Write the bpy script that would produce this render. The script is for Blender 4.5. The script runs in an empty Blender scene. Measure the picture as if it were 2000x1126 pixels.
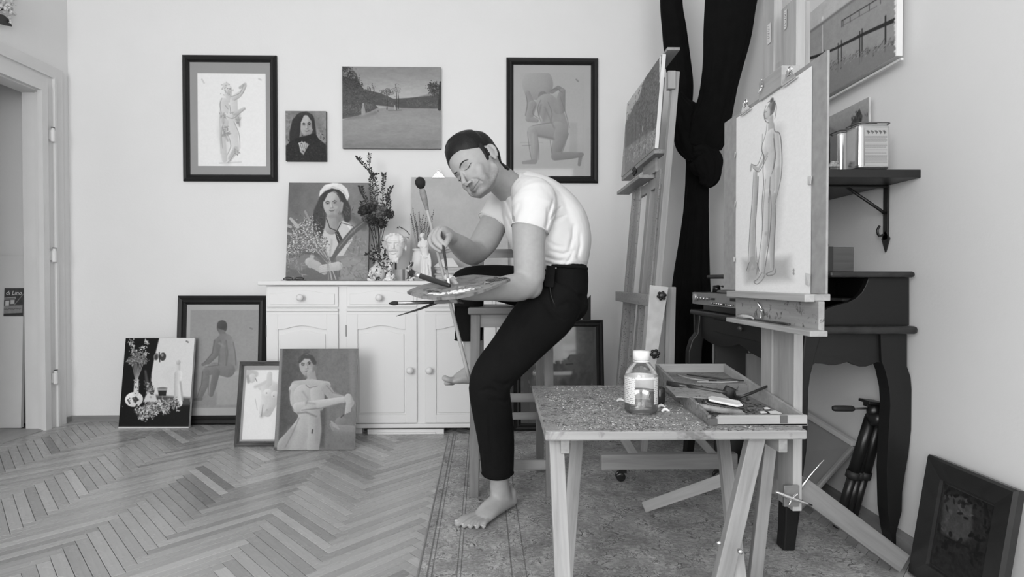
import bpy, bmesh, math, random
import numpy as np
from mathutils import Vector, Matrix, Euler, noise
from mathutils.bvhtree import BVHTree
random.seed(7); rng = np.random.RandomState(7)
S = bpy.context.scene
COL = S.collection

# ------------------------------------------------------------------ camera
F = 1070.0; CAMZ = 0.92
YAW = math.atan(20/F); PIT = math.atan(15/F)
cam_d = bpy.data.cameras.new('camera'); cam = bpy.data.objects.new('camera', cam_d)
COL.objects.link(cam); S.camera = cam
cam_d.sensor_fit = 'HORIZONTAL'; cam_d.sensor_width = 36; cam_d.lens = 36*F/2000
cam_d.clip_start = 0.05
cam.location = (0, 0, CAMZ)
CR = Euler((math.pi/2-PIT, 0, -YAW), 'XYZ').to_matrix()
cam.rotation_euler = (math.pi/2-PIT, 0, -YAW)

# ------------------------------------------------------------------ world, lights, exposure
w = bpy.data.worlds.new('world'); S.world = w; w.use_nodes = True
w.node_tree.nodes['Background'].inputs[0].default_value = (1, 1, 1, 1)
w.node_tree.nodes['Background'].inputs[1].default_value = 0.6
S.view_settings.view_transform = 'Standard'; S.view_settings.look = 'None'
S.view_settings.gamma = 1; S.view_settings.use_curve_mapping = False
S.view_settings.exposure = 0.0
def area(name, loc, rot, sx, sy, power):
    d = bpy.data.lights.new(name, 'AREA'); d.shape = 'RECTANGLE'; d.size = sx; d.size_y = sy
    d.energy = power; o = bpy.data.objects.new(name, d); COL.objects.link(o)
    o.location = loc; o.rotation_euler = rot
    return o
area('window_daylight', (-1.75, -2.05, 1.75), (math.radians(84), 0, math.radians(-12)), 1.7, 2.1, 105)
area('window_daylight', (0.55, -2.05, 1.75), (math.radians(84), 0, math.radians(4)), 1.3, 2.1, 52)

# ------------------------------------------------------------------ rays
CO = Vector((0, 0, CAMZ))
def ray(px, py): return CR @ Vector(((px-1000)/F, -(py-563)/F, -1))
def P(px, py, Y):
    d = ray(px, py); return CO + d*(Y/d.y)
def PX(px, py, X):
    d = ray(px, py); return CO + d*(X/d.x)
def PZ(px, py, Z=0.0):
    d = ray(px, py); return CO + d*((Z-CAMZ)/d.z)
def proj(p):
    v = CR.transposed() @ (Vector(p)-CO); return (1000+F*v.x/-v.z, 563-F*v.y/-v.z)
V = Vector

# ------------------------------------------------------------------ materials
def lin(v):
    v = v/255.0
    return v/12.92 if v <= .04045 else ((v+.055)/1.055)**2.4
MC = {}
def newmat(name):
    m = bpy.data.materials.new(name); m.use_nodes = True
    nt = m.node_tree; b = nt.nodes['Principled BSDF']
    return m, nt, b
def g3(v): return (v, v, v, 1)
def ramp(nt, src, stops):
    r = nt.nodes.new('ShaderNodeValToRGB'); e = r.color_ramp.elements
    while len(e) < len(stops): e.new(.5)
    for i, (p, v) in enumerate(stops): e[i].position = p; e[i].color = g3(v)
    nt.links.new(src, r.inputs[0]); return r
def coords(nt, scale, attr='g'):
    a = nt.nodes.new('ShaderNodeAttribute'); a.attribute_name = attr
    m = nt.nodes.new('ShaderNodeMapping'); m.inputs['Scale'].default_value = scale
    nt.links.new(a.outputs['Vector'], m.inputs[0]); return m.outputs[0]
def noisen(nt, vec, scale, detail=3, rough=.5, dist=0):
    n = nt.nodes.new('ShaderNodeTexNoise'); n.inputs['Scale'].default_value = scale
    n.inputs['Detail'].default_value = detail; n.inputs['Roughness'].default_value = rough
    n.inputs['Distortion'].default_value = dist
    nt.links.new(vec, n.inputs['Vector']); return n.outputs[0]
def bump(nt, b, h, s, d=.01):
    n = nt.nodes.new('ShaderNodeBump'); n.inputs['Strength'].default_value = s; n.inputs['Distance'].default_value = d
    nt.links.new(h, n.inputs['Height']); nt.links.new(n.outputs[0], b.inputs['Normal'])
def mat(name, v, rough=.6, spec=.4, var=.06, sc=6, bmp=0, bsc=60, metal=0, stretch=(1, 1, 1)):
    """plain matt or satin surface with slight cloudy variation (v: albedo)"""
    if name in MC: return MC[name]
    m, nt, b = newmat(name)
    c = coords(nt, stretch)
    n = noisen(nt, c, sc, 4)
    r = ramp(nt, n, [(.3, v*(1-var)), (.7, min(1, v*(1+var)))])
    nt.links.new(r.outputs[0], b.inputs['Base Color'])
    b.inputs['Roughness'].default_value = rough; b.inputs['Metallic'].default_value = metal
    b.inputs['Specular IOR Level'].default_value = spec
    if bmp: bump(nt, b, noisen(nt, c, bsc, 3), bmp, .004)
    MC[name] = m; return m
def wood(name, a, c, rough=.5, grain=1.0, spots=0, spotv=.05, spotsc=60, spec=.35):
    """wood: grain runs along the first component of the stored 'g' coordinate"""
    if name in MC: return MC[name]
    m, nt, b = newmat(name)
    co = coords(nt, (3*grain, 45*grain, 45*grain))
    n = noisen(nt, co, 1.0, 5, .6, .6)
    co2 = coords(nt, (1.2, 6, 6)); n2 = noisen(nt, co2, 1.5, 2)
    mx = nt.nodes.new('ShaderNodeMath'); mx.operation = 'ADD'
    nt.links.new(n, mx.inputs[0]); nt.links.new(n2, mx.inputs[1])
    hf = nt.nodes.new('ShaderNodeMath'); hf.operation = 'MULTIPLY'; hf.inputs[1].default_value = .5
    nt.links.new(mx.outputs[0], hf.inputs[0])
    r = ramp(nt, hf.outputs[0], [(.36, a), (.62, c)])
    out = r.outputs[0]
    if spots:
        s = noisen(nt, coords(nt, (1, 1, 1)), spotsc, 5, .7, .5)
        rr = ramp(nt, s, [(.58-.1*spots, 0), (.66-.1*spots, 1)])
        mm = nt.nodes.new('ShaderNodeMixRGB'); nt.links.new(rr.outputs[0], mm.inputs[0])
        nt.links.new(out, mm.inputs[1]); mm.inputs[2].default_value = g3(spotv); out = mm.outputs[0]
    nt.links.new(out, b.inputs['Base Color'])
    b.inputs['Roughness'].default_value = rough; b.inputs['Specular IOR Level'].default_value = spec
    bump(nt, b, n, .15, .002)
    MC[name] = m; return m
def artmat():
    if 'art' in MC: return MC['art']
    m, nt, b = newmat('painted_surface')
    a = nt.nodes.new('ShaderNodeAttribute'); a.attribute_name = 'Col'
    nt.links.new(a.outputs['Color'], b.inputs['Base Color'])
    b.inputs['Roughness'].default_value = .55; b.inputs['Specular IOR Level'].default_value = .25
    MC['art'] = m; return m
def glassmat():
    if 'glass' in MC: return MC['glass']
    m, nt, b = newmat('picture_glass')
    t = nt.nodes.new('ShaderNodeBsdfTransparent'); gl = nt.nodes.new('ShaderNodeBsdfGlossy')
    gl.inputs['Roughness'].default_value = .04
    fr = nt.nodes.new('ShaderNodeFresnel'); fr.inputs[0].default_value = 1.45
    mx = nt.nodes.new('ShaderNodeMixShader')
    nt.links.new(fr.outputs[0], mx.inputs[0]); nt.links.new(t.outputs[0], mx.inputs[1]); nt.links.new(gl.outputs[0], mx.inputs[2])
    nt.links.new(mx.outputs[0], nt.nodes['Material Output'].inputs[0])
    MC['glass'] = m; return m

# ------------------------------------------------------------------ mesh builder
def catmull(pts, rad, sub):
    n = len(pts); op = []; orr = []
    for i in range(n-1):
        p0, p1, p2, p3 = pts[max(i-1, 0)], pts[i], pts[i+1], pts[min(i+2, n-1)]
        r0, r1, r2, r3 = rad[max(i-1, 0)], rad[i], rad[i+1], rad[min(i+2, n-1)]
        for k in range(sub):
            t = k/sub
            f = lambda a, b, c, d: .5*((2*b)+(c-a)*t+(2*a-5*b+4*c-d)*t*t+(3*b-a-3*c+d)*t**3)
            op.append(V([f(p0[j], p1[j], p2[j], p3[j]) for j in range(3)]))
            orr.append(tuple(max(1e-4, f(r0[j], r1[j], r2[j], r3[j])) for j in range(2)))
    op.append(V(pts[-1])); orr.append(tuple(rad[-1])); return op, orr
class MB:
    def __init__(s): s.v = []; s.f = []; s.g = []; s.c = []; s.cur = 1.0; s.mi = []; s.m = 0
    def add(s, vs, fs, gs=None):
        o = len(s.v); vs = [V(p) for p in vs]; s.v += vs
        s.g += [V(q) for q in gs] if gs else vs
        s.c += [s.cur]*len(vs)
        s.f += [tuple(i+o for i in f) for f in fs]; s.mi += [s.m]*len(fs); return s
    def box(s, lo, hi, rot=None, about=None):
        lo = V(lo); hi = V(hi)
        vs = [V((x, y, z)) for z in (lo.z, hi.z) for y in (lo.y, hi.y) for x in (lo.x, hi.x)]
        L = [hi.x-lo.x, hi.y-lo.y, hi.z-lo.z]; ax = L.index(max(L)); o = random.random()*5
        gs = [V((p[ax]+o, p[(ax+1) % 3], p[(ax+2) % 3]+o)) for p in vs]
        if rot is not None:
            c = V(about) if about is not None else (lo+hi)/2
            vs = [c+rot @ (p-c) for p in vs]
        return s.add(vs, [(0, 2, 3, 1), (4, 5, 7, 6), (0, 1, 5, 4), (2, 6, 7, 3), (0, 4, 6, 2), (1, 3, 7, 5)], gs)
    def beam(s, a, b, wd, th, up=(0, 0, 1), tap=1.0):
        """bar from a to b; wd is its size along side = dir x up, th along up"""
        a = V(a); b = V(b); d = (b-a); L = d.length; d.normalize(); up = V(up)
        side = d.cross(up)
        if side.length < 1e-4: side = d.cross(V((1, 0, 0)))
        side.normalize(); u = side.cross(d).normalized(); o = random.random()*7
        vs = []; gs = []
        for (q, t, k) in ((a, 0, 1), (b, L, tap)):
            for (i, j) in ((-1, -1), (1, -1), (1, 1), (-1, 1)):
                vs.append(q+side*(i*wd*k/2)+u*(j*th*k/2)); gs.append(V((t+o, i*wd/2+o, j*th/2)))
        return s.add(vs, [(3, 2, 1, 0), (4, 5, 6, 7), (0, 1, 5, 4), (1, 2, 6, 5), (2, 3, 7, 6), (3, 0, 4, 7)], gs)
    def tube(s, pts, rad, n=12, sub=1, depth=(0, 1, 0), cap=True):
        pts = [V(p) for p in pts]; rad = [(r, r) if not isinstance(r, (tuple, list)) else tuple(r) for r in (rad if isinstance(rad, (list, tuple)) else [rad]*len(pts))]
        if sub > 1: pts, rad = catmull(pts, rad, sub)
        vs = []; gs = []; D = V(depth); acc = 0; o = random.random()*5
        for i, p in enumerate(pts):
            t = (pts[min(i+1, len(pts)-1)]-pts[max(i-1, 0)]).normalized()
            b = D-t*D.dot(t)
            if b.length < .05: b = V((1, .1, 0)); b = b-t*b.dot(t)
            b.normalize(); a = t.cross(b)
            if i: acc += (p-pts[i-1]).length
            for k in range(n):
                an = 2*math.pi*k/n
                vs.append(p+a*(math.cos(an)*rad[i][0])+b*(math.sin(an)*rad[i][1]))
                gs.append(V((acc+o, math.cos(an)*rad[i][0], math.sin(an)*rad[i][1])))
        m = len(pts); fs = []
        for i in range(m-1):
            for k in range(n):
                fs.append((i*n+k, i*n+(k+1) % n, (i+1)*n+(k+1) % n, (i+1)*n+k))
        if cap: fs.append(tuple(reversed(range(n)))); fs.append(tuple(range((m-1)*n, m*n)))
        return s.add(vs, fs, gs)
    def ell(s, c, r, rot=None, nu=16, nv=10):
        c = V(c); r = (r, r, r) if not isinstance(r, (tuple, list)) else r; vs = []; fs = []
        for j in range(nv+1):
            th = math.pi*j/nv
            for i in range(nu):
                ph = 2*math.pi*i/nu
                q = V((r[0]*math.sin(th)*math.cos(ph), r[1]*math.sin(th)*math.sin(ph), r[2]*math.cos(th)))
                vs.append(c+(rot @ q if rot is not None else q))
        for j in range(nv):
            for i in range(nu):
                a, b, cc, d = j*nu+i, j*nu+(i+1) % nu, (j+1)*nu+(i+1) % nu, (j+1)*nu+i
                if j == 0: fs.append((a, d, cc))
                elif j == nv-1: fs.append((a, d, b))
                else: fs.append((a, d, cc, b))
        return s.add(vs, fs)
    def limb(s, pts, rad, n=14, sub=3, depth=(0, 1, 0)):
        s.tube(pts, rad, n, sub, depth)
        for p, r in ((pts[0], rad[0]), (pts[-1], rad[-1])):
            rr = min(r) if isinstance(r, (tuple, list)) else r
            s.ell(p, rr*.98, None, 12, 8)
        return s
    def lathe(s, c, prof, n=24, rot=None, a0=0, a1=2*math.pi):
        c = V(c); vs = []; fs = []; full = abs(a1-a0-2*math.pi) < 1e-5; k = n if full else n+1
        for (r, z) in prof:
            for i in range(k):
                a = a0+(a1-a0)*i/n; q = V((r*math.cos(a), r*math.sin(a), z))
                vs.append(c+(rot @ q if rot is not None else q))
        for j in range(len(prof)-1):
            for i in range(n):
                i2 = (i+1) % n if full else i+1
                fs.append((j*k+i, j*k+i2, (j+1)*k+i2, (j+1)*k+i))
        return s.add(vs, fs)
    def prism(s, poly, ext):
        """poly: list of 3D points, ext: extrusion vector"""
        poly = [V(p) for p in poly]; n = len(poly); ext = V(ext)
        vs = poly+[p+ext for p in poly]
        fs = [tuple(reversed(range(n))), tuple(range(n, 2*n))]+[(i, (i+1) % n, n+(i+1) % n, n+i) for i in range(n)]
        return s.add(vs, fs)
    def quad(s, a, b, c, d): return s.add([a, b, c, d], [(0, 1, 2, 3)])

ORG = {}
def mesh_obj(name, mb, m, parent=None, smooth=False, bev=0, org=None, fixn=True):
    me = bpy.data.meshes.new(name)
    if parent is not None: o0 = ORG[parent.name]
    elif org is not None: o0 = V(org)
    else:
        zs = min(p.z for p in mb.v); o0 = V((sum(p.x for p in mb.v)/len(mb.v), sum(p.y for p in mb.v)/len(mb.v), zs))
    me.from_pydata([tuple(p-o0) for p in mb.v], [], mb.f)
    a = me.attributes.new('g', 'FLOAT_VECTOR', 'POINT')
    a.data.foreach_set('vector', np.array([tuple(q) for q in mb.g], dtype=np.float32).ravel())
    if len(set(mb.c)) > 1 or mb.cur != 1.0:
        ca = me.attributes.new('Col', 'FLOAT_COLOR', 'POINT')
        arr = np.ones((len(mb.v), 4), np.float32); arr[:, :3] = np.array(mb.c, dtype=np.float32)[:, None]
        ca.data.foreach_set('color', arr.ravel())
    ms = m if isinstance(m, (list, tuple)) else [m]
    for q in ms: me.materials.append(q)
    if len(ms) > 1: me.polygons.foreach_set('material_index', mb.mi)
    if fixn:
        bm = bmesh.new(); bm.from_mesh(me); bmesh.ops.recalc_face_normals(bm, faces=bm.faces); bm.to_mesh(me); bm.free()
    if smooth: me.polygons.foreach_set('use_smooth', [True]*len(me.polygons))
    me.update()
    o = bpy.data.objects.new(name, me); COL.objects.link(o)
    ORG[o.name] = o0
    if parent is not None: o.parent = parent
    else: o.location = o0
    if bev:
        b = o.modifiers.new('bevel', 'BEVEL'); b.width = bev; b.segments = 2; b.limit_method = 'ANGLE'; b.angle_limit = .6
    return o
def tag(o, label=None, cat=None, group=None, kind=None):
    if label: o['label'] = label
    if cat: o['category'] = cat
    if group: o['group'] = group
    if kind: o['kind'] = kind
    return o
def thing(name, label, cat, loc, group=None):
    o = bpy.data.objects.new(name, None); COL.objects.link(o); o.empty_display_size = .05
    o.location = loc; ORG[o.name] = V(loc); return tag(o, label, cat, group)
def struct(name, mb, m, parent=None, bev=0, smooth=False):
    o = mesh_obj(name, mb, m, parent, smooth, bev)
    if parent is None: o['kind'] = 'structure'
    return o
def shade_smooth_angle(o, ang=40):
    me = o.data; me.polygons.foreach_set('use_smooth', [True]*len(me.polygons))
    try: me.set_sharp_from_angle(angle=math.radians(ang))
    except Exception: pass
    return o
def remesh(mb, voxel, smooth=2, fac=.5):
    me = bpy.data.meshes.new('tmp'); me.from_pydata([tuple(p) for p in mb.v], [], mb.f)
    bm = bmesh.new(); bm.from_mesh(me); bmesh.ops.recalc_face_normals(bm, faces=bm.faces); bm.to_mesh(me); bm.free()
    o = bpy.data.objects.new('tmp', me); COL.objects.link(o)
    r = o.modifiers.new('r', 'REMESH'); r.mode = 'VOXEL'; r.voxel_size = voxel; r.adaptivity = 0
    if smooth:
        q = o.modifiers.new('s', 'SMOOTH'); q.factor = fac; q.iterations = smooth
    dg = bpy.context.evaluated_depsgraph_get(); ev = o.evaluated_get(dg)
    m2 = bpy.data.meshes.new_from_object(ev)
    n = len(m2.vertices); co = np.empty(n*3, np.float32); m2.vertices.foreach_get('co', co)
    fs = [tuple(p.vertices) for p in m2.polygons]
    bpy.data.objects.remove(o); bpy.data.meshes.remove(m2); bpy.data.meshes.remove(me)
    return co.reshape(-1, 3).astype(float), fs
def np_obj(name, co, fs, m, parent=None, col=None, smooth=True, org=None):
    mb = MB(); mb.v = [V(p) for p in co]; mb.f = fs; mb.g = mb.v; mb.c = [1.0]*len(co) if col is None else list(col)
    if col is not None: mb.cur = .5
    return mesh_obj(name, mb, m, parent, smooth, org=org, fixn=False)
def vnoise(co, sc, seed=0):
    return np.array([noise.noise(V((p[0]*sc[0]+seed, p[1]*sc[1], p[2]*sc[2]))) for p in co])

# ------------------------------------------------------------------ flat pictures
def sstep(x): x = np.clip(x, 0, 1); return x*x*(3-2*x)
class Pic:
    """a rectangle in the world: origin at its top left corner, u to the right, w down, n to the viewer.
       Painted in the photograph's pixel coordinates, stored as colours on a fine grid of its own surface."""
    def __init__(s, TL, u, w, W, H, base=200, k=1.07, dens=1.0, soft=.8):
        s.TL = V(TL); s.u = V(u).normalized(); s.w = V(w).normalized(); s.W = W; s.H = H
        s.n = s.w.cross(s.u).normalized()
        if s.n.dot(CO-s.TL) < 0: s.n = -s.n
        s.k = k; D = (s.TL+s.u*W/2+s.w*H/2).y; s.sc = D/F; s.soft = soft
        s.nx = max(8, int(W/s.sc*dens)); s.ny = max(8, int(H/s.sc*dens))
        a, b = np.meshgrid(np.linspace(0, W, s.nx+1), np.linspace(0, H, s.ny+1)); s.a = a; s.b = b
        s.c = np.full(a.shape, float(base)); s.asp = 1.0; s.a0 = s.a
    def stretch(s, k): s.asp = k; s.a = s.a0/k; return s
    def at(s, a, b, d=0): return s.TL+s.u*a+s.w*b+s.n*d
    def tf(s, px, py):
        d = ray(px, py); t = (s.TL-CO).dot(s.n)/d.dot(s.n); q = CO+d*t-s.TL
        return q.dot(s.u)/s.asp, q.dot(s.w)
    def _p(s, m, v, al=1.0): s.c = s.c*(1-m*al)+v*m*al
    def cap(s, pts, rs, v, sh=0, soft=None, al=1.0, L=(-.7, -.7)):
        soft = (s.soft if soft is None else soft)*s.sc
        q = [s.tf(*p) for p in pts]; rs = [r*s.sc for r in (rs if isinstance(rs, (list, tuple)) else [rs]*len(pts))]
        best = np.full(s.a.shape, 1e9); shd = np.zeros(s.a.shape)
        for i in range(max(1, len(q)-1)):
            (ax, ay), (bx, by) = q[i], q[min(i+1, len(q)-1)]; r0, r1 = rs[i], rs[min(i+1, len(q)-1)]
            dx, dy = bx-ax, by-ay; l2 = dx*dx+dy*dy+1e-12
            t = np.clip(((s.a-ax)*dx+(s.b-ay)*dy)/l2, 0, 1)
            ox = s.a-(ax+t*dx); oy = s.b-(ay+t*dy); r = r0+(r1-r0)*t
            d = np.hypot(ox, oy)-r; m = d < best
            best = np.where(m, d, best); shd = np.where(m, (ox*L[0]+oy*L[1])/np.maximum(r, 1e-6), shd)
        s._p(sstep(.5-best/(2*soft+1e-9)), v+sh*np.clip(shd, -1, 1), al); return s
    def ell(s, cx, cy, rx, ry, v, ang=0, sh=0, soft=None, al=1.0, L=(-.7, -.7)):
        soft = (s.soft if soft is None else soft)*s.sc
        x0, y0 = s.tf(cx, cy); rx *= s.sc; ry *= s.sc; c, n = math.cos(math.radians(ang)), math.sin(math.radians(ang))
        R = max(rx, ry)*(1+soft/min(rx, ry))+2*soft; da = s.a[0, 1]-s.a[0, 0]; db = s.b[1, 0]-s.b[0, 0]; ny, nx = s.a.shape
        i0, i1 = max(0, int((x0-R)/da)), min(nx, int((x0+R)/da)+2); j0, j1 = max(0, int((y0-R)/db)), min(ny, int((y0+R)/db)+2)
        if i1 <= i0 or j1 <= j0: return s
        A = s.a[j0:j1, i0:i1]; B = s.b[j0:j1, i0:i1]
        X = ((A-x0)*c+(B-y0)*n)/rx; Y = (-(A-x0)*n+(B-y0)*c)/ry
        r = np.hypot(X, Y); d = (r-1)*min(rx, ry)
        m = sstep(.5-d/(2*soft))*al; v = v+sh*np.clip(((A-x0)/rx*L[0]+(B-y0)/ry*L[1]), -1, 1)
        s.c[j0:j1, i0:i1] = s.c[j0:j1, i0:i1]*(1-m)+v*m; return s
    def poly(s, pts, v, soft=None, al=1.0):
        soft = (s.soft if soft is None else soft)*s.sc
        q = [s.tf(*p) for p in pts]; n = len(q); best = np.full(s.a.shape, 1e9); ins = np.zeros(s.a.shape, bool)
        for i in range(n):
            (ax, ay), (bx, by) = q[i], q[(i+1) % n]; dx, dy = bx-ax, by-ay
            t = np.clip(((s.a-ax)*dx+(s.b-ay)*dy)/(dx*dx+dy*dy+1e-12), 0, 1)
            best = np.minimum(best, np.hypot(s.a-ax-t*dx, s.b-ay-t*dy))
            cnd = ((ay > s.b) != (by > s.b))
            ins ^= cnd & (s.a < (bx-ax)*(s.b-ay)/(by-ay+1e-12)+ax)
        d = np.where(ins, -best, best)
        s._p(sstep(.5-d/(2*soft+1e-9)), v, al); return s
    def line(s, pts, r, v, **kw):
        q, _ = catmull([V((x, y, 0)) for x, y in pts], [(1, 1)]*len(pts), 5); n = len(q)
        return s.cap([(p.x, p.y) for p in q], [r*(.45+.55*math.sin(math.pi*(i+.5)/n)) for i in range(n)], v, **kw)
    def grad(s, x0, y0, v0, x1, y1, v1, al=1.0):
        (ax, ay), (bx, by) = s.tf(x0, y0), s.tf(x1, y1); dx, dy = bx-ax, by-ay
        t = sstep(((s.a-ax)*dx+(s.b-ay)*dy)/(dx*dx+dy*dy)); s._p(1.0, v0+(v1-v0)*t, al); return s
    def nz(s, amp, cell, sx=1, sy=1):
        def layer(c):
            gx = s.a/s.sc/(c*sx)+rng.rand()*9; gy = s.b/s.sc/(c*sy)+rng.rand()*9
            T = rng.rand(512)*2-1
            ix = np.floor(gx).astype(int); iy = np.floor(gy).astype(int); fx = sstep(gx-ix); fy = sstep(gy-iy)
            h = lambda i, j: T[(i*73+j*179+((i*j) % 7)*31) % 512]
            return (h(ix, iy)*(1-fx)+h(ix+1, iy)*fx)*(1-fy)+(h(ix, iy+1)*(1-fx)+h(ix+1, iy+1)*fx)*fy
        s.c = s.c+amp*(layer(cell)+.5*layer(cell/2.1)); return s
    def dabs(s, pts, n, r, vs, seed=0, spread=6, soft=.7, elong=1.8):
        rr = random.Random(seed)
        for i in range(n):
            x, y = rr.choice(pts); x += rr.gauss(0, spread); y += rr.gauss(0, spread); a = rr.random()*180
            s.ell(x, y, r*elong*rr.uniform(.6, 1.2), r*rr.uniform(.6, 1.2), rr.choice(vs), ang=a, soft=soft)
        return s
    def face(s, cx, cy, rx, ry, ang=0, v=165, dk=50, turn=0.0, hair=None, smile=1):
        """painted head: ang degrees tilt, turn -1..1 shifts the features sideways"""
        ca, sa = math.cos(math.radians(ang)), math.sin(math.radians(ang)); k = ry/20.0
        def q(x, y): x = x+turn*.28*(1-abs(x)*.3); return (cx+(x*rx)*ca-(y*ry)*sa, cy+(x*rx)*sa+(y*ry)*ca)
        s.ell(*q(-turn*.28, 0), rx, ry, v, ang=ang, sh=16, soft=.8)
        s.ell(*q(.62-turn*.9, .15), rx*.42, ry*.75, v-34, ang=ang, soft=3*k, al=.55); s.ell(*q(-.1, -.55), rx*.55, ry*.3, v+18, ang=ang, soft=3*k, al=.6)
        s.ell(*q(0, .97), rx*.5, ry*.16, v-40, ang=ang, soft=2*k, al=.6)
        for e in (-1, 1):
            s.ell(*q(e*.42, -.12), rx*.26, ry*.11, v-36, ang=ang, soft=1.6*k, al=.7)
            s.cap([q(e*.42-.24, -.20), q(e*.42, -.27), q(e*.42+.22, -.19)], [.5*k, .9*k, .4*k], dk, soft=.5)
            s.cap([q(e*.42-.18, -.08), q(e*.42, -.12), q(e*.42+.18, -.07)], [.35*k, .6*k, .35*k], dk-10, soft=.4); s.ell(*q(e*.42, -.07), .9*k, .9*k, dk-15, soft=.4)
            s.ell(*q(e*.5, .30), rx*.2, ry*.13, v+14, soft=2*k, al=.5)
        s.cap([q(.07, -.1), q(.12, .12), q(.14, .25)], [.6*k, .8*k, 1.1*k], v-34, soft=1.2*k, al=.7); s.cap([q(-.05, -.1), q(-.04, .22)], [.8*k, 1.2*k], v+22, soft=1*k, al=.7)
        s.cap([q(-.16, .31), q(.16, .31)], .55*k, v-66, soft=.6*k, al=.8)
        s.cap([q(-.30, .50), q(-.12, .50+.05*smile), q(.12, .50+.05*smile), q(.32, .48)], [.4*k, .8*k, .8*k, .4*k], v-84, soft=.5*k); s.cap([q(-.16, .60), q(.16, .60)], .9*k, v-28, soft=.8*k, al=.7); s.cap([q(-.15, .72), q(.15, .72)], .5*k, v-36, soft=1*k, al=.6)
        return s
    def build(s, name, parent, d=.0, th=0.0):
        nx, ny = s.nx+1, s.ny+1
        co = np.array(s.TL)[None, None]+s.a0[..., None]*np.array(s.u)+s.b[..., None]*np.array(s.w)+np.array(s.n)*d
        co = co.reshape(-1, 3)
        sv = np.clip(s.c, 3, 255)/255.; al = np.where(sv <= .04045, sv/12.92, ((sv+.055)/1.055)**2.4)*s.k
        al = np.clip(al, .004, .93).ravel()
        idx = np.arange(nx*ny).reshape(ny, nx)
        q = np.stack([idx[:-1, :-1], idx[1:, :-1], idx[1:, 1:], idx[:-1, 1:]], -1).reshape(-1, 4)
        me = bpy.data.meshes.new(name); o0 = ORG[parent.name]
        N = len(co); M = len(q)
        me.vertices.add(N); me.vertices.foreach_set('co', (co-np.array(o0)).astype(np.float32).ravel())
        me.loops.add(M*4); me.loops.foreach_set('vertex_index', q.ravel().astype(np.int32))
        me.polygons.add(M); me.polygons.foreach_set('loop_start', np.arange(0, M*4, 4, dtype=np.int32))
        me.update(calc_edges=True)
        # face normal towards the viewer
        if me.polygons[0].normal.dot(s.n) < 0: me.flip_normals()
        ca = me.attributes.new('Col', 'FLOAT_COLOR', 'POINT'); arr = np.ones((N, 4), np.float32); arr[:, :3] = al[:, None]
        ca.data.foreach_set('color', arr.ravel()); me.materials.append(artmat())
        o = bpy.data.objects.new(name, me); COL.objects.link(o); o.parent = parent; ORG[o.name] = o0
        return o
    def slab(s, mb, a0, b0, a1, b1, d0, d1):
        """a board between local rectangles, from depth d0 to d1"""
        c = [(a0, b0), (a1, b0), (a1, b1), (a0, b1)]
        vs = [s.at(a, b, d0) for a, b in c]+[s.at(a, b, d1) for a, b in c]
        gs = [V((a, b, d0)) for a, b in c]+[V((a, b, d1)) for a, b in c]
        mb.add(vs, [(0, 1, 2, 3), (7, 6, 5, 4), (0, 4, 5, 1), (1, 5, 6, 2), (2, 6, 7, 3), (3, 7, 4, 0)], gs); return mb
    def ring(s, mb, a0, b0, a1, b1, wd, prof):
        """mitred frame moulding around the outer rectangle; prof = [(inset fraction, depth)]"""
        P4 = []
        for (fr, d) in prof:
            e = wd*fr
            P4.append([s.at(a0+e, b0+e, d), s.at(a1-e, b0+e, d), s.at(a1-e, b1-e, d), s.at(a0+e, b1-e, d)])
        k = len(prof)
        for i in range(k):
            A = P4[i]; B = P4[(i+1) % k]
            for j in range(4):
                mb.add([A[j], A[(j+1) % 4], B[(j+1) % 4], B[j]], [(0, 1, 2, 3)],
                       [V((0, i*.01, 0)), V((1, i*.01, 0)), V((1, i*.01+.01, 0)), V((0, i*.01+.01, 0))])
        return mb
def pic_wall(x0, y0, x1, y1, Y, **kw):
    TL = P(x0, y0, Y); BR = P(x1, y1, Y)
    return Pic(TL, (1, 0, 0), (0, 0, -1), BR.x-TL.x, TL.z-BR.z, **kw)
def sub_pic(p, a0, b0, a1, b1, **kw):
    q = Pic(p.at(a0, b0), p.u, p.w, a1-a0, b1-b0, **kw); q.n = p.n; return q
def lean_pic(BLpx, BRpx, TLpx, Yb, ztop_px=None, Yt=None, **kw):
    """picture standing on the floor/top, leaning back: bottom edge at depth Yb, top at depth Yt"""
    BL = P(BLpx[0], BLpx[1], Yb); BR = P(BRpx[0], BRpx[1], Yb); BR.z = BL.z
    TL = P(TLpx[0], TLpx[1], Yt)
    u = (BR-BL).normalized(); w0 = TL-BL; w0 = w0-u*w0.dot(u)
    return Pic(BL+w0, u, -w0, (BR-BL).length, w0.length, **kw)
# ================================================================== THE ROOM
XL, XR, YB, YF, ZC = -2.832, 1.388, 3.65, -2.2, 3.15
M_wall = mat('wall_plaster', .80, .75, .25, .012, 3, .10, 90)
M_trim = mat('white_trim_paint', .70, .42, .4, .03, 5, .05, 30)
M_base = wood('baseboard_wood', .20, .27, .5)
M_floorbase = mat('subfloor', .10, .8)
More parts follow.
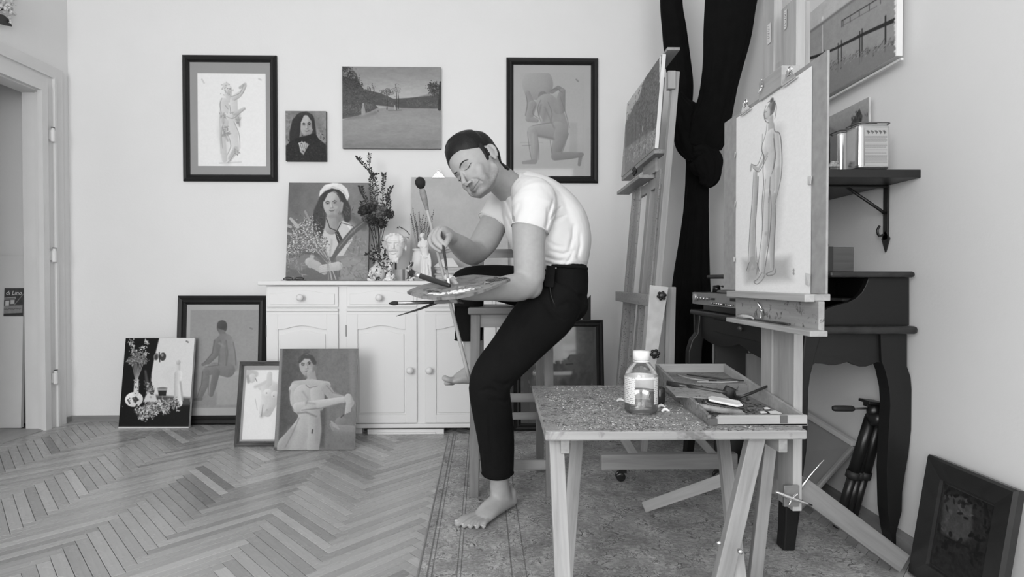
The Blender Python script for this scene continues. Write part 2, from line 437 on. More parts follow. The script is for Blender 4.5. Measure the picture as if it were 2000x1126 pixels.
# floor base and herringbone planks
mb = MB(); mb.box((XL-1.4, YF, -.06), (XR+.1, YB+.1, -.006)); FLOOR = struct('floor', mb, M_floorbase)
def plank_mat():
    m, nt, b = newmat('oak_parquet')
    co = coords(nt, (5, 110, 110)); n = noisen(nt, co, 1, 6, .68, .3)
    r = ramp(nt, n, [(.3, .86), (.72, 1.08)])
    oi = nt.nodes.new('ShaderNodeObjectInfo'); at = nt.nodes.new('ShaderNodeAttribute'); at.attribute_name = 'Col'
    m1 = nt.nodes.new('ShaderNodeMixRGB'); m1.blend_type = 'MULTIPLY'; m1.inputs[0].default_value = 1
    nt.links.new(oi.outputs['Color'], m1.inputs[1]); nt.links.new(at.outputs['Color'], m1.inputs[2])
    m2 = nt.nodes.new('ShaderNodeMixRGB'); m2.blend_type = 'MULTIPLY'; m2.inputs[0].default_value = 1
    nt.links.new(m1.outputs[0], m2.inputs[1]); nt.links.new(r.outputs[0], m2.inputs[2])
    nt.links.new(m2.outputs[0], b.inputs['Base Color'])
    rr = ramp(nt, noisen(nt, coords(nt, (1, 1, 1)), 7, 3), [(.3, .20), (.7, .33)])
    nt.links.new(rr.outputs[0], b.inputs['Roughness'])
    b.inputs['Specular IOR Level'].default_value = .5; bump(nt, b, n, .05, .001)
    return m
M_plank = plank_mat()
PW, PL = .0385, .424; STEP = PW*math.sqrt(2)
def plank_mb(L=PL, W=PW, shade=1.0):
    mb = MB(); mb.cur = shade; g = .0007; c = .0012
    a, b2 = L/2-g, W/2-g
    vs = [(-a, -b2, -.006), (a, -b2, -.006), (a, b2, -.006), (-a, b2, -.006),
          (-a, -b2, -c), (a, -b2, -c), (a, b2, -c), (-a, b2, -c),
          (-a+c, -b2+c, 0), (a-c, -b2+c, 0), (a-c, b2-c, 0), (-a+c, b2-c, 0)]
    fs = [(0, 1, 5, 4), (1, 2, 6, 5), (2, 3, 7, 6), (3, 0, 4, 7), (4, 5, 9, 8), (5, 6, 10, 9), (6, 7, 11, 10), (7, 4, 8, 11), (8, 9, 10, 11)]
    return mb, vs, fs
# column c spans X from -1.5+.3c ; planks in even columns run (+x,-y), odd (+x,+y)
CW = PL/math.sqrt(2)
cands = []
for c in range(-10, 11):
    s = -1 if c % 2 == 0 else 1
    for k in range(0, 130):
        x = -1.5+CW*(c+.5); y = -.9+k*STEP+(0 if s < 0 else STEP*.5)
        if x < XL-.14 or x > XR+.14 or y > YB+.14 or y < .2: continue
        hidden = (x > -.22 and y < 3.2)
        px, py = proj((x, y, 0)) if y > .3 else (0, 5000)
        vis = (not hidden) and py < 1160 and -40 < px < 2040
        inner = (x-.155 > XL+.01) and (y+.16 < YB-.04) and (x+.16 < XR-.03)
        cands.append((0 if (vis and inner) else 1, y, x, s))
cands.sort(key=lambda t: (t[0], t[1]))
base_mb, pvs, pfs = plank_mb(); pme = None; n_ind = 0
stuff = MB()
def pgrey():
    r = random.random(); v = .370+random.gauss(0, .044)
    if r < .12: v -= .08
    elif r > .90: v += .07
    return max(.2, v)
for (h, y, x, s) in cands:
    ang = s*math.pi/4
    if n_ind < 298 and h == 0:
        sh = pgrey()
        if pme is None:
            base_mb.cur = 1.0; base_mb.add(pvs, pfs); base_mb.c = [.999]*len(base_mb.c); base_mb.c[0] = 1.0
            ORG[FLOOR.name] = ORG[FLOOR.name]
            o = mesh_obj('plank', base_mb, M_plank, None, org=(0, 0, 0)); pme = o.data
        else:
            o = bpy.data.objects.new('plank', pme); COL.objects.link(o)
        o.parent = FLOOR; o.location = V((x, y, 0))-ORG[FLOOR.name]; o.rotation_euler = (0, 0, ang); o.color = (sh, sh, sh, 1)
        n_ind += 1
    else:
        ca_, sa_ = math.cos(ang), math.sin(ang); stuff.cur = pgrey(); off = random.random()*9; g_ = .0007
        poly = [(x+a_*ca_-b_*sa_, y+a_*sa_+b_*ca_) for a_, b_ in ((-PL/2+g_, -PW/2+g_), (PL/2-g_, -PW/2+g_), (PL/2-g_, PW/2-g_), (-PL/2+g_, PW/2-g_))]
        for (ax_, lim, sg) in ((0, XL+.001, 1), (0, XR-.001, -1), (1, YB-.001, -1)):      # cut the border planks to the walls
            out = []
            for i_ in range(len(poly)):
                p_, q_ = poly[i_], poly[(i_+1) % len(poly)]; ip, iq = (p_[ax_]-lim)*sg >= 0, (q_[ax_]-lim)*sg >= 0
                if ip: out.append(p_)
                if ip != iq: t_ = (lim-p_[ax_])/(q_[ax_]-p_[ax_]); out.append((p_[0]+(q_[0]-p_[0])*t_, p_[1]+(q_[1]-p_[1])*t_))
            poly = out
            if len(poly) < 3: break
        if len(poly) < 3: continue
        k_ = len(poly); vs_ = [V((a_, b_, -.006)) for a_, b_ in poly]+[V((a_, b_, 0)) for a_, b_ in poly]
        stuff.add(vs_, [tuple(range(k_, 2*k_))]+[(i_, (i_+1) % k_, k_+(i_+1) % k_, k_+i_) for i_ in range(k_)], [V(((p_.x-x)*ca_+(p_.y-y)*sa_+off, -(p_.x-x)*sa_+(p_.y-y)*ca_+off, 0)) for p_ in vs_])
o = mesh_obj('parquet_field', stuff, M_plank, FLOOR, fixn=False); o['kind'] = 'stuff'; o.color = (1, 1, 1, 1)
# walls
mb = MB(); mb.box((XL-1.5, YB, 0), (XR+.15, YB+.12, ZC)); struct('wall_back', mb, M_wall)
mb = MB(); mb.box((XR, YF, 0), (XR+.12, YB, ZC)); struct('wall_right', mb, M_wall)
DY0, DY1, DZ = 2.45, 3.45, 2.095
mb = MB(); mb.box((XL-.122, DY1, 0), (XL, YB, ZC)); mb.box((XL-.122, DY0, DZ), (XL, DY1, ZC)); mb.box((XL-.122, YF, 0), (XL, DY0, ZC))
struct('wall_left', mb, M_wall)
mb = MB(); mb.box((XL-1.4, YF, ZC), (XR+.12, YB+.12, ZC+.1)); struct('ceiling', mb, M_wall)
# rear wall with two window openings (behind the camera)
mb = MB()
for (x0, x1, z0, z1) in ((XL, -2.6, 0, ZC), (-.9, -.1, 0, ZC), (1.2, XR, 0, ZC), (-2.6, -.9, 0, .7), (-.1, 1.2, 0, .7), (-2.6, -.9, 2.8, ZC), (-.1, 1.2, 2.8, ZC)):
    mb.box((x0, YF-.12, z0), (x1, YF, z1))
struct('wall_rear', mb, M_wall)
for i, (x0, x1) in enumerate(((-2.6, -.9), (-.1, 1.2))):
    mb = MB()
    for (a, b) in ((x0, x0+.06), (x1-.06, x1), ((x0+x1)/2-.03, (x0+x1)/2+.03)): mb.box((a, YF-.1, .7), (b, YF-.04, 2.8))
    for (a, b) in ((.7, .76), (2.74, 2.8), (2.1, 2.15)): mb.box((x0+.06, YF-.1, a), (x1-.06, YF-.04, b))
    struct('window_%d' % (i+1), mb, M_trim)
# adjoining room seen through the doorway
mb = MB(); mb.box((XL-1.4, 3.58, 0), (XL-.122, 3.64, ZC)); mb.box((XL-1.46, DY0-.4, 0), (XL-1.4, 3.58, ZC)); mb.box((XL-1.4, DY0-.46, 0), (XL-.122, DY0-.4, ZC))
struct('wall_hallway', mb, M_wall)
# door casing
mb = MB()
def casing(mb, y0, y1, th, z1):           # mitreless stepped casing
    mb.box((XL, y0, 0), (XL+th, y1, z1))
for (y0, y1, th) in ((3.41, 3.452, .030), (3.452, 3.50, .018), (3.50, 3.516, .034), (3.516, 3.575, .024)):
    mb.box((XL, y0, 0), (XL+th, y1, {3.452: DZ+.042, 3.50: DZ+.09, 3.516: DZ+.106, 3.575: DZ+.165}[y1]))
for (z0, z1, th, ye) in ((DZ-.012, DZ+.042, .030, 3.41), (DZ+.042, DZ+.09, .018, 3.452), (DZ+.09, DZ+.106, .034, 3.50), (DZ+.106, DZ+.165, .024, 3.516)):
    mb.box((XL, DY0-.1, z0), (XL+th, ye, z1))
mb.box((XL-.119, DY1-.010, 0), (XL-.001, DY1-.0005, DZ-.018)); mb.box((XL-.119, DY0, DZ-.018), (XL-.001, DY1, DZ-.0005))
mb.box((XL-.03, DY1-.022, 0), (XL-.001, DY1-.010, DZ-.018))
dr = struct('door_1', mb, M_trim)
M_hinge = mat('painted_hinge', .72, .35, .5)
M_screwdark = mat('dark_gap', .06, .6)
for yy in (262, 497, 737):
    q = PX(100, yy, XL+.03); hb = MB()
    hb.lathe((XL+.036, 3.48, q.z-.045), [(0, 0), (.011, 0), (.012, .006), (.012, .07), (.009, .072), (.009, .08), (.006, .085), (0, .086)], 12)
    hb.box((XL+.018, 3.46, q.z-.035), (XL+.027, 3.50, q.z+.025)); h = struct('hinge', hb, M_hinge, dr)
    h2 = MB(); h2.box((XL+.03, 3.470, q.z+.041), (XL+.042, 3.489, q.z+.045)); struct('hinge_pin', h2, M_screwdark, h)
# threshold
mb = MB(); mb.box((XL-.3, DY0, -.006), (XL+.012, DY1, .004)); struct('trim_1', mb, wood('threshold_wood', .30, .38, .45))
mb = MB(); mb.box((XL-1.4, DY0-.4, -.006), (XL-.3, 3.58, .001)); struct('floor_hallway', mb, mat('hall_floor', .30, .5, .4, .1, 9))
# baseboards
mb = MB(); mb.box((XL, YB-.022, 0), (XR, YB, .034)); struct('baseboard_back', mb, M_base)
mb = MB(); mb.box((XR-.050, -1, 0), (XR, YB-.03, .055)); struct('baseboard_right', mb, M_base)
mb = MB(); mb.box((XL, 3.576, 0), (XL+.016, YB-.022, .034)); struct('baseboard_left', mb, M_base)

# board and poster in the hallway
BY = 3.47
q1 = P(-60, 500, BY+.05); q2 = P(48, 500, BY+.05); q3 = P(40.5, 830, BY); q4 = P(-60, 830, BY)
for q in (q3, q4): q.z = .001
mb = MB(); mb.prism([q1, q2, q3, q4], (0, .02, 0))
t = mesh_obj('white_board', mb, mat('primed_board', .70, .6, .3, .02, 8)); tag(t, 'plain white board leaning against the wall inside the doorway', 'board')
p = Pic(P(9, 562, BY+.031), V((1, 0, 0)), V((-.05, 0, -1)), .122, .178, base=82, k=.95, dens=2)
p.poly([(9, 562), (46, 562), (46, 600), (7, 600)], 74).poly([(7, 597), (46, 597), (46, 613), (5, 613)], 150, soft=2).nz(5, 3)
p.poly([(8, 581), (32, 580), (32, 585), (8, 585)], 175); p.cap([(30, 596), (46, 576)], .7, 150)
p.poly([(12, 587), (20, 587), (19.5, 597), (12, 597)], 215).poly([(22, 586), (30, 586), (30, 594), (22, 594)], 205)
for k in range(6): p.cap([(9+k*3.7, 583), (11+k*3.7, 583)], .7, 90)
for k in range(5): p.cap([(24+k*3.6, 576.5), (26.4+k*3.6, 576.2)], .5, 170)
for k in range(9): p.cap([(8+k*4, 603+(k % 3)), (11+k*4, 603.5)], .7, 105)
p.poly([(4, 612.5), (47, 612.5), (47, 616), (4, 616)], 62)
t = thing('poster', 'small dark printed poster with white script lettering, stuck on the board in the doorway', 'poster', p.at(p.W/2, p.H))
p.build('print', t, .001); mb = MB(); p.slab(mb, 0, 0, p.W, p.H, 0, .0008); mesh_obj('paper', mb, M_trim, t)
def text_obj(txt, size, org, u, wdn, m, parent, name='lettering', ext=.0003, shear=.25):
    cu = bpy.data.curves.new('txt', 'FONT'); cu.body = txt; cu.size = size; cu.extrude = ext; cu.shear = shear; cu.resolution_u = 2
    to = bpy.data.objects.new('txt', cu); COL.objects.link(to)
    me = bpy.data.meshes.new_from_object(to.evaluated_get(bpy.context.evaluated_depsgraph_get()))
    vs = [v.co.copy() for v in me.vertices]; fs = [tuple(pp.vertices) for pp in me.polygons]
    bpy.data.objects.remove(to); bpy.data.curves.remove(cu); bpy.data.meshes.remove(me)
    u = V(u).normalized(); up = -V(wdn).normalized(); n = u.cross(up)
    mb = MB(); mb.add([V(org)+u*v.x+up*v.y+n*v.z for v in vs], fs)
    return mesh_obj(name, mb, m, parent)
text_obj('di Lino', .036, p.at(.010, .042, .0025), p.u, p.w, mat('white_print', .7, .6), t)

# white flowers on the left wall
fl = thing('flower_spray', 'white blossom spray with one dark leaf fixed high on the left wall', 'flowers', PX(5, 30, XL+.03))
mb = MB(); rr = random.Random(3)
for i in range(90):
    q = PX(rr.uniform(-40, 26), 0, XL+.05); py = rr.uniform(-25, 36)
    px = rr.uniform(-45, 28); py = rr.gauss(4, 15)+px*.5
    c = PX(px, min(py, 46), XL+rr.uniform(.03, .07))
    for k in range(4):
        a = rr.uniform(0, 6.28); R = Euler((a, rr.uniform(0, 3), rr.uniform(0, 3))).to_matrix()
        mb.ell(c+R @ V((.008, 0, 0)), (.011, .008, .0035), R, 8, 5)
mesh_obj('blossoms', mb, mat('white_petal', .72, .7), fl, True)['kind'] = 'stuff'
mb = MB(); a = [PX(*q, XL+.04) for q in ((-12, 25), (6, 29), (17, 38), (23, 52), (10, 50), (-12, 44))]
mb.prism(a, (.004, 0, 0)); mesh_obj('leaf', mb, mat('dark_leaf', .03, .4), fl, bev=.001)
mb = MB(); mb.tube([PX(-40, 30, XL+.02), PX(0, 20, XL+.03), PX(18, 12, XL+.04)], .003, 6, 3); mesh_obj('stem', mb, mat('dark_leaf', .03, .4), fl)

# rug
def rugmat():
    m, nt, b = newmat('distressed_rug')
    co = coords(nt, (1, 1, 1)); nt_ = nt
    def mth(op, a, bb=None, c=None):
        n = nt_.nodes.new('ShaderNodeMath'); n.operation = op
        for i, x in enumerate((a, bb, c)):
            if x is None: continue
            if isinstance(x, (int, float)): n.inputs[i].default_value = x
            else: nt_.links.new(x, n.inputs[i])
        return n.outputs[0]
    sp = nt.nodes.new('ShaderNodeSeparateXYZ'); nt.links.new(co, sp.inputs[0]); x, y = sp.outputs[0], sp.outputs[1]
    # curling motif: contour lines of a distorted noise
    n1 = noisen(nt, co, 11, 3, .55, 1.1); fr = mth('FRACT', mth('MULTIPLY', n1, 5.0)); ln = mth('LESS_THAN', mth('ABSOLUTE', mth('SUBTRACT', fr, .5)), .05)
    n2 = noisen(nt, co, 30, 3, .6, .8); fr2 = mth('FRACT', mth('MULTIPLY', n2, 3.0)); ln2 = mth('LESS_THAN', mth('ABSOLUTE', mth('SUBTRACT', fr2, .5)), .07)
    lines = mth('MAXIMUM', ln, mth('MULTIPLY', ln2, .7))
    wear = ramp(nt, noisen(nt, co, 14, 6, .75), [(.40, 0), (.58, 1)])
    weave = noisen(nt, coords(nt, (40, 260, 1)), 1, 3, .7)
    lines = mth('MULTIPLY', lines, wear.outputs[0])
    # border stripes run along y, measured from the rug's left edge (x=0)
    bs = None
    for p0, ww in ((.026, .003), (.040, .002), (.118, .002), (.13, .002), (.29, .0025), (.335, .002)):
        e = mth('LESS_THAN', mth('ABSOLUTE', mth('SUBTRACT', x, p0)), ww); bs = e if bs is None else mth('MAXIMUM', bs, e)
    bs = mth('MULTIPLY', bs, .75)
    base = ramp(nt, noisen(nt, co, 7, 9, .85), [(.34, .18), (.64, .60)])
    tot = mth('MAXIMUM', lines, bs)
    mx = nt.nodes.new('ShaderNodeMixRGB'); nt.links.new(mth('MULTIPLY', tot, .85), mx.inputs[0]); nt.links.new(base.outputs[0], mx.inputs[1]); mx.inputs[2].default_value = g3(.07)
    wr = ramp(nt, weave, [(.3, .62), (.7, 1.25)])
    m2 = nt.nodes.new('ShaderNodeMixRGB'); m2.blend_type = 'MULTIPLY'; m2.inputs[0].default_value = 1
    nt.links.new(mx.outputs[0], m2.inputs[1]); nt.links.new(wr.outputs[0], m2.inputs[2]); nt.links.new(m2.outputs[0], b.inputs['Base Color'])
    b.inputs['Roughness'].default_value = .95; b.inputs['Specular IOR Level'].default_value = .1
    bump(nt, b, weave, .5, .002); return m
c0 = PZ(818, 1126); c1 = PZ(880, 838)
dx = (c1.x-c0.x)/(c1.y-c0.y); x_at = lambda y: c0.x+(y-c0.y)*dx
y0, y1 = 1.05, 3.27; mb = MB(); zt = .007
bl, tl, tr, br = V((x_at(y0), y0, 0)), V((x_at(y1), y1, 0)), V((1.30, y1, 0)), V((1.20, y0, 0))
tr.x = 1.16; br.x = 1.24
up = V((0, 0, zt))
gq = lambda p: V((p.x-x_at(p.y), p.y, p.z))
mb.add([bl, br, tr, tl, bl+up, br+up, tr+up, tl+up], [(3, 2, 1, 0), (4, 5, 6, 7), (0, 1, 5, 4), (1, 2, 6, 5), (2, 3, 7, 6), (3, 0, 4, 7)], [gq(p) for p in (bl, br, tr, tl)]*2)
rug = thing('patterned_rug', 'large worn oriental style rug with faded pattern under the stool and folding table', 'rug', (.5, 2.2, 0))
mesh_obj('rug_pile', mb, rugmat(), rug)
mb = MB(); mb.tube([bl+V((-.002, 0, .004)), tl+V((-.002, 0, .004))], (.006, .004), 6); mesh_obj('bound_edge', mb, mat('rug_binding', .22, .9), rug)
RZ = zt

# ================================================================== WHITE SIDEBOARD
M_white = mat('white_furniture_paint', .74, .4, .45, .01, 4, .04, 40)
CY = 3.28; zc = lambda y: P(1000, y, CY).z; xc = lambda x: P(x, 600, CY).x
sb = thing('sideboard', 'white painted sideboard with arched panel doors and round knobs', 'sideboard', (-.7, 3.45, 0))
x0, x1 = xc(518), xc(987)
zt_, zb_ = zc(557), zc(826)
mb = MB(); mb.box((x0, CY+.012, zb_), (x1, 3.62, zt_)); mesh_obj('body', mb, M_white, sb, bev=.002)
mb = MB(); mb.box((x0-.035, CY-.03, zc(556.5)), (x1+.035, 3.627, zc(556.5)+.026)); mesh_obj('top', mb, M_white, sb, bev=.006)
ZTOP = zc(556.5)+.026
mb = MB(); mb.box((x0-.006, CY-.004, zc(834)), (x1+.006, 3.62, zb_)); mesh_obj('bottom_board', mb, M_white, sb, bev=.003)
for xx in (x0+.02, x1-.07, (x0+x1)/2-.2):
    for yy in (CY+.03, 3.53):
        mb = MB(); mb.box((xx, yy, 0), (xx+.05, yy+.05, zc(834))); mesh_obj('foot', mb, M_white, sb)
mb = MB(); mb.box((xc(716), CY+.012, .0), (xc(866), CY+.035, .028)); mb.box((xc(735), CY+.002, .001), (xc(850), CY+.012, .012))
t = mesh_obj('loose_plank', mb, M_white); tag(t, 'short white plank lying on the floor under the sideboard', 'plank')
def arched(mb, xa, xb, za, zb, rise, d0, d1, inset=0):
    n = 14; top = []
    for i in range(n+1):
        u = i/n; s = math.sin(math.pi*max(0, min(1, (u-.1)/.8)))**1.3 if .1 < u < .9 else 0
        top.append((xb-(xb-xa)*u, zb+rise*s))
    pts = [(xa, za), (xb, za)]+top
    mb.prism([V((x, d0, z)) for x, z in pts], (0, d1-d0, 0))
def knob(px, py, parent):
    c = P(px, py, CY-.012); R = Matrix.Rotation(math.pi/2, 3, 'X'); mb = MB()
    mb.lathe((c.x, c.y, c.z), [(0, -.002), (.009, 0), (.008, .012), (.012, .017), (.019, .022), (.021, .030), (.017, .038), (.008, .042), (0, .043)], 18, R)
    mesh_obj('knob', mb, M_white, parent, True)
for i, (a, b) in enumerate(((521, 660.5), (677, 814), (830, 968))):
    xa, xb = xc(a), xc(b)
    d = MB(); d.box((xa, CY, zc(599)), (xb, CY+.014, zc(559))); dw = mesh_obj('drawer', d, M_white, sb, bev=.003)
    # raised drawer panel with shallow arch
    d = MB(); arched(d, xa+.02, xb-.02, zc(594), zc(573), .02, CY-.0005, CY-.005); mesh_obj('drawer_panel', d, M_white, dw, bev=.002)
    if i < 2: knob((a+b)/2-2 if i == 0 else 742, 580.5, dw)
    # door: stiles and rails around a sunk field with a raised arched panel
    zt2, zb2 = zc(602), zc(823.5); sw = .066
    d = MB(); d.box((xa, CY+.004, zb2), (xb, CY+.013, zt2)); dd = mesh_obj('door', d, M_white, sb, bev=.002)
    for (u0, u1) in ((xa, xa+sw), (xb-sw, xb)):
        m_ = MB(); m_.box((u0, CY-.006, zb2), (u1, CY+.004, zc(613))); mesh_obj('stile', m_, M_white, dd, bev=.002)
    m_ = MB(); m_.box((xa+sw, CY-.006, zb2), (xb-sw, CY+.004, zc(808))); mesh_obj('rail', m_, M_white, dd, bev=.002)
    n = 16; pts = [(xa+sw, zc(613)), (xb-sw, zc(613))]
    for k in range(n+1):
        u = k/n; s = math.sin(math.pi*max(0, min(1, (u-.08)/.84)))**1.4 if .08 < u < .92 else 0
        pts.append((xb-sw-(xb-xa-2*sw)*u, zc(642)+.022*s))
    m_ = MB(); m_.prism([V((x, CY-.006, z)) for x, z in reversed(pts)], (0, .010, 0)); mesh_obj('rail', m_, M_white, dd, bev=.0015)
    m_ = MB(); arched(m_, xa+sw+.010, xb-sw-.010, zc(805), zc(651), .020, CY+.004, CY-.003); mesh_obj('raised_panel', m_, M_white, dd, bev=.004)
    m_ = MB(); m_.box((xa, CY-.008, zc(607)), (xb, CY+.004, zc(602))); mesh_obj('cornice', m_, M_white, dd, bev=.002)
    knob({0: 648, 1: 802, 2: 839}[i], 722, dd)
    if i < 2:
        for (ya, yb) in ((634, 656), (775, 797)):
            m_ = MB(); hx = xa-.002 if i else xa-.003; m_.box((hx-.002, CY-.006, zc(yb)), (hx+.002, CY+.004, zc(ya))); mesh_obj('hinge', m_, mat('dark_metal', .05, .4, .5), dd)
# ================================================================== PICTURES
M_frame = mat('black_frame_paint', .009, .5, .35, .1, 8)
M_canvas = mat('canvas_edge', .50, .8, .2, .15, 20, .3, 300)
M_canvdark = mat('canvas_edge_dark', .10, .8, .2, .15, 20)
M_mountlight = mat('mount_board_light', .44, .8, .2, .02)
M_mountgrey = mat('mount_board_grey', .33, .8, .2, .02)
M_wfr = wood('brown_moulding', .05, .13, .35)
M_paper = mat('drawing_paper', .74, .8, .2, .01)
FPROF = [(0, 0), (0, .014), (.22, .024), (.5, .018), (.72, .022), (1, .008), (1, 0)]
def framed(pic, name, label, cat, fw, frame_m, prof=FPROF, mount=None, mw=(0, 0, 0, 0), art=None, glass=True, dscale=1.0, group=None, back=.006, mount_m=None):
    """pic spans the outer frame; mw = mount margins (left, top, right, bottom) inside the frame opening"""
    t = thing(name, label, cat, pic.at(pic.W/2, pic.H, 0), group)
    mb = MB(); pic.slab(mb, fw*.4, fw*.4, pic.W-fw*.4, pic.H-fw*.4, .0, back); mesh_obj('backing', mb, M_canvdark, t)
    mb = MB(); pic.ring(mb, 0, 0, pic.W, pic.H, fw, [(a, d*dscale) for a, d in prof]); mesh_obj('frame', mb, frame_m, t)
    if mount_m:
        mb = MB(); pic.slab(mb, fw*.8, fw*.8, pic.W-fw*.8, pic.H-fw*.8, back, back+.002); mesh_obj('mount', mb, mount_m, t)
    if art: art.build('artwork', t, back+.0032)
    if glass:
        mb = MB(); mb.quad(*[pic.at(a, b, back+.0055) for a, b in ((fw*.8, fw*.8), (pic.W-fw*.8, fw*.8), (pic.W-fw*.8, pic.H-fw*.8), (fw*.8, pic.H-fw*.8))])
        mesh_obj('glass', mb, glassmat(), t)
    return t
def canvas(pic, name, label, th, edge=None, group=None):
    t = thing(name, label, 'painting', pic.at(pic.W/2, pic.H, 0), group)
    mb = MB(); pic.slab(mb, 0, 0, pic.W, pic.H, 0, th); mesh_obj('stretched_canvas', mb, edge or M_canvas, t, bev=.0015)
    pic.build('artwork', t, th+.0008); return t
def inner(pic, x0, y0, x1, y1, **kw):
    a0, b0 = pic.tf(x0, y0); a1, b1 = pic.tf(x1, y1)
    return sub_pic(pic, a0, b0, a1, b1, **kw)
YW = YB-.001
# --- A: statue drawing, black frame, left of the wall
f = pic_wall(358, 108.5, 543, 355, YW); a = inner(f, 387, 144, 521, 325, base=232, dens=1.8)
g = 190
a.cap([(447, 175), (440, 222), (437, 260), (444, 318)], [3, 9, 11, 7], 205, soft=6, al=.6)
a.cap([(447, 176), (449, 196)], [7, 5], 200, sh=12); a.ell(443, 168, 7, 6, 205, sh=8)
a.cap([(438, 200), (446, 232)], [8, 11], 205, sh=16); a.cap([(458, 196), (456, 230)], [7, 10], 208, sh=14)
a.cap([(458, 192), (474, 180), (480, 165)], [5, 4, 3], 198, sh=14); a.cap([(478, 166), (470, 172)], 2.5, 180)
a.cap([(440, 226), (462, 222), (478, 213)], [4, 4.5, 3], 190, sh=14)
a.cap([(446, 234), (454, 262), (462, 292), (447, 316)], [13, 12, 7, 4], 210, sh=14); a.cap([(440, 240), (436, 270), (440, 312)], [8, 6, 5], 200, sh=10)
a.cap([(466, 226), (468, 245)], [5, 3], 172, soft=3, al=.7); a.cap([(436, 225), (438, 240)], [4, 3], 170, soft=3, al=.6)
a.cap([(436, 250), (446, 275)], [2, 2], 165, soft=2, al=.8); a.cap([(462, 290), (450, 310)], [4, 3], 185, soft=2)
a.cap([(430, 319), (472, 317)], [1, 1], 190, soft=1.5, al=.7); a.dabs([(443, 168), (448, 178), (440, 186), (456, 222)], 26, .8, [150, 170, 165], 1, 5)
for q in ((441, 178), (446, 178), (449, 185)): a.ell(*q, 1.3, .8, 140)
a.cap([(432, 200), (431, 240), (433, 300)], .5, 165, al=.8); a.cap([(396, 156), (400, 163)], 1.6, 205); a.cap([(507, 155), (511, 157)], 1.6, 205)
for ln in ([(435, 192), (431, 205), (434, 222)], [(453, 190), (470, 182), (477, 166)], [(459, 197), (472, 188), (483, 168)], [(438, 240), (434, 262), (436, 290)], [(458, 238), (468, 262), (470, 290)], [(446, 262), (452, 285), (444, 305)], [(444, 228), (456, 232), (470, 222), (480, 212)], [(450, 206), (452, 222)], [(441, 206), (447, 214)], [(466, 232), (470, 250)], [(462, 296), (452, 312), (446, 318)]): a.line(ln, .6, 138, soft=.8, al=.85)
a.dabs([(442, 252), (447, 262), (440, 262), (466, 236), (438, 228), (464, 298)], 90, .9, [150, 165, 140], 9, 3, .7, 2.4); a.face(448, 175, 5.5, 7.5, 10, 208, 120)
a.nz(2, 3)
framed(f, 'framed_drawing', 'black framed drawing of a draped classical statue on grey mount, leftmost picture on the wall', 'picture', f.W*.075, M_frame, mount_m=M_mountgrey, art=a)
# --- small portrait canvas
p = pic_wall(560, 218.5, 639.5, 316, YW, base=128, dens=2.2); p.nz(12, 12).grad(560, 220, 0, 560, 300, 0, 0).dabs([(630, 250), (632, 270), (567, 250), (570, 235)], 50, 1.6, [108, 120, 140], 2, 7)
p.cap([(582, 240), (577, 262), (576, 280)], [9, 9, 8], 46, soft=1.5); p.ell(597, 236, 19, 15, 48, soft=1); p.cap([(612, 240), (615, 262), (612, 272)], [5, 5, 5], 44, soft=1.5)
p.poly([(561, 286), (570, 278), (582, 272), (592, 268), (612, 264), (626, 274), (639, 284), (641, 318), (561, 318)], 36, soft=1.5)
p.face(601, 247, 12.5, 20, -4, 160, 48, turn=.1)
p.cap([(592, 229), (587, 240), (586, 258), (583, 270)], [3, 3, 3, 4], 44, soft=1); p.cap([(606, 228), (613, 238), (614, 252)], [2, 2, 2], 46, soft=1); p.cap([(588, 226), (600, 222), (610, 228)], 3, 62, soft=1.5, al=.7)
p.cap([(584, 276), (600, 272), (616, 266), (622, 276)], [5, 5, 4, 4], 30, soft=1)
p.poly([(586, 282), (592, 277), (600, 279), (606, 284), (601, 292), (595, 304), (589, 298)], 158, soft=1)
for k in range(4): p.cap([(587+k*3.6, 281.5-k*.6), (589+k*3.8, 286), (590+k*3.4, 292)], [1.5, 1.5, 1.2], 186-k*7, sh=10, soft=.5); p.cap([(588.8+k*3.6, 282), (591+k*3.7, 291)], .35, 90, soft=.4)
p.dabs([(570, 295), (620, 290), (630, 305), (580, 310), (612, 305)], 240, .9, [24, 30, 46, 54, 38], 3, 12, .6).nz(4, 2)
canvas(p, 'portrait_painting', 'small unframed portrait of a smiling dark haired woman in a dark coat', .022, M_canvdark)
# --- landscape
p = pic_wall(670, 132, 862, 292, YW, base=160, dens=1.7); p.grad(700, 134, 136, 700, 196, 172)
p.poly([(820, 190), (845, 183), (862, 184), (862, 200), (800, 200)], 132, soft=2)
p.poly([(736, 208), (770, 211), (862, 213), (862, 293), (670, 293), (670, 236), (710, 226)], 140, soft=1)
p.poly([(670, 132), (686, 134), (698, 146), (702, 160), (712, 176), (728, 180), (745, 184), (770, 195), (800, 193), (830, 190), (862, 188), (862, 214), (790, 213), (745, 209), (728, 218), (700, 228), (670, 234)], 80, soft=1)
up_ = lambda n, pts, vs, sd, sp, r=.8: p.dabs(pts, n, r, vs, sd, sp, .5, 1.5)
up_(700, [(677, 140), (684, 148), (692, 160), (676, 156), (684, 168), (698, 168)], [48, 56, 66, 78, 60], 4, 5); up_(60, [(676, 146), (684, 142), (690, 152)], [120, 128], 14, 3)
up_(900, [(680, 180), (695, 186), (712, 190), (728, 196), (690, 198), (705, 203)], [62, 72, 84, 76, 92], 5, 7); up_(500, [(755, 200), (775, 203), (800, 202), (820, 203), (840, 204), (855, 203)], [74, 84, 96, 88, 68], 6, 3.4)
up_(500, [(680, 212), (694, 214), (708, 212), (675, 218), (720, 208)], [84, 98, 74, 106], 7, 4.5)
for (x, y0, y1) in ((757, 182, 215), (775, 166, 217), (779, 178, 214), (724, 172, 182), (731, 172, 184)): p.cap([(x, y1), (x+1, (y0+y1)/2), (x-1, y0)], [1, .7, .4], 60, soft=.5)
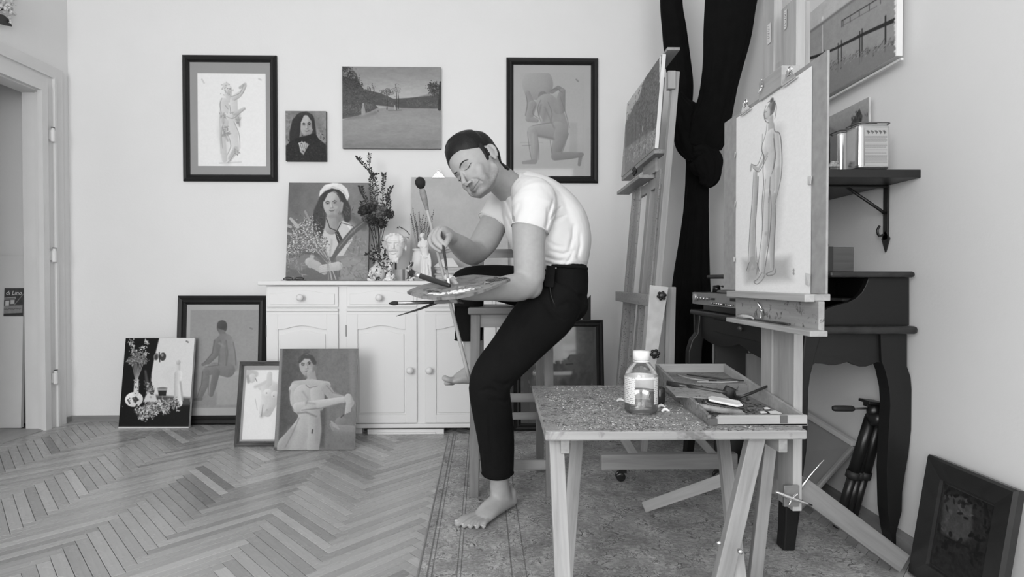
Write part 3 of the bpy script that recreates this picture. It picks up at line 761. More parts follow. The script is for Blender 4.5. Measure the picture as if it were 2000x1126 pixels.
up_(170, [(750, 182), (757, 178), (763, 182), (757, 188)], [70, 90, 80, 110], 8, 3, .6); up_(60, [(775, 172), (780, 180), (771, 180)], [96, 110], 9, 3, .5); up_(60, [(722, 174), (730, 172)], [100, 90], 10, 2.5, .5)
up_(520, [(850, 168), (856, 176), (850, 184), (843, 170), (858, 190), (846, 178)], [52, 62, 74, 84], 11, 3.6); p.cap([(861, 163), (859, 215)], [2, 3], 52)
p.cap([(711, 209), (711, 216), (712, 228)], [1.8, 3.6, 4.6], 148, soft=.8, sh=10); p.ell(711, 205, 1.7, 2.2, 158); p.cap([(772, 208), (773, 216)], [.9, 1.6], 160); p.poly([(735, 207), (762, 210), (742, 214)], 160, soft=1)
p.cap([(760, 217.5), (785, 217)], .8, 84, al=.6); p.cap([(676, 232), (712, 230), (735, 222)], 3, 108, soft=3, al=.6)
p.cap([(700, 240), (800, 236), (860, 240)], 8, 152, soft=12, al=.5).cap([(680, 284), (760, 287), (850, 284)], 9, 112, soft=14, al=.6)
p.nz(4, 5, 3, 1).nz(3, 2, 2, 1)
canvas(p, 'landscape_painting', 'wide unframed landscape painting of a meadow lined with trees', .02, M_canvdark)
# --- B: kneeling figure drawing
f = pic_wall(989, 113.5, 1167, 358, YW); a = inner(f, 1015, 143.5, 1140.5, 330, base=168, dens=1.6)
a.poly([(1112, 240), (1127, 240), (1127, 300), (1112, 300)], 158, soft=3); a.poly([(1015, 278), (1060, 278), (1060, 280), (1015, 280)], 158)
a.ell(1050, 165, 30, 31, 150, sh=16); a.ell(1050, 165, 20, 20, 158, soft=10, al=.5)
a.cap([(1030, 182), (1036, 200), (1029, 225)], [5, 7, 4], 140, sh=14); a.ell(1060, 188, 9, 9, 120, sh=8); a.cap([(1078, 180), (1090, 172), (1100, 178)], [4, 4, 4], 128)
a.cap([(1068, 206), (1080, 225), (1090, 250)], [22, 22, 20], 142, sh=16); a.cap([(1098, 180), (1092, 212)], [6, 12], 132, sh=12)
a.cap([(1040, 205), (1033, 232), (1048, 236)], [8, 7, 4], 140, sh=14)
a.cap([(1088, 256), (1062, 255), (1040, 256)], [18, 14, 10], 140, sh=18); a.cap([(1040, 258), (1044, 285), (1044, 312)], [9, 8, 6], 144, sh=16)
a.cap([(1044, 316), (1022, 318)], [5, 3], 136); a.cap([(1096, 262), (1086, 296), (1084, 304)], [14, 10, 8], 132, sh=16)
a.cap([(1084, 306), (1110, 304), (1136, 302)], [8, 7, 4], 130, sh=12); a.cap([(1134, 302), (1131, 322)], [4, 3], 126)
a.cap([(1064, 210), (1082, 250)], 1.2, 118, soft=2, al=.7).cap([(1052, 266), (1080, 272)], 2.4, 112, soft=3, al=.7).cap([(1056, 206), (1052, 226)], 1.4, 116, soft=2, al=.7)
a.cap([(1020, 285), (1036, 284)], .6, 130).cap([(1125, 156), (1129, 160)], 1.4, 130)
for ln in ([(1027, 184), (1030, 205), (1026, 226)], [(1046, 206), (1040, 222), (1052, 232)], [(1056, 196), (1050, 214), (1056, 238)], [(1094, 190), (1104, 220), (1112, 250)], [(1030, 258), (1034, 290), (1038, 312)], [(1050, 268), (1052, 290), (1052, 312)], [(1040, 246), (1062, 242), (1080, 240)], [(1110, 262), (1100, 292), (1096, 300)], [(1074, 274), (1078, 300)], [(1094, 312), (1116, 310), (1136, 306)], [(1070, 200), (1078, 222), (1074, 240)], [(1072, 180), (1086, 174), (1098, 182)]): a.line(ln, .8, 112, soft=.9, al=.8)
a.cap([(1086, 190), (1094, 230)], 4, 150, soft=6, al=.6).cap([(1066, 216), (1060, 240)], 3, 122, soft=5, al=.6).cap([(1040, 262), (1042, 300)], 2, 158, soft=3, al=.7).nz(2, 2)
framed(f, 'framed_drawing', 'black framed drawing of a kneeling man carrying a globe, hung on the wall', 'picture', f.W*.078, M_frame, mount_m=M_mountlight, art=a)

# --- portrait on the sideboard (leaning)
def up_pic(x0, y0, x1, y1, Yb, Yt, zb, **kw):
    """leaning picture: bottom edge on height zb at depth Yb; (x0,y1) bottom left pixel, y0 the top pixel row"""
    BL = P(x0, y1, Yb); BR = P(x1, y1, Yb); BL.z = BR.z = zb
    TL = P(x0, y0, Yt); w = V((0, Yt-Yb, TL.z-zb)); return Pic(BL+w, (1, 0, 0), -w, BR.x-BL.x, w.length, **kw)
p = up_pic(560, 358, 720, 546, 3.50, 3.565, ZTOP, base=118, dens=1.8); p.grad(565, 360, 104, 700, 380, 122).nz(5, 14)
p.poly([(557, 548), (558, 522), (585, 500), (640, 478), (690, 455), (722, 470), (722, 548)], 102, soft=2)
p.poly([(672, 420), (690, 424), (706, 436), (722, 455), (722, 548), (664, 548), (652, 470)], 130, soft=1.5); p.cap([(690, 425), (712, 445)], 6, 88, soft=4, al=.7)
p.cap([(640, 385), (627, 415), (624, 455)], [12, 12, 11], 64, soft=2); p.cap([(668, 385), (678, 410), (680, 428)], [9, 9, 7], 60, soft=2); p.dabs([(626, 420), (624, 440), (680, 415)], 60, .8, [50, 84, 72], 19, 6, .6, 5)
p.poly([(636, 446), (655, 440), (672, 432), (696, 444), (690, 470), (672, 500), (645, 502), (626, 480)], 190, soft=1); p.cap([(650, 470), (646, 500)], 2, 168, soft=2); p.cap([(682, 442), (690, 452)], 2, 214, soft=1.5)
p.cap([(652, 418), (650, 446)], [10, 13], 150, sh=20, soft=1); p.cap([(660, 425), (664, 440)], 3, 122, soft=3, al=.7); p.cap([(669, 398), (668, 412)], [3.4, 2.6], 152, soft=.8)
p.face(650, 400, 16.5, 24, -5, 166, 74, turn=-.2)
p.cap([(633, 392), (640, 376), (655, 369), (668, 378), (672, 392)], [3, 4, 4, 4, 4], 58, soft=1); p.poly([(625, 386), (627, 374), (636, 363), (652, 358.5), (668, 360), (680, 370), (684, 384), (680, 394), (674, 381), (664, 372), (650, 369), (637, 374)], 214, soft=1)
p.cap([(634, 376), (652, 366), (672, 374), (680, 388)], 1.3, 178, al=.6, soft=1).cap([(640, 364), (660, 361)], 2, 232, soft=2, al=.7)
p.cap([(640, 428), (646, 446), (660, 452), (668, 436)], .9, 62, soft=.5); p.poly([(656, 454), (663, 452), (672, 470), (666, 484), (660, 470)], 58, soft=.7); p.cap([(668, 436), (690, 442), (696, 446)], .7, 80)
for k in range(9): p.ell(659+k*1.3, 456+k*3, .7, .7, 190, soft=.4)
p.cap([(720, 432), (692, 452), (668, 480), (650, 508)], [6, 6, 6, 3], 92, soft=1); p.cap([(716, 432), (690, 452), (664, 484)], .8, 140, al=.7); p.cap([(697, 462), (690, 500), (688, 520)], 1, 100, al=.8).cap([(706, 466), (702, 500)], 1, 104, al=.7)
p.poly([(664, 510), (680, 502), (706, 506), (718, 520), (716, 542), (668, 546)], 140, soft=1.5); p.cap([(666, 512), (664, 540)], 1.6, 98, soft=1); p.cap([(690, 506), (712, 520)], 2, 158, soft=3, al=.6)
p.poly([(562, 512), (585, 496), (615, 498), (628, 510), (612, 520), (590, 528), (570, 526)], 118, soft=1.5); p.cap([(612, 500), (608, 520)], [4, 4], 168, soft=1)
p.cap([(606, 512), (622, 520), (636, 532)], [8, 8.5, 5], 168, sh=18, soft=.8); p.cap([(662, 520), (648, 522), (638, 524)], [8.5, 7.5, 5], 178, sh=16, soft=.8)
for k in range(4): p.cap([(646, 517+k*3.8), (632, 519+k*3.8), (627, 522+k*3.4)], [1.9, 1.7, 1.3], 184-k*3, sh=8, soft=.5); p.cap([(645, 519+k*3.8), (628, 523.6+k*3.5)], .4, 100, soft=.4)
for k in range(14): p.cap([(578+k*4.4, 440+abs(k-6)*4), (618+k*1.6, 488), (641+k*.6, 514)], [.5, .6, .6], 170-(k % 4)*22, soft=.5)
p.dabs([(585, 452), (598, 440), (612, 446), (580, 468), (603, 464), (572, 486), (590, 482), (622, 470), (632, 476), (612, 480), (566, 500), (600, 470)], 1500, .85, [190, 165, 130, 92, 206, 110, 76], 21, 7.5, .5, 1.6)
p.cap([(570, 428), (584, 444)], [2.6, 3.6], 170, sh=12).cap([(561, 441), (570, 444)], 2.6, 164).cap([(562, 456), (570, 458)], 2.4, 158).cap([(598, 414), (607, 432)], 2.2, 142)
p.cap([(562, 505), (600, 494), (630, 500), (642, 510)], 2.4, 84, al=.5); p.cap([(643, 514), (650, 546)], [1, 1.6], 160).cap([(646, 513), (658, 546)], .8, 176).cap([(642, 515), (644, 546)], .8, 140)
p.dabs([(700, 480), (690, 530), (580, 515), (710, 530)], 240, .9, [122, 138, 112, 146], 23, 12, .8, 4).nz(3, 2)
canvas(p, 'portrait_painting', 'unframed portrait of a woman in a pale beret holding wild flowers, standing on the sideboard', .02, M_canvdark)
# --- grey board with clip
p = up_pic(802, 346, 992, 548, 3.57, 3.615, ZTOP, base=176); p.nz(4, 18).nz(2, 3).cap([(820, 352), (850, 356), (860, 350)], 4, 166, soft=6, al=.5)
t = thing('drawing_board', 'pale grey drawing board standing on the sideboard behind the statuette', 'board', p.at(p.W/2, p.H))
mb = MB(); p.slab(mb, 0, 0, p.W, p.H, 0, .004); mesh_obj('board', mb, M_mountlight, t); p.build('toned_paper', t, .0046)
BOARD = p
M_chrome = mat('chrome', .75, .18, .5, .02, metal=1); M_dkmetal = mat('dark_metal', .05, .4, .5)
def bulldog(c, u, up, n, s, label):
    """bulldog clip: c at jaw centre, u along the jaw, up away from the paper, n to the viewer"""
    u, up, n = V(u).normalized(), V(up).normalized(), V(n).normalized(); c = V(c)
    t = thing('bulldog_clip', label, 'clip', c)
    mb = MB(); mb.tube([c-u*s*.5, c+u*s*.5], (s*.07, s*.05), 10, 1, n); mb.prism([c-u*s*.48+up*s*.0, c+u*s*.48, c+u*s*.18+up*s*.34+n*s*.06, c-u*s*.18+up*s*.34+n*s*.06], n*s*.02); mesh_obj('jaw', mb, M_chrome, t)
    mb = MB(); R = s*.13; cc = c+up*s*.47
    pts = [cc+u*(R*math.cos(a))+up*(R*math.sin(a)) for a in [k*math.pi/8 for k in range(17)]]; mb.tube(pts, s*.03, 6, 1, n); mb.prism([c-u*s*.12+up*s*.2+n*s*.07, c+u*s*.12+up*s*.2+n*s*.07, c+u*s*.07+up*s*.42+n*s*.1, c-u*s*.07+up*s*.42+n*s*.1], n*s*.02)
    mesh_obj('handle', mb, M_chrome, t)
    mb = MB(); mb.tube([c-u*s*.16+up*s*.3+n*s*.04, c+u*s*.16+up*s*.3+n*s*.04], s*.055, 8, 1, n); mesh_obj('spring', mb, M_dkmetal, t)
    return t
a_, b_ = p.tf(857, 347); bulldog(p.at(a_, b_, .008), p.u, -p.w, p.n, .085, 'silver bulldog clip on top edge of the grey board on the sideboard')

# --- floor: big framed seated nude from behind
f = up_pic(343, 577, 519.5, 827, 3.54, 3.59, 0, k=1.15); a = inner(f, 374, 605, 504, 795, base=150, dens=1.4, k=1.15)
a.grad(380, 606, 146, 470, 790, 152).poly([(374, 770), (504, 762), (504, 795), (374, 795)], 140, soft=6)
a.poly([(428, 730), (470, 724), (470, 790), (424, 790)], 158, soft=3); a.cap([(430, 734), (466, 728)], 4, 166, soft=2)
a.ell(435, 638, 10, 12, 84, sh=8); a.cap([(436, 650), (440, 662)], [6, 7], 118, sh=8); a.ell(432, 644, 4, 7, 112, soft=2)
a.cap([(440, 668), (444, 690), (447, 712)], [17, 16, 19], 130, sh=14, L=(.7, .3)); a.cap([(426, 668), (422, 690), (408, 706)], [8, 7, 5], 118, sh=10); a.cap([(408, 706), (398, 711)], [4, 3], 116)
a.cap([(446, 722), (420, 718), (404, 726)], [14, 11, 8], 124, sh=12); a.cap([(404, 726), (402, 752), (392, 776)], [7, 6, 4], 120, sh=10); a.cap([(424, 726), (418, 752), (414, 770)], [7, 6, 4], 112, sh=8)
a.ell(435, 634, 9.5, 9, 70, sh=10, soft=1); a.cap([(457, 668), (461, 690), (462, 712)], 1, 104, soft=1.2, al=.8).cap([(421, 664), (416, 690), (400, 708)], .8, 96, soft=1, al=.8).cap([(430, 690), (428, 712)], .8, 100, soft=1, al=.7).cap([(402, 716), (430, 712)], .8, 96, soft=1, al=.7).cap([(397, 726), (395, 750), (387, 774)], .8, 94, soft=1, al=.8).cap([(410, 735), (408, 770)], .8, 100, soft=1, al=.7).cap([(443, 665), (446, 690), (443, 712)], 1.4, 104, soft=1.5, al=.7).cap([(430, 670), (440, 676)], 2, 146, soft=2, al=.7)
a.cap([(394, 778), (382, 779)], [3.5, 2.5], 114).cap([(440, 668), (444, 705)], 1, 112, soft=2, al=.7).cap([(490, 640), (494, 642)], 1.5, 120).nz(2.5, 4).nz(2, 1.6)
framed(f, 'framed_drawing', 'large black framed drawing of a seated man seen from behind, leaning left of the sideboard', 'picture', .058, M_frame, mount_m=M_mountlight, art=a)
# --- floor: still life canvas
p = up_pic(235.5, 660, 372, 827, 3.46, 3.535, 0, base=205, dens=2.0, k=1.15)
X = lambda x, y: (x, y)
p.poly([(230, 655), (316, 655), (305, 700), (300, 728), (296, 790), (230, 790)], 14, soft=1.5); p.poly([(230, 788), (376, 784), (376, 832), (230, 832)], 16, soft=2)
p.grad(310, 665, 205, 380, 780, 222, 0); p.poly([(300, 770), (376, 776), (376, 790), (296, 792)], 70, soft=4)
p.ell(266, 779, 17, 14, 214, sh=20); p.cap([(270, 768), (271, 742)], [5, 4], 205, sh=14); p.ell(270.5, 741.5, 5.5, 1.6, 190); p.poly([(262, 776), (270, 773), (276, 780), (268, 787)], 60, soft=1); p.cap([(254, 780), (258, 786)], 1.4, 90)
p.dabs([(266, 775), (271, 752), (258, 784)], 22, .9, [80, 100], 31, 5, .6)
for k in range(8): p.cap([(270+k*.4-1, 742), (262+k*3.2, 705+abs(k-4))], .6, 130+k*5)
p.dabs([(268, 698), (278, 702), (262, 704), (272, 692), (284, 698)], 420, 1.1, [92, 130, 60, 150, 110, 76], 32, 4, .6); p.dabs([(262, 676), (266, 685), (290, 668), (284, 680), (288, 690), (260, 668)], 120, 1, [170, 120, 200], 33, 2.6, .5)
p.ell(309, 696, 5, 7, 120).ell(322, 696, 6, 8, 60).ell(321, 693, 2.6, 3, 130).cap([(315, 688), (316, 706)], 1, 30); p.ell(309, 697, 3, 5, 60)
p.cap([(352, 712), (352, 727)], [4, 3.4], 190, sh=15).ell(352, 707, 4.4, 5, 178, sh=20).cap([(352, 730), (350, 752), (352, 786)], [7.5, 6, 8], 198, sh=26, L=(.9, -.3)).cap([(356, 745), (360, 780)], 1.6, 160, soft=2)
p.cap([(340, 720), (330, 730), (336, 742)], 6, 196, soft=8, al=.5)
p.poly([(312, 758), (330, 758), (328, 772), (314, 772)], 34, soft=1).poly([(312, 757), (330, 757), (330, 762), (312, 762)], 150, soft=1); p.ell(321, 757, 9, 2, 120); p.cap([(321, 773), (321, 783)], 1.2, 120)
p.poly([(284, 784), (292, 762), (304, 758), (312, 784)], 196, soft=1.5); p.cap([(288, 724), (294, 760)], [2, 4], 70, soft=2); p.dabs([(296, 755), (300, 765), (292, 750)], 40, 1.6, [90, 60, 160], 34, 5)
p.dabs([(275, 800), (290, 795), (305, 790), (320, 788), (335, 785), (345, 788), (300, 805), (285, 812), (325, 800), (310, 798)], 620, 1.15, [175, 120, 200, 90, 150, 60], 35, 4.6, .6, 2.2)
p.cap([(368, 666), (371, 668)], 1.6, 120).nz(2.5, 2)
canvas(p, 'still_life_painting', 'dark and white still life of flowers, round vase and statuette, leftmost canvas on the floor', .02, M_canvas)
# --- floor: small framed drawing
f = up_pic(459, 705, 575, 868, 3.07, 3.145, 0, k=1.15); a = inner(f, 483, 722, 560, 857, base=226, dens=1.8, k=.92)
a.cap([(485, 732), (488, 728), (500, 730)], [5, 7, 6], 190, soft=2); a.ell(494, 738, 7, 9, 205, sh=10); a.cap([(485, 735), (487, 745)], 3, 165, soft=2); a.cap([(500, 738), (503, 744)], .8, 140)
a.cap([(510, 756), (530, 750), (546, 752)], [5, 8, 6], 208, sh=12); a.cap([(520, 752), (522, 780), (516, 802)], [9, 10, 9], 206, sh=16); a.cap([(536, 756), (534, 785), (524, 805)], [9, 9, 8], 196, sh=14)
a.ell(524, 766, 8, 7, 216, sh=14).ell(538, 770, 7, 7, 206, sh=12); a.ell(522, 767, 1.2, 1.2, 130).ell(536, 773, 1.2, 1.2, 120); a.ell(523, 800, 1, 1.6, 130)
a.cap([(500, 755), (512, 750), (524, 744)], 3, 200, soft=2).cap([(512, 812), (530, 800)], [3, 4], 186, soft=3).cap([(515, 790), (512, 812)], .7, 140).cap([(528, 730), (527, 748)], [5, 6], 200, sh=10).cap([(500, 778), (504, 800)], .6, 190).nz(2, 2)
framed(f, 'framed_drawing', 'small brown framed pale figure sketch standing on the floor against the sideboard', 'picture', .026, M_wfr, mount_m=M_mountgrey, art=a)
# --- floor: seated nude portrait canvas
p = up_pic(538, 681, 693.5, 872.5, 3.0, 3.09, 0, base=92, dens=1.4, k=1.2); p.nz(9, 18).grad(560, 700, 60, 640, 700, 104, .7).nz(4, 8)
p.poly([(538, 872), (547, 681), (555, 681), (546, 872)], 140, soft=2, al=.7); p.poly([(628, 760), (640, 770), (636, 872), (612, 872)], 60, soft=4, al=.7); p.grad(640, 790, 0, 700, 872, 0, 0)
p.cap([(598, 706), (600, 688)], [10, 4], 66, soft=1.5).ell(601, 686, 7, 4.5, 78); p.cap([(590, 700), (600, 694), (612, 700), (616, 712)], [4, 5, 5, 4], 62, soft=1.5); p.face(602, 713, 14.5, 21, -10, 160, 40, turn=-.3, smile=.3)
p.cap([(610, 728), (612, 742), (606, 750)], [8, 9, 12], 148, sh=22); p.ell(616, 712, 2.5, 5, 140)
p.cap([(580, 752), (612, 750), (640, 752)], [9, 10, 8], 172, sh=14); p.cap([(578, 760), (580, 785), (592, 800)], [11, 10, 8], 176, sh=24); p.cap([(596, 770), (600, 795), (612, 806)], [20, 20, 12], 178, sh=20); p.cap([(622, 765), (624, 790)], [14, 12], 172, sh=22, L=(-.9, -.2))
p.cap([(638, 756), (650, 772), (672, 778)], [9, 8, 6], 150, sh=22); p.cap([(584, 795), (620, 790), (672, 780)], [10, 9, 6], 182, sh=26); p.cap([(600, 806), (630, 800)], 3, 100, soft=3, al=.6)
p.cap([(682, 775), (686, 786), (680, 800)], [7, 8, 4], 176, sh=14)
for k in range(3): p.cap([(680+k*3.4, 788), (677+k*4, 806-k*2)], 1.8, 176-k*8)
p.cap([(606, 806), (600, 830), (585, 856), (575, 872)], [17, 21, 26, 30], 168, sh=24); p.cap([(616, 806), (618, 840), (614, 872)], [12, 13, 12], 158, sh=20, L=(-.9, .1)); p.cap([(584, 806), (600, 804), (620, 812)], 1.6, 96, soft=2, al=.7)
p.cap([(613, 838), (612, 844)], 1.4, 60, soft=1); p.cap([(572, 840), (560, 860), (556, 872)], [8, 10, 12], 120, soft=8, al=.5)
p.cap([(612, 705), (617, 712), (614, 724)], 2, 90, soft=2, al=.6)
p.cap([(588, 706), (596, 696), (610, 697), (617, 708)], [3, 4, 4, 4], 60, soft=1.5); p.cap([(594, 764), (604, 778), (600, 790)], 1.2, 140, soft=3, al=.8); p.cap([(600, 751), (607, 757), (622, 753)], .7, 112, soft=1)
p.cap([(569, 762), (567, 785), (576, 800)], 1, 88, soft=1.6, al=.8).cap([(592, 800), (630, 796), (670, 786)], .8, 92, soft=1.2, al=.8).cap([(600, 785), (618, 788)], 1.4, 128, soft=3, al=.7).cap([(640, 752), (652, 766), (672, 771)], .7, 100, soft=1, al=.7)
p.cap([(587, 815), (574, 845), (560, 872)], 1, 100, soft=1.5, al=.6).cap([(629, 808), (631, 835), (627, 872)], 1, 80, soft=1.2, al=.8).cap([(603, 812), (606, 850), (598, 872)], 3, 182, soft=5, al=.6).cap([(622, 820), (622, 860)], 4, 132, soft=4, al=.6)

p.ell(668, 822, 11, 9, 112, sh=16).cap([(668, 814), (673, 809)], 1, 60); p.cap([(650, 828), (655, 834), (690, 836)], [4, 6, 6], 128, sh=12); p.cap([(660, 840), (690, 838)], [7, 7], 120, soft=5, al=.6)
for k in range(3): p.cap([(649+k*2, 822+k*4), (660+k*2, 830+k*3)], 1.5, 150)
p.poly([(682, 681), (694, 681), (694, 800), (688, 790)], 128, soft=3, al=.5).nz(4, 2); p.c = np.where(p.c > 100, 100+(p.c-100)*.72, p.c)
canvas(p, 'nude_painting', 'unframed painting of a woman with folded arms on dark ground, in front of the sideboard', .02, M_canvas)
# --- framed glazed portrait behind the stool
f = up_pic(1003, 624.5, 1181, 838, 3.36, 3.44, 0, k=1.0); a = inner(f, 1030, 646, 1160, 832, base=88, k=.9)
a.poly([(1030, 646), (1088, 646), (1088, 832), (1030, 832)], 76, soft=1).ell(1115, 690, 19, 34, 102, sh=12, soft=3); a.ell(1108, 662, 16, 10, 62, soft=4); a.ell(1116, 686, 8, 2, 70).ell(1106, 685, 3, 1.4, 52).ell(1120, 684, 3, 1.4, 52).cap([(1112, 688), (1110, 700)], 1.6, 78, soft=2).cap([(1105, 711), (1118, 710)], 1.3, 62)
a.cap([(1090, 780), (1110, 745), (1150, 740)], [12, 14, 16], 72, soft=6).dabs([(1050, 700), (1060, 720), (1045, 740)], 30, 2, [100, 116, 92], 51, 12).nz(5, 6).nz(3, 2)
framed(f, 'framed_portrait', 'black framed portrait behind glass standing on the floor behind the stool', 'picture', .045, M_frame, mount_m=mat('mount_board_dark', .07, .7), art=a)
p = up_pic(1136, 576, 1153.5, 826, 3.50, 3.56, 0); mb = MB()
pts = [P(1138, 596, 3.53), P(1154, 576, 3.53), P(1154, 640, 3.53), P(1138, 640, 3.53)]; zlow = .0
poly = [pts[0], pts[1], V((pts[1].x, 3.53, 0)), V((pts[0].x, 3.53, 0))]; mb.prism(poly, (0, .02, 0))
t = mesh_obj('black_slat', mb, M_frame, bev=.001); tag(t, 'narrow black slat with slanted top standing behind the glazed portrait', 'slat')
mb = MB(); mb.beam(V((P(1081, 640, 3.28).x, 3.30, .0)), V((P(1081, 640, 3.28).x, 3.345, .70)), .044, .012, (0, -1, 0))
# --- right wall: jetty painting
def right_pic(px0, px1, ytop, ybot, X, k=1.35, **kw):
    """picture parallel to the right wall, far edge at px0, near edge at px1; heights measured at px1"""
    A = PX(px1, ybot, X); B = PX(px1, ytop, X); Cc = PX(px0, ybot, X)
    return Pic(V((X, Cc.y, B.z)), (0, -1, 0), (0, 0, -1), Cc.y-A.y, B.z-A.z, k=k, **kw)
JX = XR-.025
p = right_pic(1548, 1763, -120, 109, JX, base=140, dens=.8)
p.poly([(1540, 95), (1620, 42), (1720, -32), (1790, -90), (1790, -300), (1400, -300), (1500, 0)], 176, soft=3)
p.nz(4, 10); p.cap([(1540, 100), (1617, 45), (1690, -8), (1780, -80)], 2.6, 108, soft=3); p.ell(1617, 36, 2.2, 3, 225, soft=4)
p.cap([(1617, 50), (1617, 130), (1618, 180)], [1.4, 1.6, 1.6], 205, soft=1, al=.7)
p.poly([(1500, 290), (1617, 132), (1700, 100), (1790, 66), (1790, 160), (1617, 240)], 112, soft=8, al=.7)
p.cap([(1560, 124), (1616, 106), (1640, 96), (1700, 66), (1790, 26)], [3, 3, 2.4, 3, 4], 38)
for (x, yt, yb, r) in ((1621, 98, 128, 1), (1648, 85, 124, 1.2), (1654.5, 79, 119, 1.2), (1691, 62, 110, 1.4), (1695.5, 57, 104, 1.4), (1742, 32, 84, 2)): p.cap([(x, yt), (x, yb)], r, 36); p.cap([(x, yb), (x-1, yb+16)], r*.8, 92, soft=1.5, al=.6)
p.cap([(1655, 41), (1690, 20), (1725, -1)], 1, 46); p.cap([(1657, 50), (1690, 32), (1725, 12)], .6, 90, al=.8)
for (x, a0) in ((1655, 41), (1658, 40), (1672, 31), (1690, 20), (1710, 9), (1732, -5)): p.cap([(x, a0), (x, a0+12)], .9, 60)
rr = random.Random(5)
for k in range(130):
    t_ = rr.random(); x = 1618+t_*142; y = 132-t_*52+rr.gauss(0, 5); p.ell(x, y, 2.2, .7, rr.choice([60, 80, 150, 70]), ang=-25, soft=.6)
p.nz(3, 2)
for yy in np.linspace(-100, 108, 46): p.ell(1763, yy, rr.uniform(1, 5), 2.4, 215, soft=1)
canvas(p, 'jetty_painting', 'large unframed painting of a wooden jetty in still water on the right wall', .022, M_paper)
mb = MB(); p.slab(mb, -.004, p.H+.008, p.W+.004, p.H+.016, 0, .010)
t = mesh_obj('picture_ledge', mb, M_trim); tag(t, 'thin white ledge strip under the jetty painting on the right wall', 'ledge')
# --- dark picture bottom right
FX = XR-.03
A = PX(1825, 888, FX); f = Pic(V((FX, A.y, A.z)), (0, -1, 0), V((-.06, 0, -A.z)), .30, math.hypot(.06, A.z), k=.6)
a = sub_pic(f, .065, .068, f.W-.05, f.H-.055, base=52, k=.55, dens=1); a.nz(10, 8)
c = lambda x, y: (x, y)
a.poly([(1848, 960), (1880, 968), (1905, 985), (1905, 1050), (1880, 1060), (1845, 1040)], 92, soft=6); a.dabs([(1875, 1010), (1890, 990), (1860, 1030)], 40, 4, [100, 86, 110], 61, 10)
a.dabs([(1870, 960), (1900, 970), (1930, 990), (1940, 1040), (1920, 1080), (1860, 1070)], 160, 4, [30, 42, 55, 36], 62, 14); a.cap([(1850, 1048), (1898, 1070)], 1.5, 34).nz(6, 3)
framed(f, 'framed_painting', 'dark framed landscape with a thick black frame leaning on the right wall', 'picture', .066, mat('aged_black_frame', .022, .32, .5, .2, 8), art=a, mount_m=None, glass=False, dscale=1.1, prof=[(0, 0), (0, .016), (.1, .024), (.88, .018), (.92, .010), (1, .010), (1, 0)])
# ================================================================== THE PAINTER
def skinmat(name, v, rough=.5, sc=1.0, bmp=.06):
    m, nt, b = newmat(name); a = nt.nodes.new('ShaderNodeAttribute'); a.attribute_name = 'Col'
    n = noisen(nt, coords(nt, (1, 1, 1)), 60, 4); r = ramp(nt, n, [(.3, v*.95), (.7, v*1.04)])
    mx = nt.nodes.new('ShaderNodeMixRGB'); mx.blend_type = 'MULTIPLY'; mx.inputs[0].default_value = 1
    nt.links.new(a.outputs['Color'], mx.inputs[1]); nt.links.new(r.outputs[0], mx.inputs[2]); nt.links.new(mx.outputs[0], b.inputs['Base Color'])
    b.inputs['Roughness'].default_value = rough; b.inputs['Specular IOR Level'].default_value = .35; bump(nt, b, n, bmp, .002); return m
M_skin = skinmat('skin', .36)
man = thing('person', 'barefoot man in white t-shirt and black trousers, seated on the stool, painting with palette', 'person', (.0, 2.25, 0))
Lx = V((.49, -.705, .515)).normalized(); Uz = V((-.61, .148, .78)); Uz = (Uz-Lx*Uz.dot(Lx)).normalized(); Gy = Lx.cross(Uz).normalized()
HR = Matrix((Lx, Gy, Uz)).transposed()
EY = P(903.5, 336.5, 2.06); HS = 1.10
def H(x, y, z): return EY+(Lx*x+Gy*y+Uz*z)*HS
def hl(p): q = (V(p)-EY)/HS; return (q.dot(Lx), q.dot(Gy), q.dot(Uz))
sk = MB(); skb = sk; skf = MB()      # broad forms, then features
def he(c, r): sk.ell(H(*c), tuple(a*HS for a in r), HR, 24, 16)
def ht(pts, rs, sub=3): sk.tube([H(*p) for p in pts], [r*HS for r in rs], 12, sub, tuple(Gy))
he((0, -.086, .026), (.075, .098, .090)); he((0, -.052, -.02), (.060, .058, .082)); he((0, -.044, .035), (.062, .054, .050))
he((0, -.042, -.074), (.045, .044, .028)); he((0, -.007, -.091), (.020, .015, .013))
for s in (-1, 1):
    sk = skb
    ht([(s*.062, -.088, -.035), (s*.056, -.078, -.064), (s*.034, -.036, -.087), (s*.008, -.006, -.095)], [.007, .011, .012, .010])
    he((s*.038, -.026, -.030), (.026, .021, .024)); he((s*.030, -.022, -.062), (.026, .022, .028))
    sk = skf
    he((s*.031, -.0095, -.001), (.0145, .0105, .0092))
    ht([(s*.004, .001, .014), (s*.024, .001, .019), (s*.046, -.018, .014)], [.007, .0075, .004])
    he((s*.0098, .012, -.047), (.0062, .0080, .0055))
    # ear: bowl and rim
    for k, (a, b) in enumerate(((0, 0),)):
        he((s*.0765, -.095, -.002), (.009, .017, .025))
    ep = [(-.006, -.024), (-.008, -.010), (-.010, .008), (-.005, .021), (.005, .025), (.013, .020), (.016, .007), (.012, -.008), (.003, -.024)]
    ht([(s*(.078+.008*max(0, (b+.010)/.026)), -.096-b, c-.001) for (b, c) in ep], [.004, .0035, .0035, .004, .0042, .0045, .0045, .0045, .0055], 3)
    he((s*.078, -.091, -.026), (.005, .007, .008))
ht([(0, .000, .012), (0, .013, -.014), (0, .024, -.034), (0, .029, -.044)], [.0070, .0070, .0086, .0098]); he((0, .020, -.047), (.008, .010, .006))
sk = skb; he((0, -.012, -.068), (.032, .018, .022)); sk = skf
ht([(-.026, -.004, -.062), (-.010, .007, -.0655), (0, .0085, -.066), (.010, .007, -.0655), (.026, -.004, -.062)], [.003, .005, .0045, .005, .003])
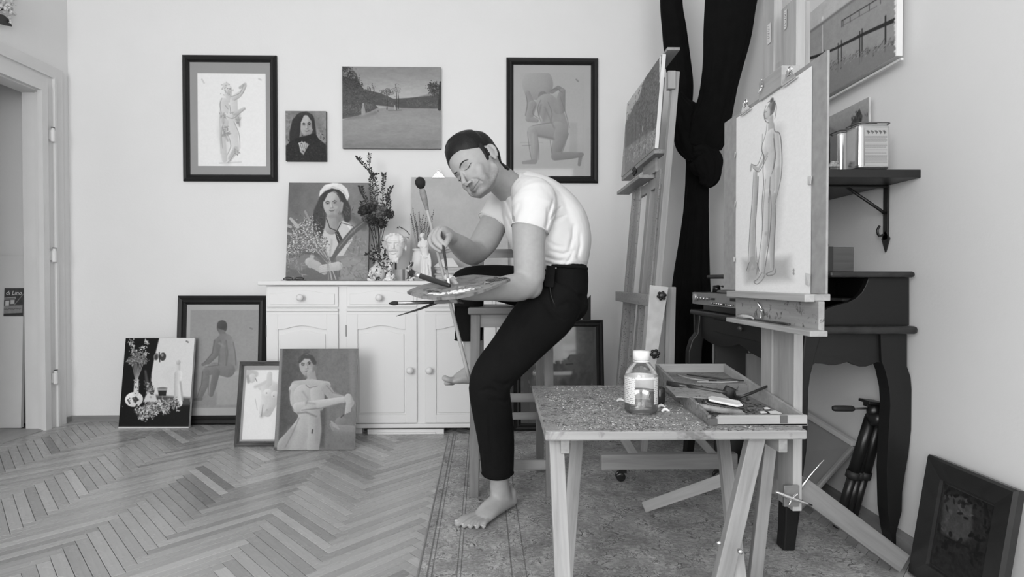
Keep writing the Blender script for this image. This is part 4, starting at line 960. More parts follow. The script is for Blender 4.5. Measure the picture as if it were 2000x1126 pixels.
ht([(-.022, -.004, -.069), (0, .0075, -.0755), (.022, -.004, -.069)], [.003, .0062, .003])
# neck, torso (under the shirt)
sk = skb
sk.limb([H(0, -.098, -.030), P(975, 350, 2.20), P(1004, 374, 2.28)], [(.060, .062), (.060, .058), (.068, .085)], 20)
sk.tube([P(1000, 366, 2.29), P(1022, 388, 2.29), P(1045, 418, 2.29), P(1068, 460, 2.29), P(1088, 505, 2.29), P(1095, 560, 2.29)], [(.06, .09), (.085, .15), (.11, .15), (.12, .13), (.11, .12), (.10, .13)], 24, 3)
# arms
def px_r(r, Y): return r*Y/F
sk.limb([P(1042, 392, 2.14), P(1036, 430, 2.10), P(1033, 470, 2.07), P(1034, 515, 2.05), P(1034, 548, 2.05)], [(.078, .075), (.072, .068), (.063, .062), (.060, .056), (.058, .052)], 22)
sk.limb([P(1036, 548, 2.05), P(1015, 560, 2.02), P(985, 563, 1.975), P(955, 568, 1.93), P(925, 574, 1.895)], [(.052, .050), (.054, .050), (.047, .046), (.036, .038), (.025, .032)], 22)
sk.ell(P(1037, 560, 2.055), .046)
sk.limb([P(985, 402, 2.40), P(966, 434, 2.37), P(948, 468, 2.31), P(930, 492, 2.26)], [(.055, .053), (.060, .056), (.060, .056), (.050, .048)], 22)
sk.limb([P(932, 492, 2.26), P(918, 494, 2.19), P(902, 482, 2.10), P(890, 472, 2.03), P(880, 463, 1.985)], [(.047, .048), (.048, .047), (.043, .042), (.034, .033), (.026, .021)], 22)
sk.ell(P(924, 503, 2.265), .036)
# right hand holding the brush: palm, then fingers one by one
sk.tube([P(884, 466, 1.99), P(873, 458, 1.955), P(861, 452, 1.925), P(853, 453, 1.91)], [(.024, .023), (.027, .030), (.024, .034), (.015, .030)], 16, 3)
def finger(pts, rs): skf.limb([P(*p) for p in pts], rs, 10, 3)
finger([(862, 449, 1.900), (856, 460, 1.885), (861, 470, 1.875), (868, 478, 1.872)], [.0105, .0098, .0090, .0078])      # index
finger([(856, 449, 1.915), (847, 462, 1.898), (851, 474, 1.882), (863, 484, 1.874)], [.0105, .0098, .0090, .0078])      # middle
finger([(850, 450, 1.935), (840, 464, 1.918), (844, 479, 1.902), (860, 490, 1.892)], [.0100, .0095, .0088, .0076])      # ring
finger([(846, 453, 1.955), (838, 468, 1.944), (846, 482, 1.932), (862, 491, 1.925), (878, 489, 1.920)], [.0090, .0085, .0080, .0075, .0070])   # little
finger([(878, 461, 1.925), (875, 468, 1.895), (872, 474, 1.880), (869, 481, 1.874)], [.0130, .0112, .0100, .0085])      # thumb
# left hand under the palette, thumb coming up through its hole
sk.tube([P(930, 574, 1.90), P(915, 574, 1.885), P(900, 574, 1.875), P(889, 574, 1.87)], [(.024, .032), (.022, .038), (.019, .040), (.013, .036)], 16, 3)
for i, (yy, dx) in enumerate(((1.845, 0), (1.865, -1), (1.885, 0), (1.905, 3))):
    finger([(892+dx, 573, yy), (881+dx, 576, yy-.004), (880+dx, 584, yy-.006), (890+dx, 588, yy-.004)], [.0105, .0098, .0090, .0080])
finger([(908, 572, 1.862), (897, 563, 1.858), (890, 554, 1.857), (884, 545, 1.858)], [.0135, .0118, .0105, .0092])
# thighs inside the trousers keep the figure in one piece
sk.limb([P(1092, 560, 2.24), P(1040, 640, 2.12), P(962, 735, 2.045), P(968, 850, 2.11), P(971, 890, 2.13)], [.08, .07, .05, .048, .046], 16)
sk.limb([P(1092, 560, 2.34), P(980, 553, 2.40), P(912, 553, 2.39), P(911, 612, 2.40)], [.08, .06, .05, .045], 16)
# left leg and planted foot
hc = PZ(1000, 990, RZ); lt = PZ(934, 1043, RZ); bt = PZ(886, 1033, RZ)
ank = P(973, 940, 2.16)
sk.limb([P(971, 880, 2.13), P(974, 925, 2.15), P(978, 952, 2.165), P(984, 975, 2.18)], [(.046, .046), (.038, .040), (.037, .040), (.036, .036)], 20)
hc2 = V((hc.x-.010, hc.y-.0, RZ+.030)); sk.ell(hc2, (.034, .032, .030)); sk.ell(hc2+V((.004, .004, .022)), (.028, .026, .034))
mid = (lt+bt)/2; dirf = (mid-hc); dirf.z = 0; Lf = dirf.length; dirf.normalize(); sd = V((-dirf.y, dirf.x, 0))
if sd.y < 0: sd = -sd          # points away from the camera (towards the big toe)
def ft(a, s, z): return hc2+dirf*a+sd*s+V((0, 0, z-hc2.z+RZ))
sk.tube([ft(-.01, 0, .030), ft(.05, -.002, .033), ft(.10, 0, .030), ft(.15, 0, .023), ft(.185, 0, .015)], [(.030, .026), (.034, .031), (.040, .029), (.046, .022), (.046, .013)], 20, 3, (0, 0, 1))
sk.limb([ank+V((0, 0, -.01)), ft(.07, .006, .058), ft(.12, .014, .040), ft(.16, .022, .024)], [(.036, .036), (.030, .028), (.026, .020), (.022, .014)], 16)
sk.ell(ank+V((.004, -.030, -.012)), (.012, .010, .013))
toes = [(.205, .034, .262, .042, .0145), (.205, .014, .256, .016, .0105), (.200, -.004, .247, -.006, .0098), (.193, -.021, .234, -.027, .0092), (.184, -.035, .216, -.044, .0090)]
for (a0, s0, a1, s1, r) in toes:
    skf.limb([ft(a0-.03, s0*.9, .018), ft((a0+a1)/2-.004, (s0+s1)/2, r+.008), ft(a1-.006, s1, r+.001)], [r*1.0, r*.95, r*1.02], 10)
# right lower leg and raised foot
RK = 2.40
sk.limb([P(908, 610, RK), P(920, 660, RK), P(922, 700, RK), P(926, 722, RK)], [(.045, .045), (.038, .040), (.032, .034), (.032, .032)], 18)
sk.ell(P(940, 737, RK), (.034, .032, .030))
sk.tube([P(940, 736, RK), P(922, 735, RK-.005), P(905, 737, RK-.01), P(890, 741, RK-.015), P(882, 741, RK-.018)], [(.026, .030), (.034, .034), (.027, .038), (.019, .042), (.014, .040)], 18, 3)
sk.limb([P(926, 720, RK), P(908, 728, RK-.01), P(892, 735, RK-.02)], [.030, .024, .016], 14)
for i, (y0, L, r) in enumerate(((-.050, 0, .0135), (-.028, 2, .0100), (-.010, 4, .0095), (.008, 7, .009), (.024, 10, .0085))):
    dz = 0 if i == 0 else 5+i*.5
    skf.limb([P(888, 741+dz*.4, RK+y0+.02), P(876+L, 741+dz, RK+y0), P(869+L*1.1, (738 if i == 0 else 745)+dz*.5, RK+y0)], [r, r*.95, r], 10)
co, fs = remesh(skb, .0036, 40, .5)
skf.add([V(p) for p in co], fs)
co, fs = remesh(skf, .0031, 3, .5)
# colouring and small carving in head coordinates
q = (co-np.array(EY))/HS; hx = q @ np.array(Lx); hy = q @ np.array(Gy); hz = q @ np.array(Uz); ax = np.abs(hx)
head = (hz > -.125) & (hy > -.19) & (ax < .1) & (np.hypot(hy+.07, hz) < .16)
def groove(pts, wd, dep, cond):
    best = np.full(len(co), 1e9)
    for (x0, z0), (x1, z1) in zip(pts[:-1], pts[1:]):
        dx, dz = x1-x0, z1-z0; t = np.clip(((hx-x0)*dx+(hz-z0)*dz)/(dx*dx+dz*dz), 0, 1)
        best = np.minimum(best, np.hypot(hx-x0-t*dx, hz-z0-t*dz))
    return np.where(cond, np.exp(-(best/wd)**2)*dep, 0)
front = head & (hy > -.05)
gd = np.zeros(len(co))
for s in (-1, 1):
    gd += groove([(s*.017, -.046), (s*.030, -.058), (s*.036, -.072)], .0045, .0045, front)
    gd += groove([(s*.018, .004), (s*.032, .010), (s*.045, .004)], .0035, .003, front)
gd += groove([(-.028, -.0635), (0, -.0705), (.028, -.0635)], .003, .004, front)
gd += groove([(-.014, -.083), (.014, -.083)], .005, .003, front)
co = co-np.outer(gd*HS, np.array(Gy))
col = np.ones(len(co))
stub = head & (hy > -.085) & (hz < -.036) & (hz > -.110)
sf = sstep((-.030-hz)/.03)*sstep((hy+.10)/.03)*(1-np.exp(-((hx/.030)**2+((hz+.046)/.014)**2)))
sf *= (1-np.exp(-(((ax-.030)/.016)**2+((hz+.046)/.016)**2)))
col = np.where(head, col*(1-.36*sf*(.8+.35*np.array(vnoise(co, (160, 160, 160))))), col)
lip = np.exp(-((hx/.024)**4))*np.exp(-(((hz+.070)/.0085)**4)); col = np.where(front & (hy > -.012), col*(1-.30*lip), col)
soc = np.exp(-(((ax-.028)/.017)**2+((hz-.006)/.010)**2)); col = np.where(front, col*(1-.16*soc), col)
col = np.where(head & (ax > .076), col*.97, col)
body = np_obj('body', co, fs, M_skin, man, col)
bvh = BVHTree.FromPolygons([V(p) for p in co], fs)
def onface(x, z, off=.0008):
    o = H(x, .25, z); hit = bvh.ray_cast(o, -Gy); p = hit[0] if hit[0] is not None else H(x, 0, z)
    return p+Gy*off
M_hair = None
def hairmat():
    m, nt, b = newmat('dark_hair'); co_ = coords(nt, (1, 1, 1))
    n = noisen(nt, coords(nt, (240, 18, 240)), 1, 3, .6)
    r = ramp(nt, n, [(.3, .003), (.7, .010)]); nt.links.new(r.outputs[0], b.inputs['Base Color'])
    b.inputs['Roughness'].default_value = .5; b.inputs['Specular IOR Level'].default_value = .3; bump(nt, b, n, .4, .003); return m
M_hair = hairmat(); M_line = mat('dark_skin_line', .10, .7, .2); M_brow = mat('brow_hair', .03, .8, .2)
for s in (-1, 1):
    mb = MB(); pts = [onface(s*.010, .0125), onface(s*.022, .0175), onface(s*.036, .0190), onface(s*.046, .0140)]
    mb.tube(pts, [(.0018, .0010), (.0030, .0012), (.0025, .0011), (.0008, .0006)], 8, 4, tuple(Gy)); mesh_obj('eyebrow', mb, M_brow, man, True)
    mb = MB(); pts = [onface(s*.016, -.0030), onface(s*.024, -.0068), onface(s*.034, -.0072), onface(s*.043, -.0035), onface(s*.0475, -.0005)]
    mb.tube(pts, [(.0004, .0004), (.0010, .0009), (.0013, .0009), (.0011, .0009), (.0004, .0004)], 6, 4, tuple(Gy)); mesh_obj('eyelashes', mb, M_brow, man, True)
    mb = MB(); c = H(s*.0075, .0180, -.0515); mb.ell(c, (.0034, .0045, .0020), HR, 8, 6); mesh_obj('nostril', mb, M_line, man, True)
mb = MB(); mb.tube([onface(-.026, -.0640), onface(-.014, -.0690), onface(0, -.0708), onface(.014, -.0688), onface(.029, -.0625)], [.0004, .0008, .0009, .0009, .0006], 6, 4, tuple(Gy)); mesh_obj('mouth_line', mb, M_line, man, True)
# hair: grown out of the scalp surface
yl = np.array([-.20, -.165, -.135, -.118, -.108, -.088, -.0835, -.070, -.066, -.045, -.020, .02]); zl = np.array([-.055, -.060, -.052, -.020, .030, .034, -.016, -.012, .030, .038, .048, .056])
yl = np.array([-.20, -.170, -.150, -.128, -.104, -.060, -.045, -.020, .02]); zl = np.array([-.055, -.062, -.055, -.010, .031, .032, .038, .048, .056])
zline = np.interp(hy, yl, zl); slp = np.interp(hy, (yl[1:]+yl[:-1])/2, np.diff(zl)/np.diff(yl)); zfront = .066-.010*(ax/.05)**2
wf = sstep((.062-ax)/.022)*sstep((hy+.065)/.03); zline = zline*(1-wf)+np.maximum(zfront, zline)*wf; 
m_ = (hz-zline)/np.sqrt(1+slp**2)
tsb = np.clip((.040-hz)/.052, 0, 1); msb = (.0125-.005*tsb)-np.hypot(hy+.077-.005*tsb, hz-(.040-.052*tsb)); 
m_ = np.where(ax > .066, np.minimum(m_, (np.hypot((hy+.097)/.016, (hz+.001)/.026)-1)*.022), m_); ear = ax > .0815
m_ = np.where((ax > .03) & (hx > 0), np.maximum(m_, msb), m_)
msk = head & (m_ > -.006) & ~ear
nrm = np.zeros_like(co); cp = co
F4 = np.array([f for f in fs if len(f) == 4]); a_ = cp[F4[:, 2]]-cp[F4[:, 0]]; b_ = cp[F4[:, 3]]-cp[F4[:, 1]]; fn = np.cross(a_, b_)
for k in range(4): np.add.at(nrm, F4[:, k], fn)
nrm /= np.maximum(np.linalg.norm(nrm, axis=1), 1e-9)[:, None]
cen = np.array(H(0, -.08, .02)); 
if np.mean(np.sum(nrm[head]*(co[head]-cen), axis=1)) < 0: nrm = -nrm
th = .004+.022*sstep((hz-.02)/.08)-.003*sstep((hy+.05)/.06)*sstep((hz-.05)/.03)+.000*sstep((hy+.08)/.07)*sstep((hz-.05)/.03)+.005*sstep((-hy-.10)/.06)*sstep((hz+.03)/.05)
th = np.minimum(th*sstep((m_+.001)/.012), m_*.55)
n3 = np.array([noise.noise(V((x_*170, y_*10, z_*40))) if k_ else 0 for x_, y_, z_, k_ in zip(hx, hy, hz, msk)]); th = th*(1+.04*n3)
rad = co-cen; rad /= np.linalg.norm(rad, axis=1)[:, None]; ndir = nrm*.5+rad*.5
hc_ = co+ndir*np.maximum(th*HS, -.003)[:, None]
keep = [f for f in fs if all(msk[i] for i in f)]; used = sorted({i for f in keep for i in f}); mp = {i: k for k, i in enumerate(used)}
hv = [hc_[i] for i in used]; hf = [tuple(mp[i] for i in f) for f in keep]
ho = np_obj('hair', hv, hf, M_hair, man)
# ---- T-shirt
sh = MB()
sh.tube([P(994, 352, 2.255), P(1005, 367, 2.27), P(1022, 386, 2.28), P(1043, 412, 2.28), P(1063, 446, 2.28), P(1081, 478, 2.28), P(1094, 502, 2.28), P(1100, 520, 2.28)],
        [(.056, .072), (.078, .100), (.114, .160), (.146, .180), (.160, .176), (.150, .168), (.124, .162), (.100, .157)], 32, 4)
sh.limb([P(1030, 376, 2.17), P(1043, 388, 2.13), P(1042, 410, 2.105)], [(.070, .07), (.088, .080), (.086, .080)], 24)
sh.tube([P(1046, 402, 2.11), P(1041, 425, 2.095), P(1035, 449, 2.085)], [(.086, .080), (.080, .077), (.073, .072)], 24, 3)
sh.limb([P(1000, 378, 2.38), P(988, 395, 2.405), P(980, 408, 2.40)], [(.060, .06), (.074, .072), (.074, .070)], 24)
sh.tube([P(982, 402, 2.40), P(972, 420, 2.385), P(960, 437, 2.37)], [(.074, .070), (.071, .068), (.068, .066)], 24, 3)
sh.tube([P(1020, 352, 2.30), P(1062, 378, 2.29), P(1100, 420, 2.29), P(1116, 462, 2.29), P(1114, 498, 2.29), P(1106, 520, 2.29)], [(.045, .06), (.070, .12), (.085, .15), (.080, .155), (.076, .155), (.080, .15)], 28, 4)
sc_, sf_ = remesh(sh, .0055, 6, .6)
def px_arr(c):
    R = np.array(CR.transposed()); d = (c-np.array(CO)) @ R.T; return 1000+F*d[:, 0]/-d[:, 2], 563-F*d[:, 1]/-d[:, 2]
def folds(c, lines, ymax):
    X_, Y_ = px_arr(c); out = np.zeros(len(c))
    for (pts, wd, dep) in lines:
        best = np.full(len(c), 1e9); tt = np.zeros(len(c)); n = len(pts)-1
        for i, ((x0, y0), (x1, y1)) in enumerate(zip(pts[:-1], pts[1:])):
            dx, dy = x1-x0, y1-y0; t = np.clip(((X_-x0)*dx+(Y_-y0)*dy)/(dx*dx+dy*dy), 0, 1); d = np.hypot(X_-x0-t*dx, Y_-y0-t*dy)
            m = d < best; best = np.where(m, d, best); tt = np.where(m, (i+t)/n, tt)
        out += np.exp(-(best/wd)**2)*dep*(.35+.65*np.sin(math.pi*np.clip(tt, .02, .98)))
    c = c.copy(); c[:, 1] += np.where(c[:, 1] < ymax, out, 0); return c
sc_ = folds(sc_, [([(1071, 430), (1076, 408), (1081, 390)], 2.6, .012), ([(1073, 432), (1086, 414), (1096, 404)], 2.4, .012), ([(1073, 437), (1092, 426), (1104, 421)], 2.4, .010),
    ([(1066, 448), (1071, 430), (1070, 408)], 3.2, .016), ([(1008, 440), (1000, 420), (990, 395), (983, 385)], 3.2, .012), ([(1000, 452), (994, 430), (982, 408)], 3, .010), ([(1016, 400), (1006, 420), (1004, 440)], 4, .008),
    ([(1121, 440), (1119, 465), (1112, 490)], 3.2, .011), ([(1133, 455), (1134, 480), (1128, 505)], 3, .009), ([(1062, 500), (1085, 508), (1110, 509)], 3, .010), ([(1066, 512), (1090, 520), (1120, 519)], 2.6, .010),
    ([(1128, 500), (1136, 512), (1146, 518)], 2.6, .010), ([(1075, 490), (1100, 496), (1118, 490)], 3, .008), ([(1100, 520), (1112, 508), (1120, 490)], 2.4, .008), ([(1060, 365), (1080, 385), (1090, 395)], 5, .006),
    ([(1070, 470), (1085, 480), (1100, 482)], 3, .006), ([(1082, 520), (1095, 514), (1104, 500)], 2.6, .006)], 2.27)
sc_[:, 1] += .004*vnoise(sc_, (9, 9, 14))+.0016*vnoise(sc_, (30, 30, 40), 4)
M_shirt = mat('white_jersey', .70, .85, .2, .01, 8, .12, 500)
shirt = np_obj('t_shirt', sc_, sf_, M_shirt, man)
# hems and neckband of the shirt
def hoop(pts_c, nrmv, ra, rb, r, depth=(0, 1, 0)):
    c = V(pts_c); t = V(nrmv).normalized(); b = V(depth); b = (b-t*b.dot(t)).normalized(); a = t.cross(b)
    mb = MB(); mb.tube([c+a*(ra*math.cos(k*math.pi/16))+b*(rb*math.sin(k*math.pi/16)) for k in range(33)], [(r, r*1.6)]*33, 8, 1, tuple(t)); return mb
mesh_obj('sleeve_hem', hoop(P(1035, 447.5, 2.086), P(1035, 449, 2.085)-P(1041, 425, 2.095), .0735, .0725, .0016), M_shirt, shirt, True)
mesh_obj('sleeve_hem', hoop(P(961, 435, 2.371), P(960, 437, 2.37)-P(972, 420, 2.385), .0685, .0665, .0016), M_shirt, shirt, True)
# ---- trousers
tr_ = MB()
tr_.ell(P(1097, 568, 2.29), (.105, .165, .105)); tr_.ell(P(1108, 592, 2.29), (.088, .15, .085))
tr_.tube([P(1100, 516, 2.285), P(1100, 540, 2.285), P(1098, 570, 2.285)], [(.096, .158), (.103, .165), (.105, .165)], 28, 2)
tr_.tube([P(1090, 572, 2.20), P(1072, 604, 2.17), P(1040, 640, 2.12), P(998, 690, 2.06), P(966, 728, 2.04), P(956, 758, 2.045), P(961, 800, 2.075), P(968, 850, 2.11), P(971, 890, 2.135), P(972, 924, 2.15)],
        [(.105, .10), (.118, .098), (.108, .092), (.090, .084), (.082, .078), (.078, .076), (.076, .075), (.072, .072), (.067, .068), (.063, .064)], 28, 3)
tr_.ell(P(958, 740, 2.04), (.078, .075, .075))
tr_.limb([P(1085, 575, 2.38), P(1030, 562, 2.40), P(970, 552, 2.40), P(925, 550, 2.39), P(908, 552, 2.38)], [(.095, .09), (.092, .09), (.080, .08), (.070, .072), (.064, .066)], 26)
tr_.tube([P(908, 548, 2.38), P(914, 575, 2.39), P(916, 610, 2.40), P(916, 640, 2.40), P(915, 664, 2.40)], [(.066, .064), (.066, .064), (.063, .060), (.062, .058), (.061, .058)], 24, 3)
tc, tf_ = remesh(tr_, .0065, 6, .6)
tc = folds(tc, [([(1062, 525), (1075, 560), (1082, 600)], 3, .014), ([(1100, 625), (1080, 615), (1060, 585)], 5, .012), ([(1130, 600), (1110, 590), (1090, 600)], 5, .010), ([(975, 770), (960, 760), (940, 762)], 5, .010),
    ([(1000, 745), (985, 752), (965, 745)], 4, .012), ([(1000, 775), (985, 785), (960, 780)], 4, .010), ([(955, 800), (958, 850), (962, 900)], 4, .006), ([(1040, 600), (1010, 640), (980, 690)], 6, .008)], 2.25)
tc[:, 1] += .004*vnoise(tc, (8, 8, 11), 9)
seat_x, seat_z = P(1079, 600, 2.30).x+.009, P(918, 600, 2.30).z
def rest(c):
    m = (c[:, 0] < seat_x) & (c[:, 0] > -.2) & (c[:, 1] > 2.284) & (c[:, 1] < 2.64) & (c[:, 2] < seat_z+.001) & (c[:, 2] > seat_z-.10); c[:, 2] = np.where(m, seat_z+.001, c[:, 2]); return c
tc = rest(tc)
M_trou = mat('black_twill', .0065, .9, .15, .12, 12, .2, 400)
tro = np_obj('trousers', tc, tf_, M_trou, man)
mesh_obj('hem', hoop(P(972, 922, 2.149), (0, .01, -1), .0635, .0645, .0014), M_trou, tro, True)
mesh_obj('hem', hoop(P(915, 662.5, 2.40), (0, 0, -1), .0612, .0582, .0014), M_trou, tro, True)
mb = MB(); w0 = hoop(P(1099, 522, 2.285), P(1100, 516, 2.285)-P(1098, 545, 2.285), .1005, .163, .004); mesh_obj('waistband', w0, M_trou, tro, True)
mb = MB(); mb.beam(P(1076, 519, 2.118), P(1072, 560, 2.085), .035, .004, (0, -1, 0)); mesh_obj('belt_flap', mb, M_trou, tro, bev=.001)
mb = MB(); mb.tube([P(1063, 522, 2.125), P(1073, 545, 2.10), P(1076, 575, 2.085), P(1086, 600, 2.085)], .0018, 6, 3); mesh_obj('pocket_seam', mb, mat('black_seam', .03, .8), tro, True)
# toenails
mb = MB()
for (a0, s0, a1, s1, r) in toes:
    e = MB(); e.ell(ft(a1+.001, s1, r*1.75+.001), (r*.62, r*.55, r*.22), Matrix.Rotation(math.atan2(dirf.y, dirf.x), 3, 'Z'), 8, 6); mesh_obj('toenail', e, mat('nail', .56, .3), man, True)

# ---- palette, brushes, mahlstick
p1 = P(795, 571, 1.80); pr = P(997, 546, 1.85); pf = P(912, 538, 2.0)
pn = (pr-p1).cross(pf-p1).normalized()
if pn.z < 0: pn = -pn
def PP(px, py, off=0):
    d = ray(px, py); t = (p1-CO).dot(pn)/d.dot(pn); return CO+d*t+pn*off
outline = [(795, 571), (806, 565), (825, 558), (850, 551.5), (880, 545), (905, 540), (925, 538), (950, 539.5), (975, 541.5), (990, 543), (997, 546), (990, 550), (970, 558), (945, 568), (920, 575.5), (895, 581), (870, 583), (845, 583), (825, 581), (808, 576)]
pal = thing('palette', 'wooden painting palette resting on the seated man\'s forearm, smeared with paint', 'palette', sum([PP(*o) for o in outline], V())/len(outline))
pts = [PP(*o) for o in outline]; hole_c = PP(883, 553); cc = sum(pts, V())/len(pts)
# board with thumb hole: ring of quads between hole and outline
n = 40; bm_ = MB(); up_ = pn*.004
def outl(t):
    t = t*len(pts); i = int(t) % len(pts); f_ = t-int(t); return pts[i].lerp(pts[(i+1) % len(pts)], f_)
eu = (pr-p1).normalized(); ev = pn.cross(eu)
O = [outl(k/n) for k in range(n)]; 
def ang(p): d = p-hole_c; return math.atan2(d.dot(ev), d.dot(eu))
Hh = [hole_c+(eu*math.cos(ang(o))+ev*math.sin(ang(o)))*.021 for o in O]
vs = [o-up_ for o in O]+[o+up_ for o in O]+[h-up_ for h in Hh]+[h+up_ for h in Hh]
fs_ = []
for k in range(n):
    j = (k+1) % n; fs_ += [(k, j, n+j, n+k), (n+k, n+j, 3*n+j, 3*n+k), (3*n+k, 3*n+j, 2*n+j, 2*n+k), (2*n+k, 2*n+j, j, k)]
gs = [V(((p-p1).dot(eu), (p-p1).dot(ev), 0)) for p in vs]; bm_.add(vs, fs_, gs)
mesh_obj('board', bm_, wood('palette_wood', .16, .30, .4, 1, .6, .10, 25), pal)
rr = random.Random(12); M_pw = mat('white_oil_paint', .72, .35, .5); M_pd = mat('dark_oil_paint', .05, .3, .5); M_pg = mat('grey_oil_paint', .25, .35, .5, .3, 30)
for (m, spots, nn, nm) in ((M_pw, [(870, 576), (885, 574), (900, 571), (915, 568), (858, 577)], 46, 'white_paint'), (M_pd, [(961, 551), (965, 549), (975, 548), (983, 545), (846, 571)], 26, 'dark_paint'), (M_pg, [(845, 575), (930, 565), (950, 556), (900, 562), (835, 575)], 30, 'mixed_paint')):
    mb = MB()
    for k in range(nn):
        x, y = rr.choice(spots); c = PP(x+rr.gauss(0, 6), y+rr.gauss(0, 1.2), .0045)
        if 0: pass
        mb.ell(c, (rr.uniform(.004, .013), rr.uniform(.004, .012), rr.uniform(.0015, .004)), None, 8, 6)
    mesh_obj(nm, mb, m, pal, True)['kind'] = 'stuff'
M_ferr = mat('ferrule_metal', .5, .3, .5, .05, metal=1); M_hdk = mat('dark_handle', .025, .3, .5); M_hlt = wood('brush_handle', .20, .32, .4)
def brush(label, pts, r, mh, mf=M_ferr, mb_=None, name='paintbrush', hl_=.62, fe=.80, mid=1.3):
    """pts: butt ... bristle tip"""
    pts = [V(p) for p in pts]; Lt = pts[-1]-pts[0]; A = pts[0]
    t = thing(name, label, 'brush', A.lerp(pts[-1], .5))
    at_ = lambda u: A.lerp(pts[-1], u)
    m1 = MB(); m1.tube([at_(0), at_(.05), at_(hl_*.6), at_(hl_)], [r*.5, r*.75, r*mid, r], 10, 3); mesh_obj('handle', m1, mh, t, True)
    m2 = MB(); m2.tube([at_(hl_), at_(fe)], [r*1.05, r*1.1], 10, 1); mesh_obj('ferrule', m2, mf, t, True)
    m3 = MB(); m3.tube([at_(fe), at_(.5*fe+.5), at_(1)], [r*1.1, r*1.3, r*.25], 10, 3); mesh_obj('bristles', m3, mb_ or M_brow, t, True)
    return t
brush('slim dark brush held in the right hand, its tip on the palette', [P(861, 445, 1.895), PP(877.5, 562, .003)], .0036, M_hdk, M_hlt, M_pw, hl_=.72, fe=.86)
brush('thick black flat brush held in the palette hand, pointing up left past the statuette', [PP(880, 566, .014)-V((0, 0, 0)), P(798, 531, 1.93)], .0095, M_hdk, M_chrome, M_brow, hl_=.68, fe=.84, mid=1.0)
brush('brush with grey ferrule poking out left from under the palette', [P(900, 588, 1.86), P(759, 592, 1.74)], .0052, M_hlt, M_ferr, M_brow, hl_=.40, fe=.88)
mb = MB(); mb.tube([P(905, 580, 1.84)-V((0, 0, .02)), P(872, 585, 1.84), P(820, 603, 1.80), P(774, 617, 1.77)], [.003, .0055, .0035, .0012], 10, 4)
t = mesh_obj('paintbrush', mb, M_hdk, None, True); tag(t, 'thin black pointed brush handle sticking out low left under the palette', 'brush')
ms = thing('mahlstick', 'long mahlstick with round dark padded head, held upright through the palette', 'stick', P(870, 545, 1.95))
A, B = P(821, 357, 2.03), P(918, 746, 2.13)
at_ = lambda u: A.lerp(B, u)
mb = MB(); c = at_(0); d_ = (A-B).normalized(); R = V((0, 0, 1)).rotation_difference(d_).to_matrix()
mb.lathe(c, [(0, -.022), (.008, -.021), (.016, -.012), (.0195, 0), (.018, .010), (.011, .019), (0, .023)], 18, R); mesh_obj('padded_head', mb, mat('dark_leather', .012, .8), ms, True)
mb = MB(); mb.tube([at_(.03), at_(.055), at_(.11), at_(.13)], [.0095, .0125, .008, .0065], 12, 3); mesh_obj('collar', mb, mat('cloth_wrap', .22, .8, .3, .2, 60), ms, True)
mb = MB(); mb.tube([at_(.12), at_(.4), at_(.7), at_(1)], [.0062, .0060, .0070, .0080], 12, 3); mesh_obj('stick', mb, wood('stick_wood', .28, .42, .45), ms, True)
mb = MB()
for (x, y, rx, rz_) in ((883, 546, .018, .010), (889, 548, .014, .008), (879, 549, .010, .007), (893, 550, .010, .006)): mb.ell(PP(x-6, y+1, .012), (rx, rx*.8, rz_), None, 10, 8)
t = mesh_obj('crumpled_tissue', mb, mat('tissue', .6, .8), None, True); tag(t, 'small crumpled pale rag lump on the palette beside the thumb', 'rag')
# ================================================================== STOOL
M_stool = wood('stool_wood', .13, .23, .45); M_stoolL = wood('stool_wood_light', .22, .34, .45)
SY0, SY1 = 2.30, 2.62
st = thing('bar_stool', 'tall wooden bar stool with low slatted backrest under the seated man', 'stool', (.03, 2.46, RZ))
sx0, sx1 = P(917, 600, SY0).x, P(1079, 600, SY0).x; sz = P(918, 600, SY0).z
mb = MB(); mb.box((sx0-.006, SY0-.012, sz-.030), (sx1+.008, SY1+.01, sz)); mesh_obj('seat', mb, M_stool, st, bev=.006)
def leg(px_t, px_b, yb, Y, w_=.038):
    mb = MB(); t_ = P(px_t, 615, Y); b_ = P(px_b, yb, Y); b_.z = RZ; t_.z = sz-.030
    mb.beam(b_, t_, w_, w_, (0, 1, 0)); return mb
mesh_obj('leg', leg(929, 926, 965, SY0+.02, .040), M_stool, st, bev=.002); mesh_obj('leg', leg(1070, 1075, 975, SY0+.02, .038), M_stool, st, bev=.002)
for xx in (sx0+.03, sx1-.03):
    mb = MB(); mb.beam((xx, SY1-.0, RZ), (xx, SY1+.03, 1.09), .036, .032, (0, 1, 0)); mesh_obj('leg', mb, M_stool, st, bev=.002)
mb = MB(); mb.box((sx0+.03, SY0+.010, sz-.085), (sx1-.03, SY0+.030, sz-.031)); mesh_obj('apron', mb, M_stoolL, st, bev=.001)
for xx in (sx0+.012, sx1-.030):
    mb = MB(); mb.box((xx, SY0+.03, sz-.085), (xx+.018, SY1-.01, sz-.031)); mesh_obj('apron', mb, M_stool, st, bev=.001)
zf = lambda y, Y=SY0+.02: P(1000, y, Y).z
for (ya, yb_, Y) in ((897, 916, SY0+.02), (805, 818, SY0+.30), (768, 784, SY0+.30)):
    mb = MB(); mb.box((sx0+.03, Y-.008, zf(yb_, Y)), (sx1-.025, Y+.008, zf(ya, Y))); mesh_obj('stretcher', mb, M_stoolL, st, bev=.0015)
for xx in (sx0+.018, sx1-.032):
    mb = MB(); mb.box((xx, SY0+.03, .29), (xx+.018, SY1-.01, .325)); mesh_obj('stretcher', mb, M_stool, st, bev=.0015)
bz = [(486, 503), (520, 532)]
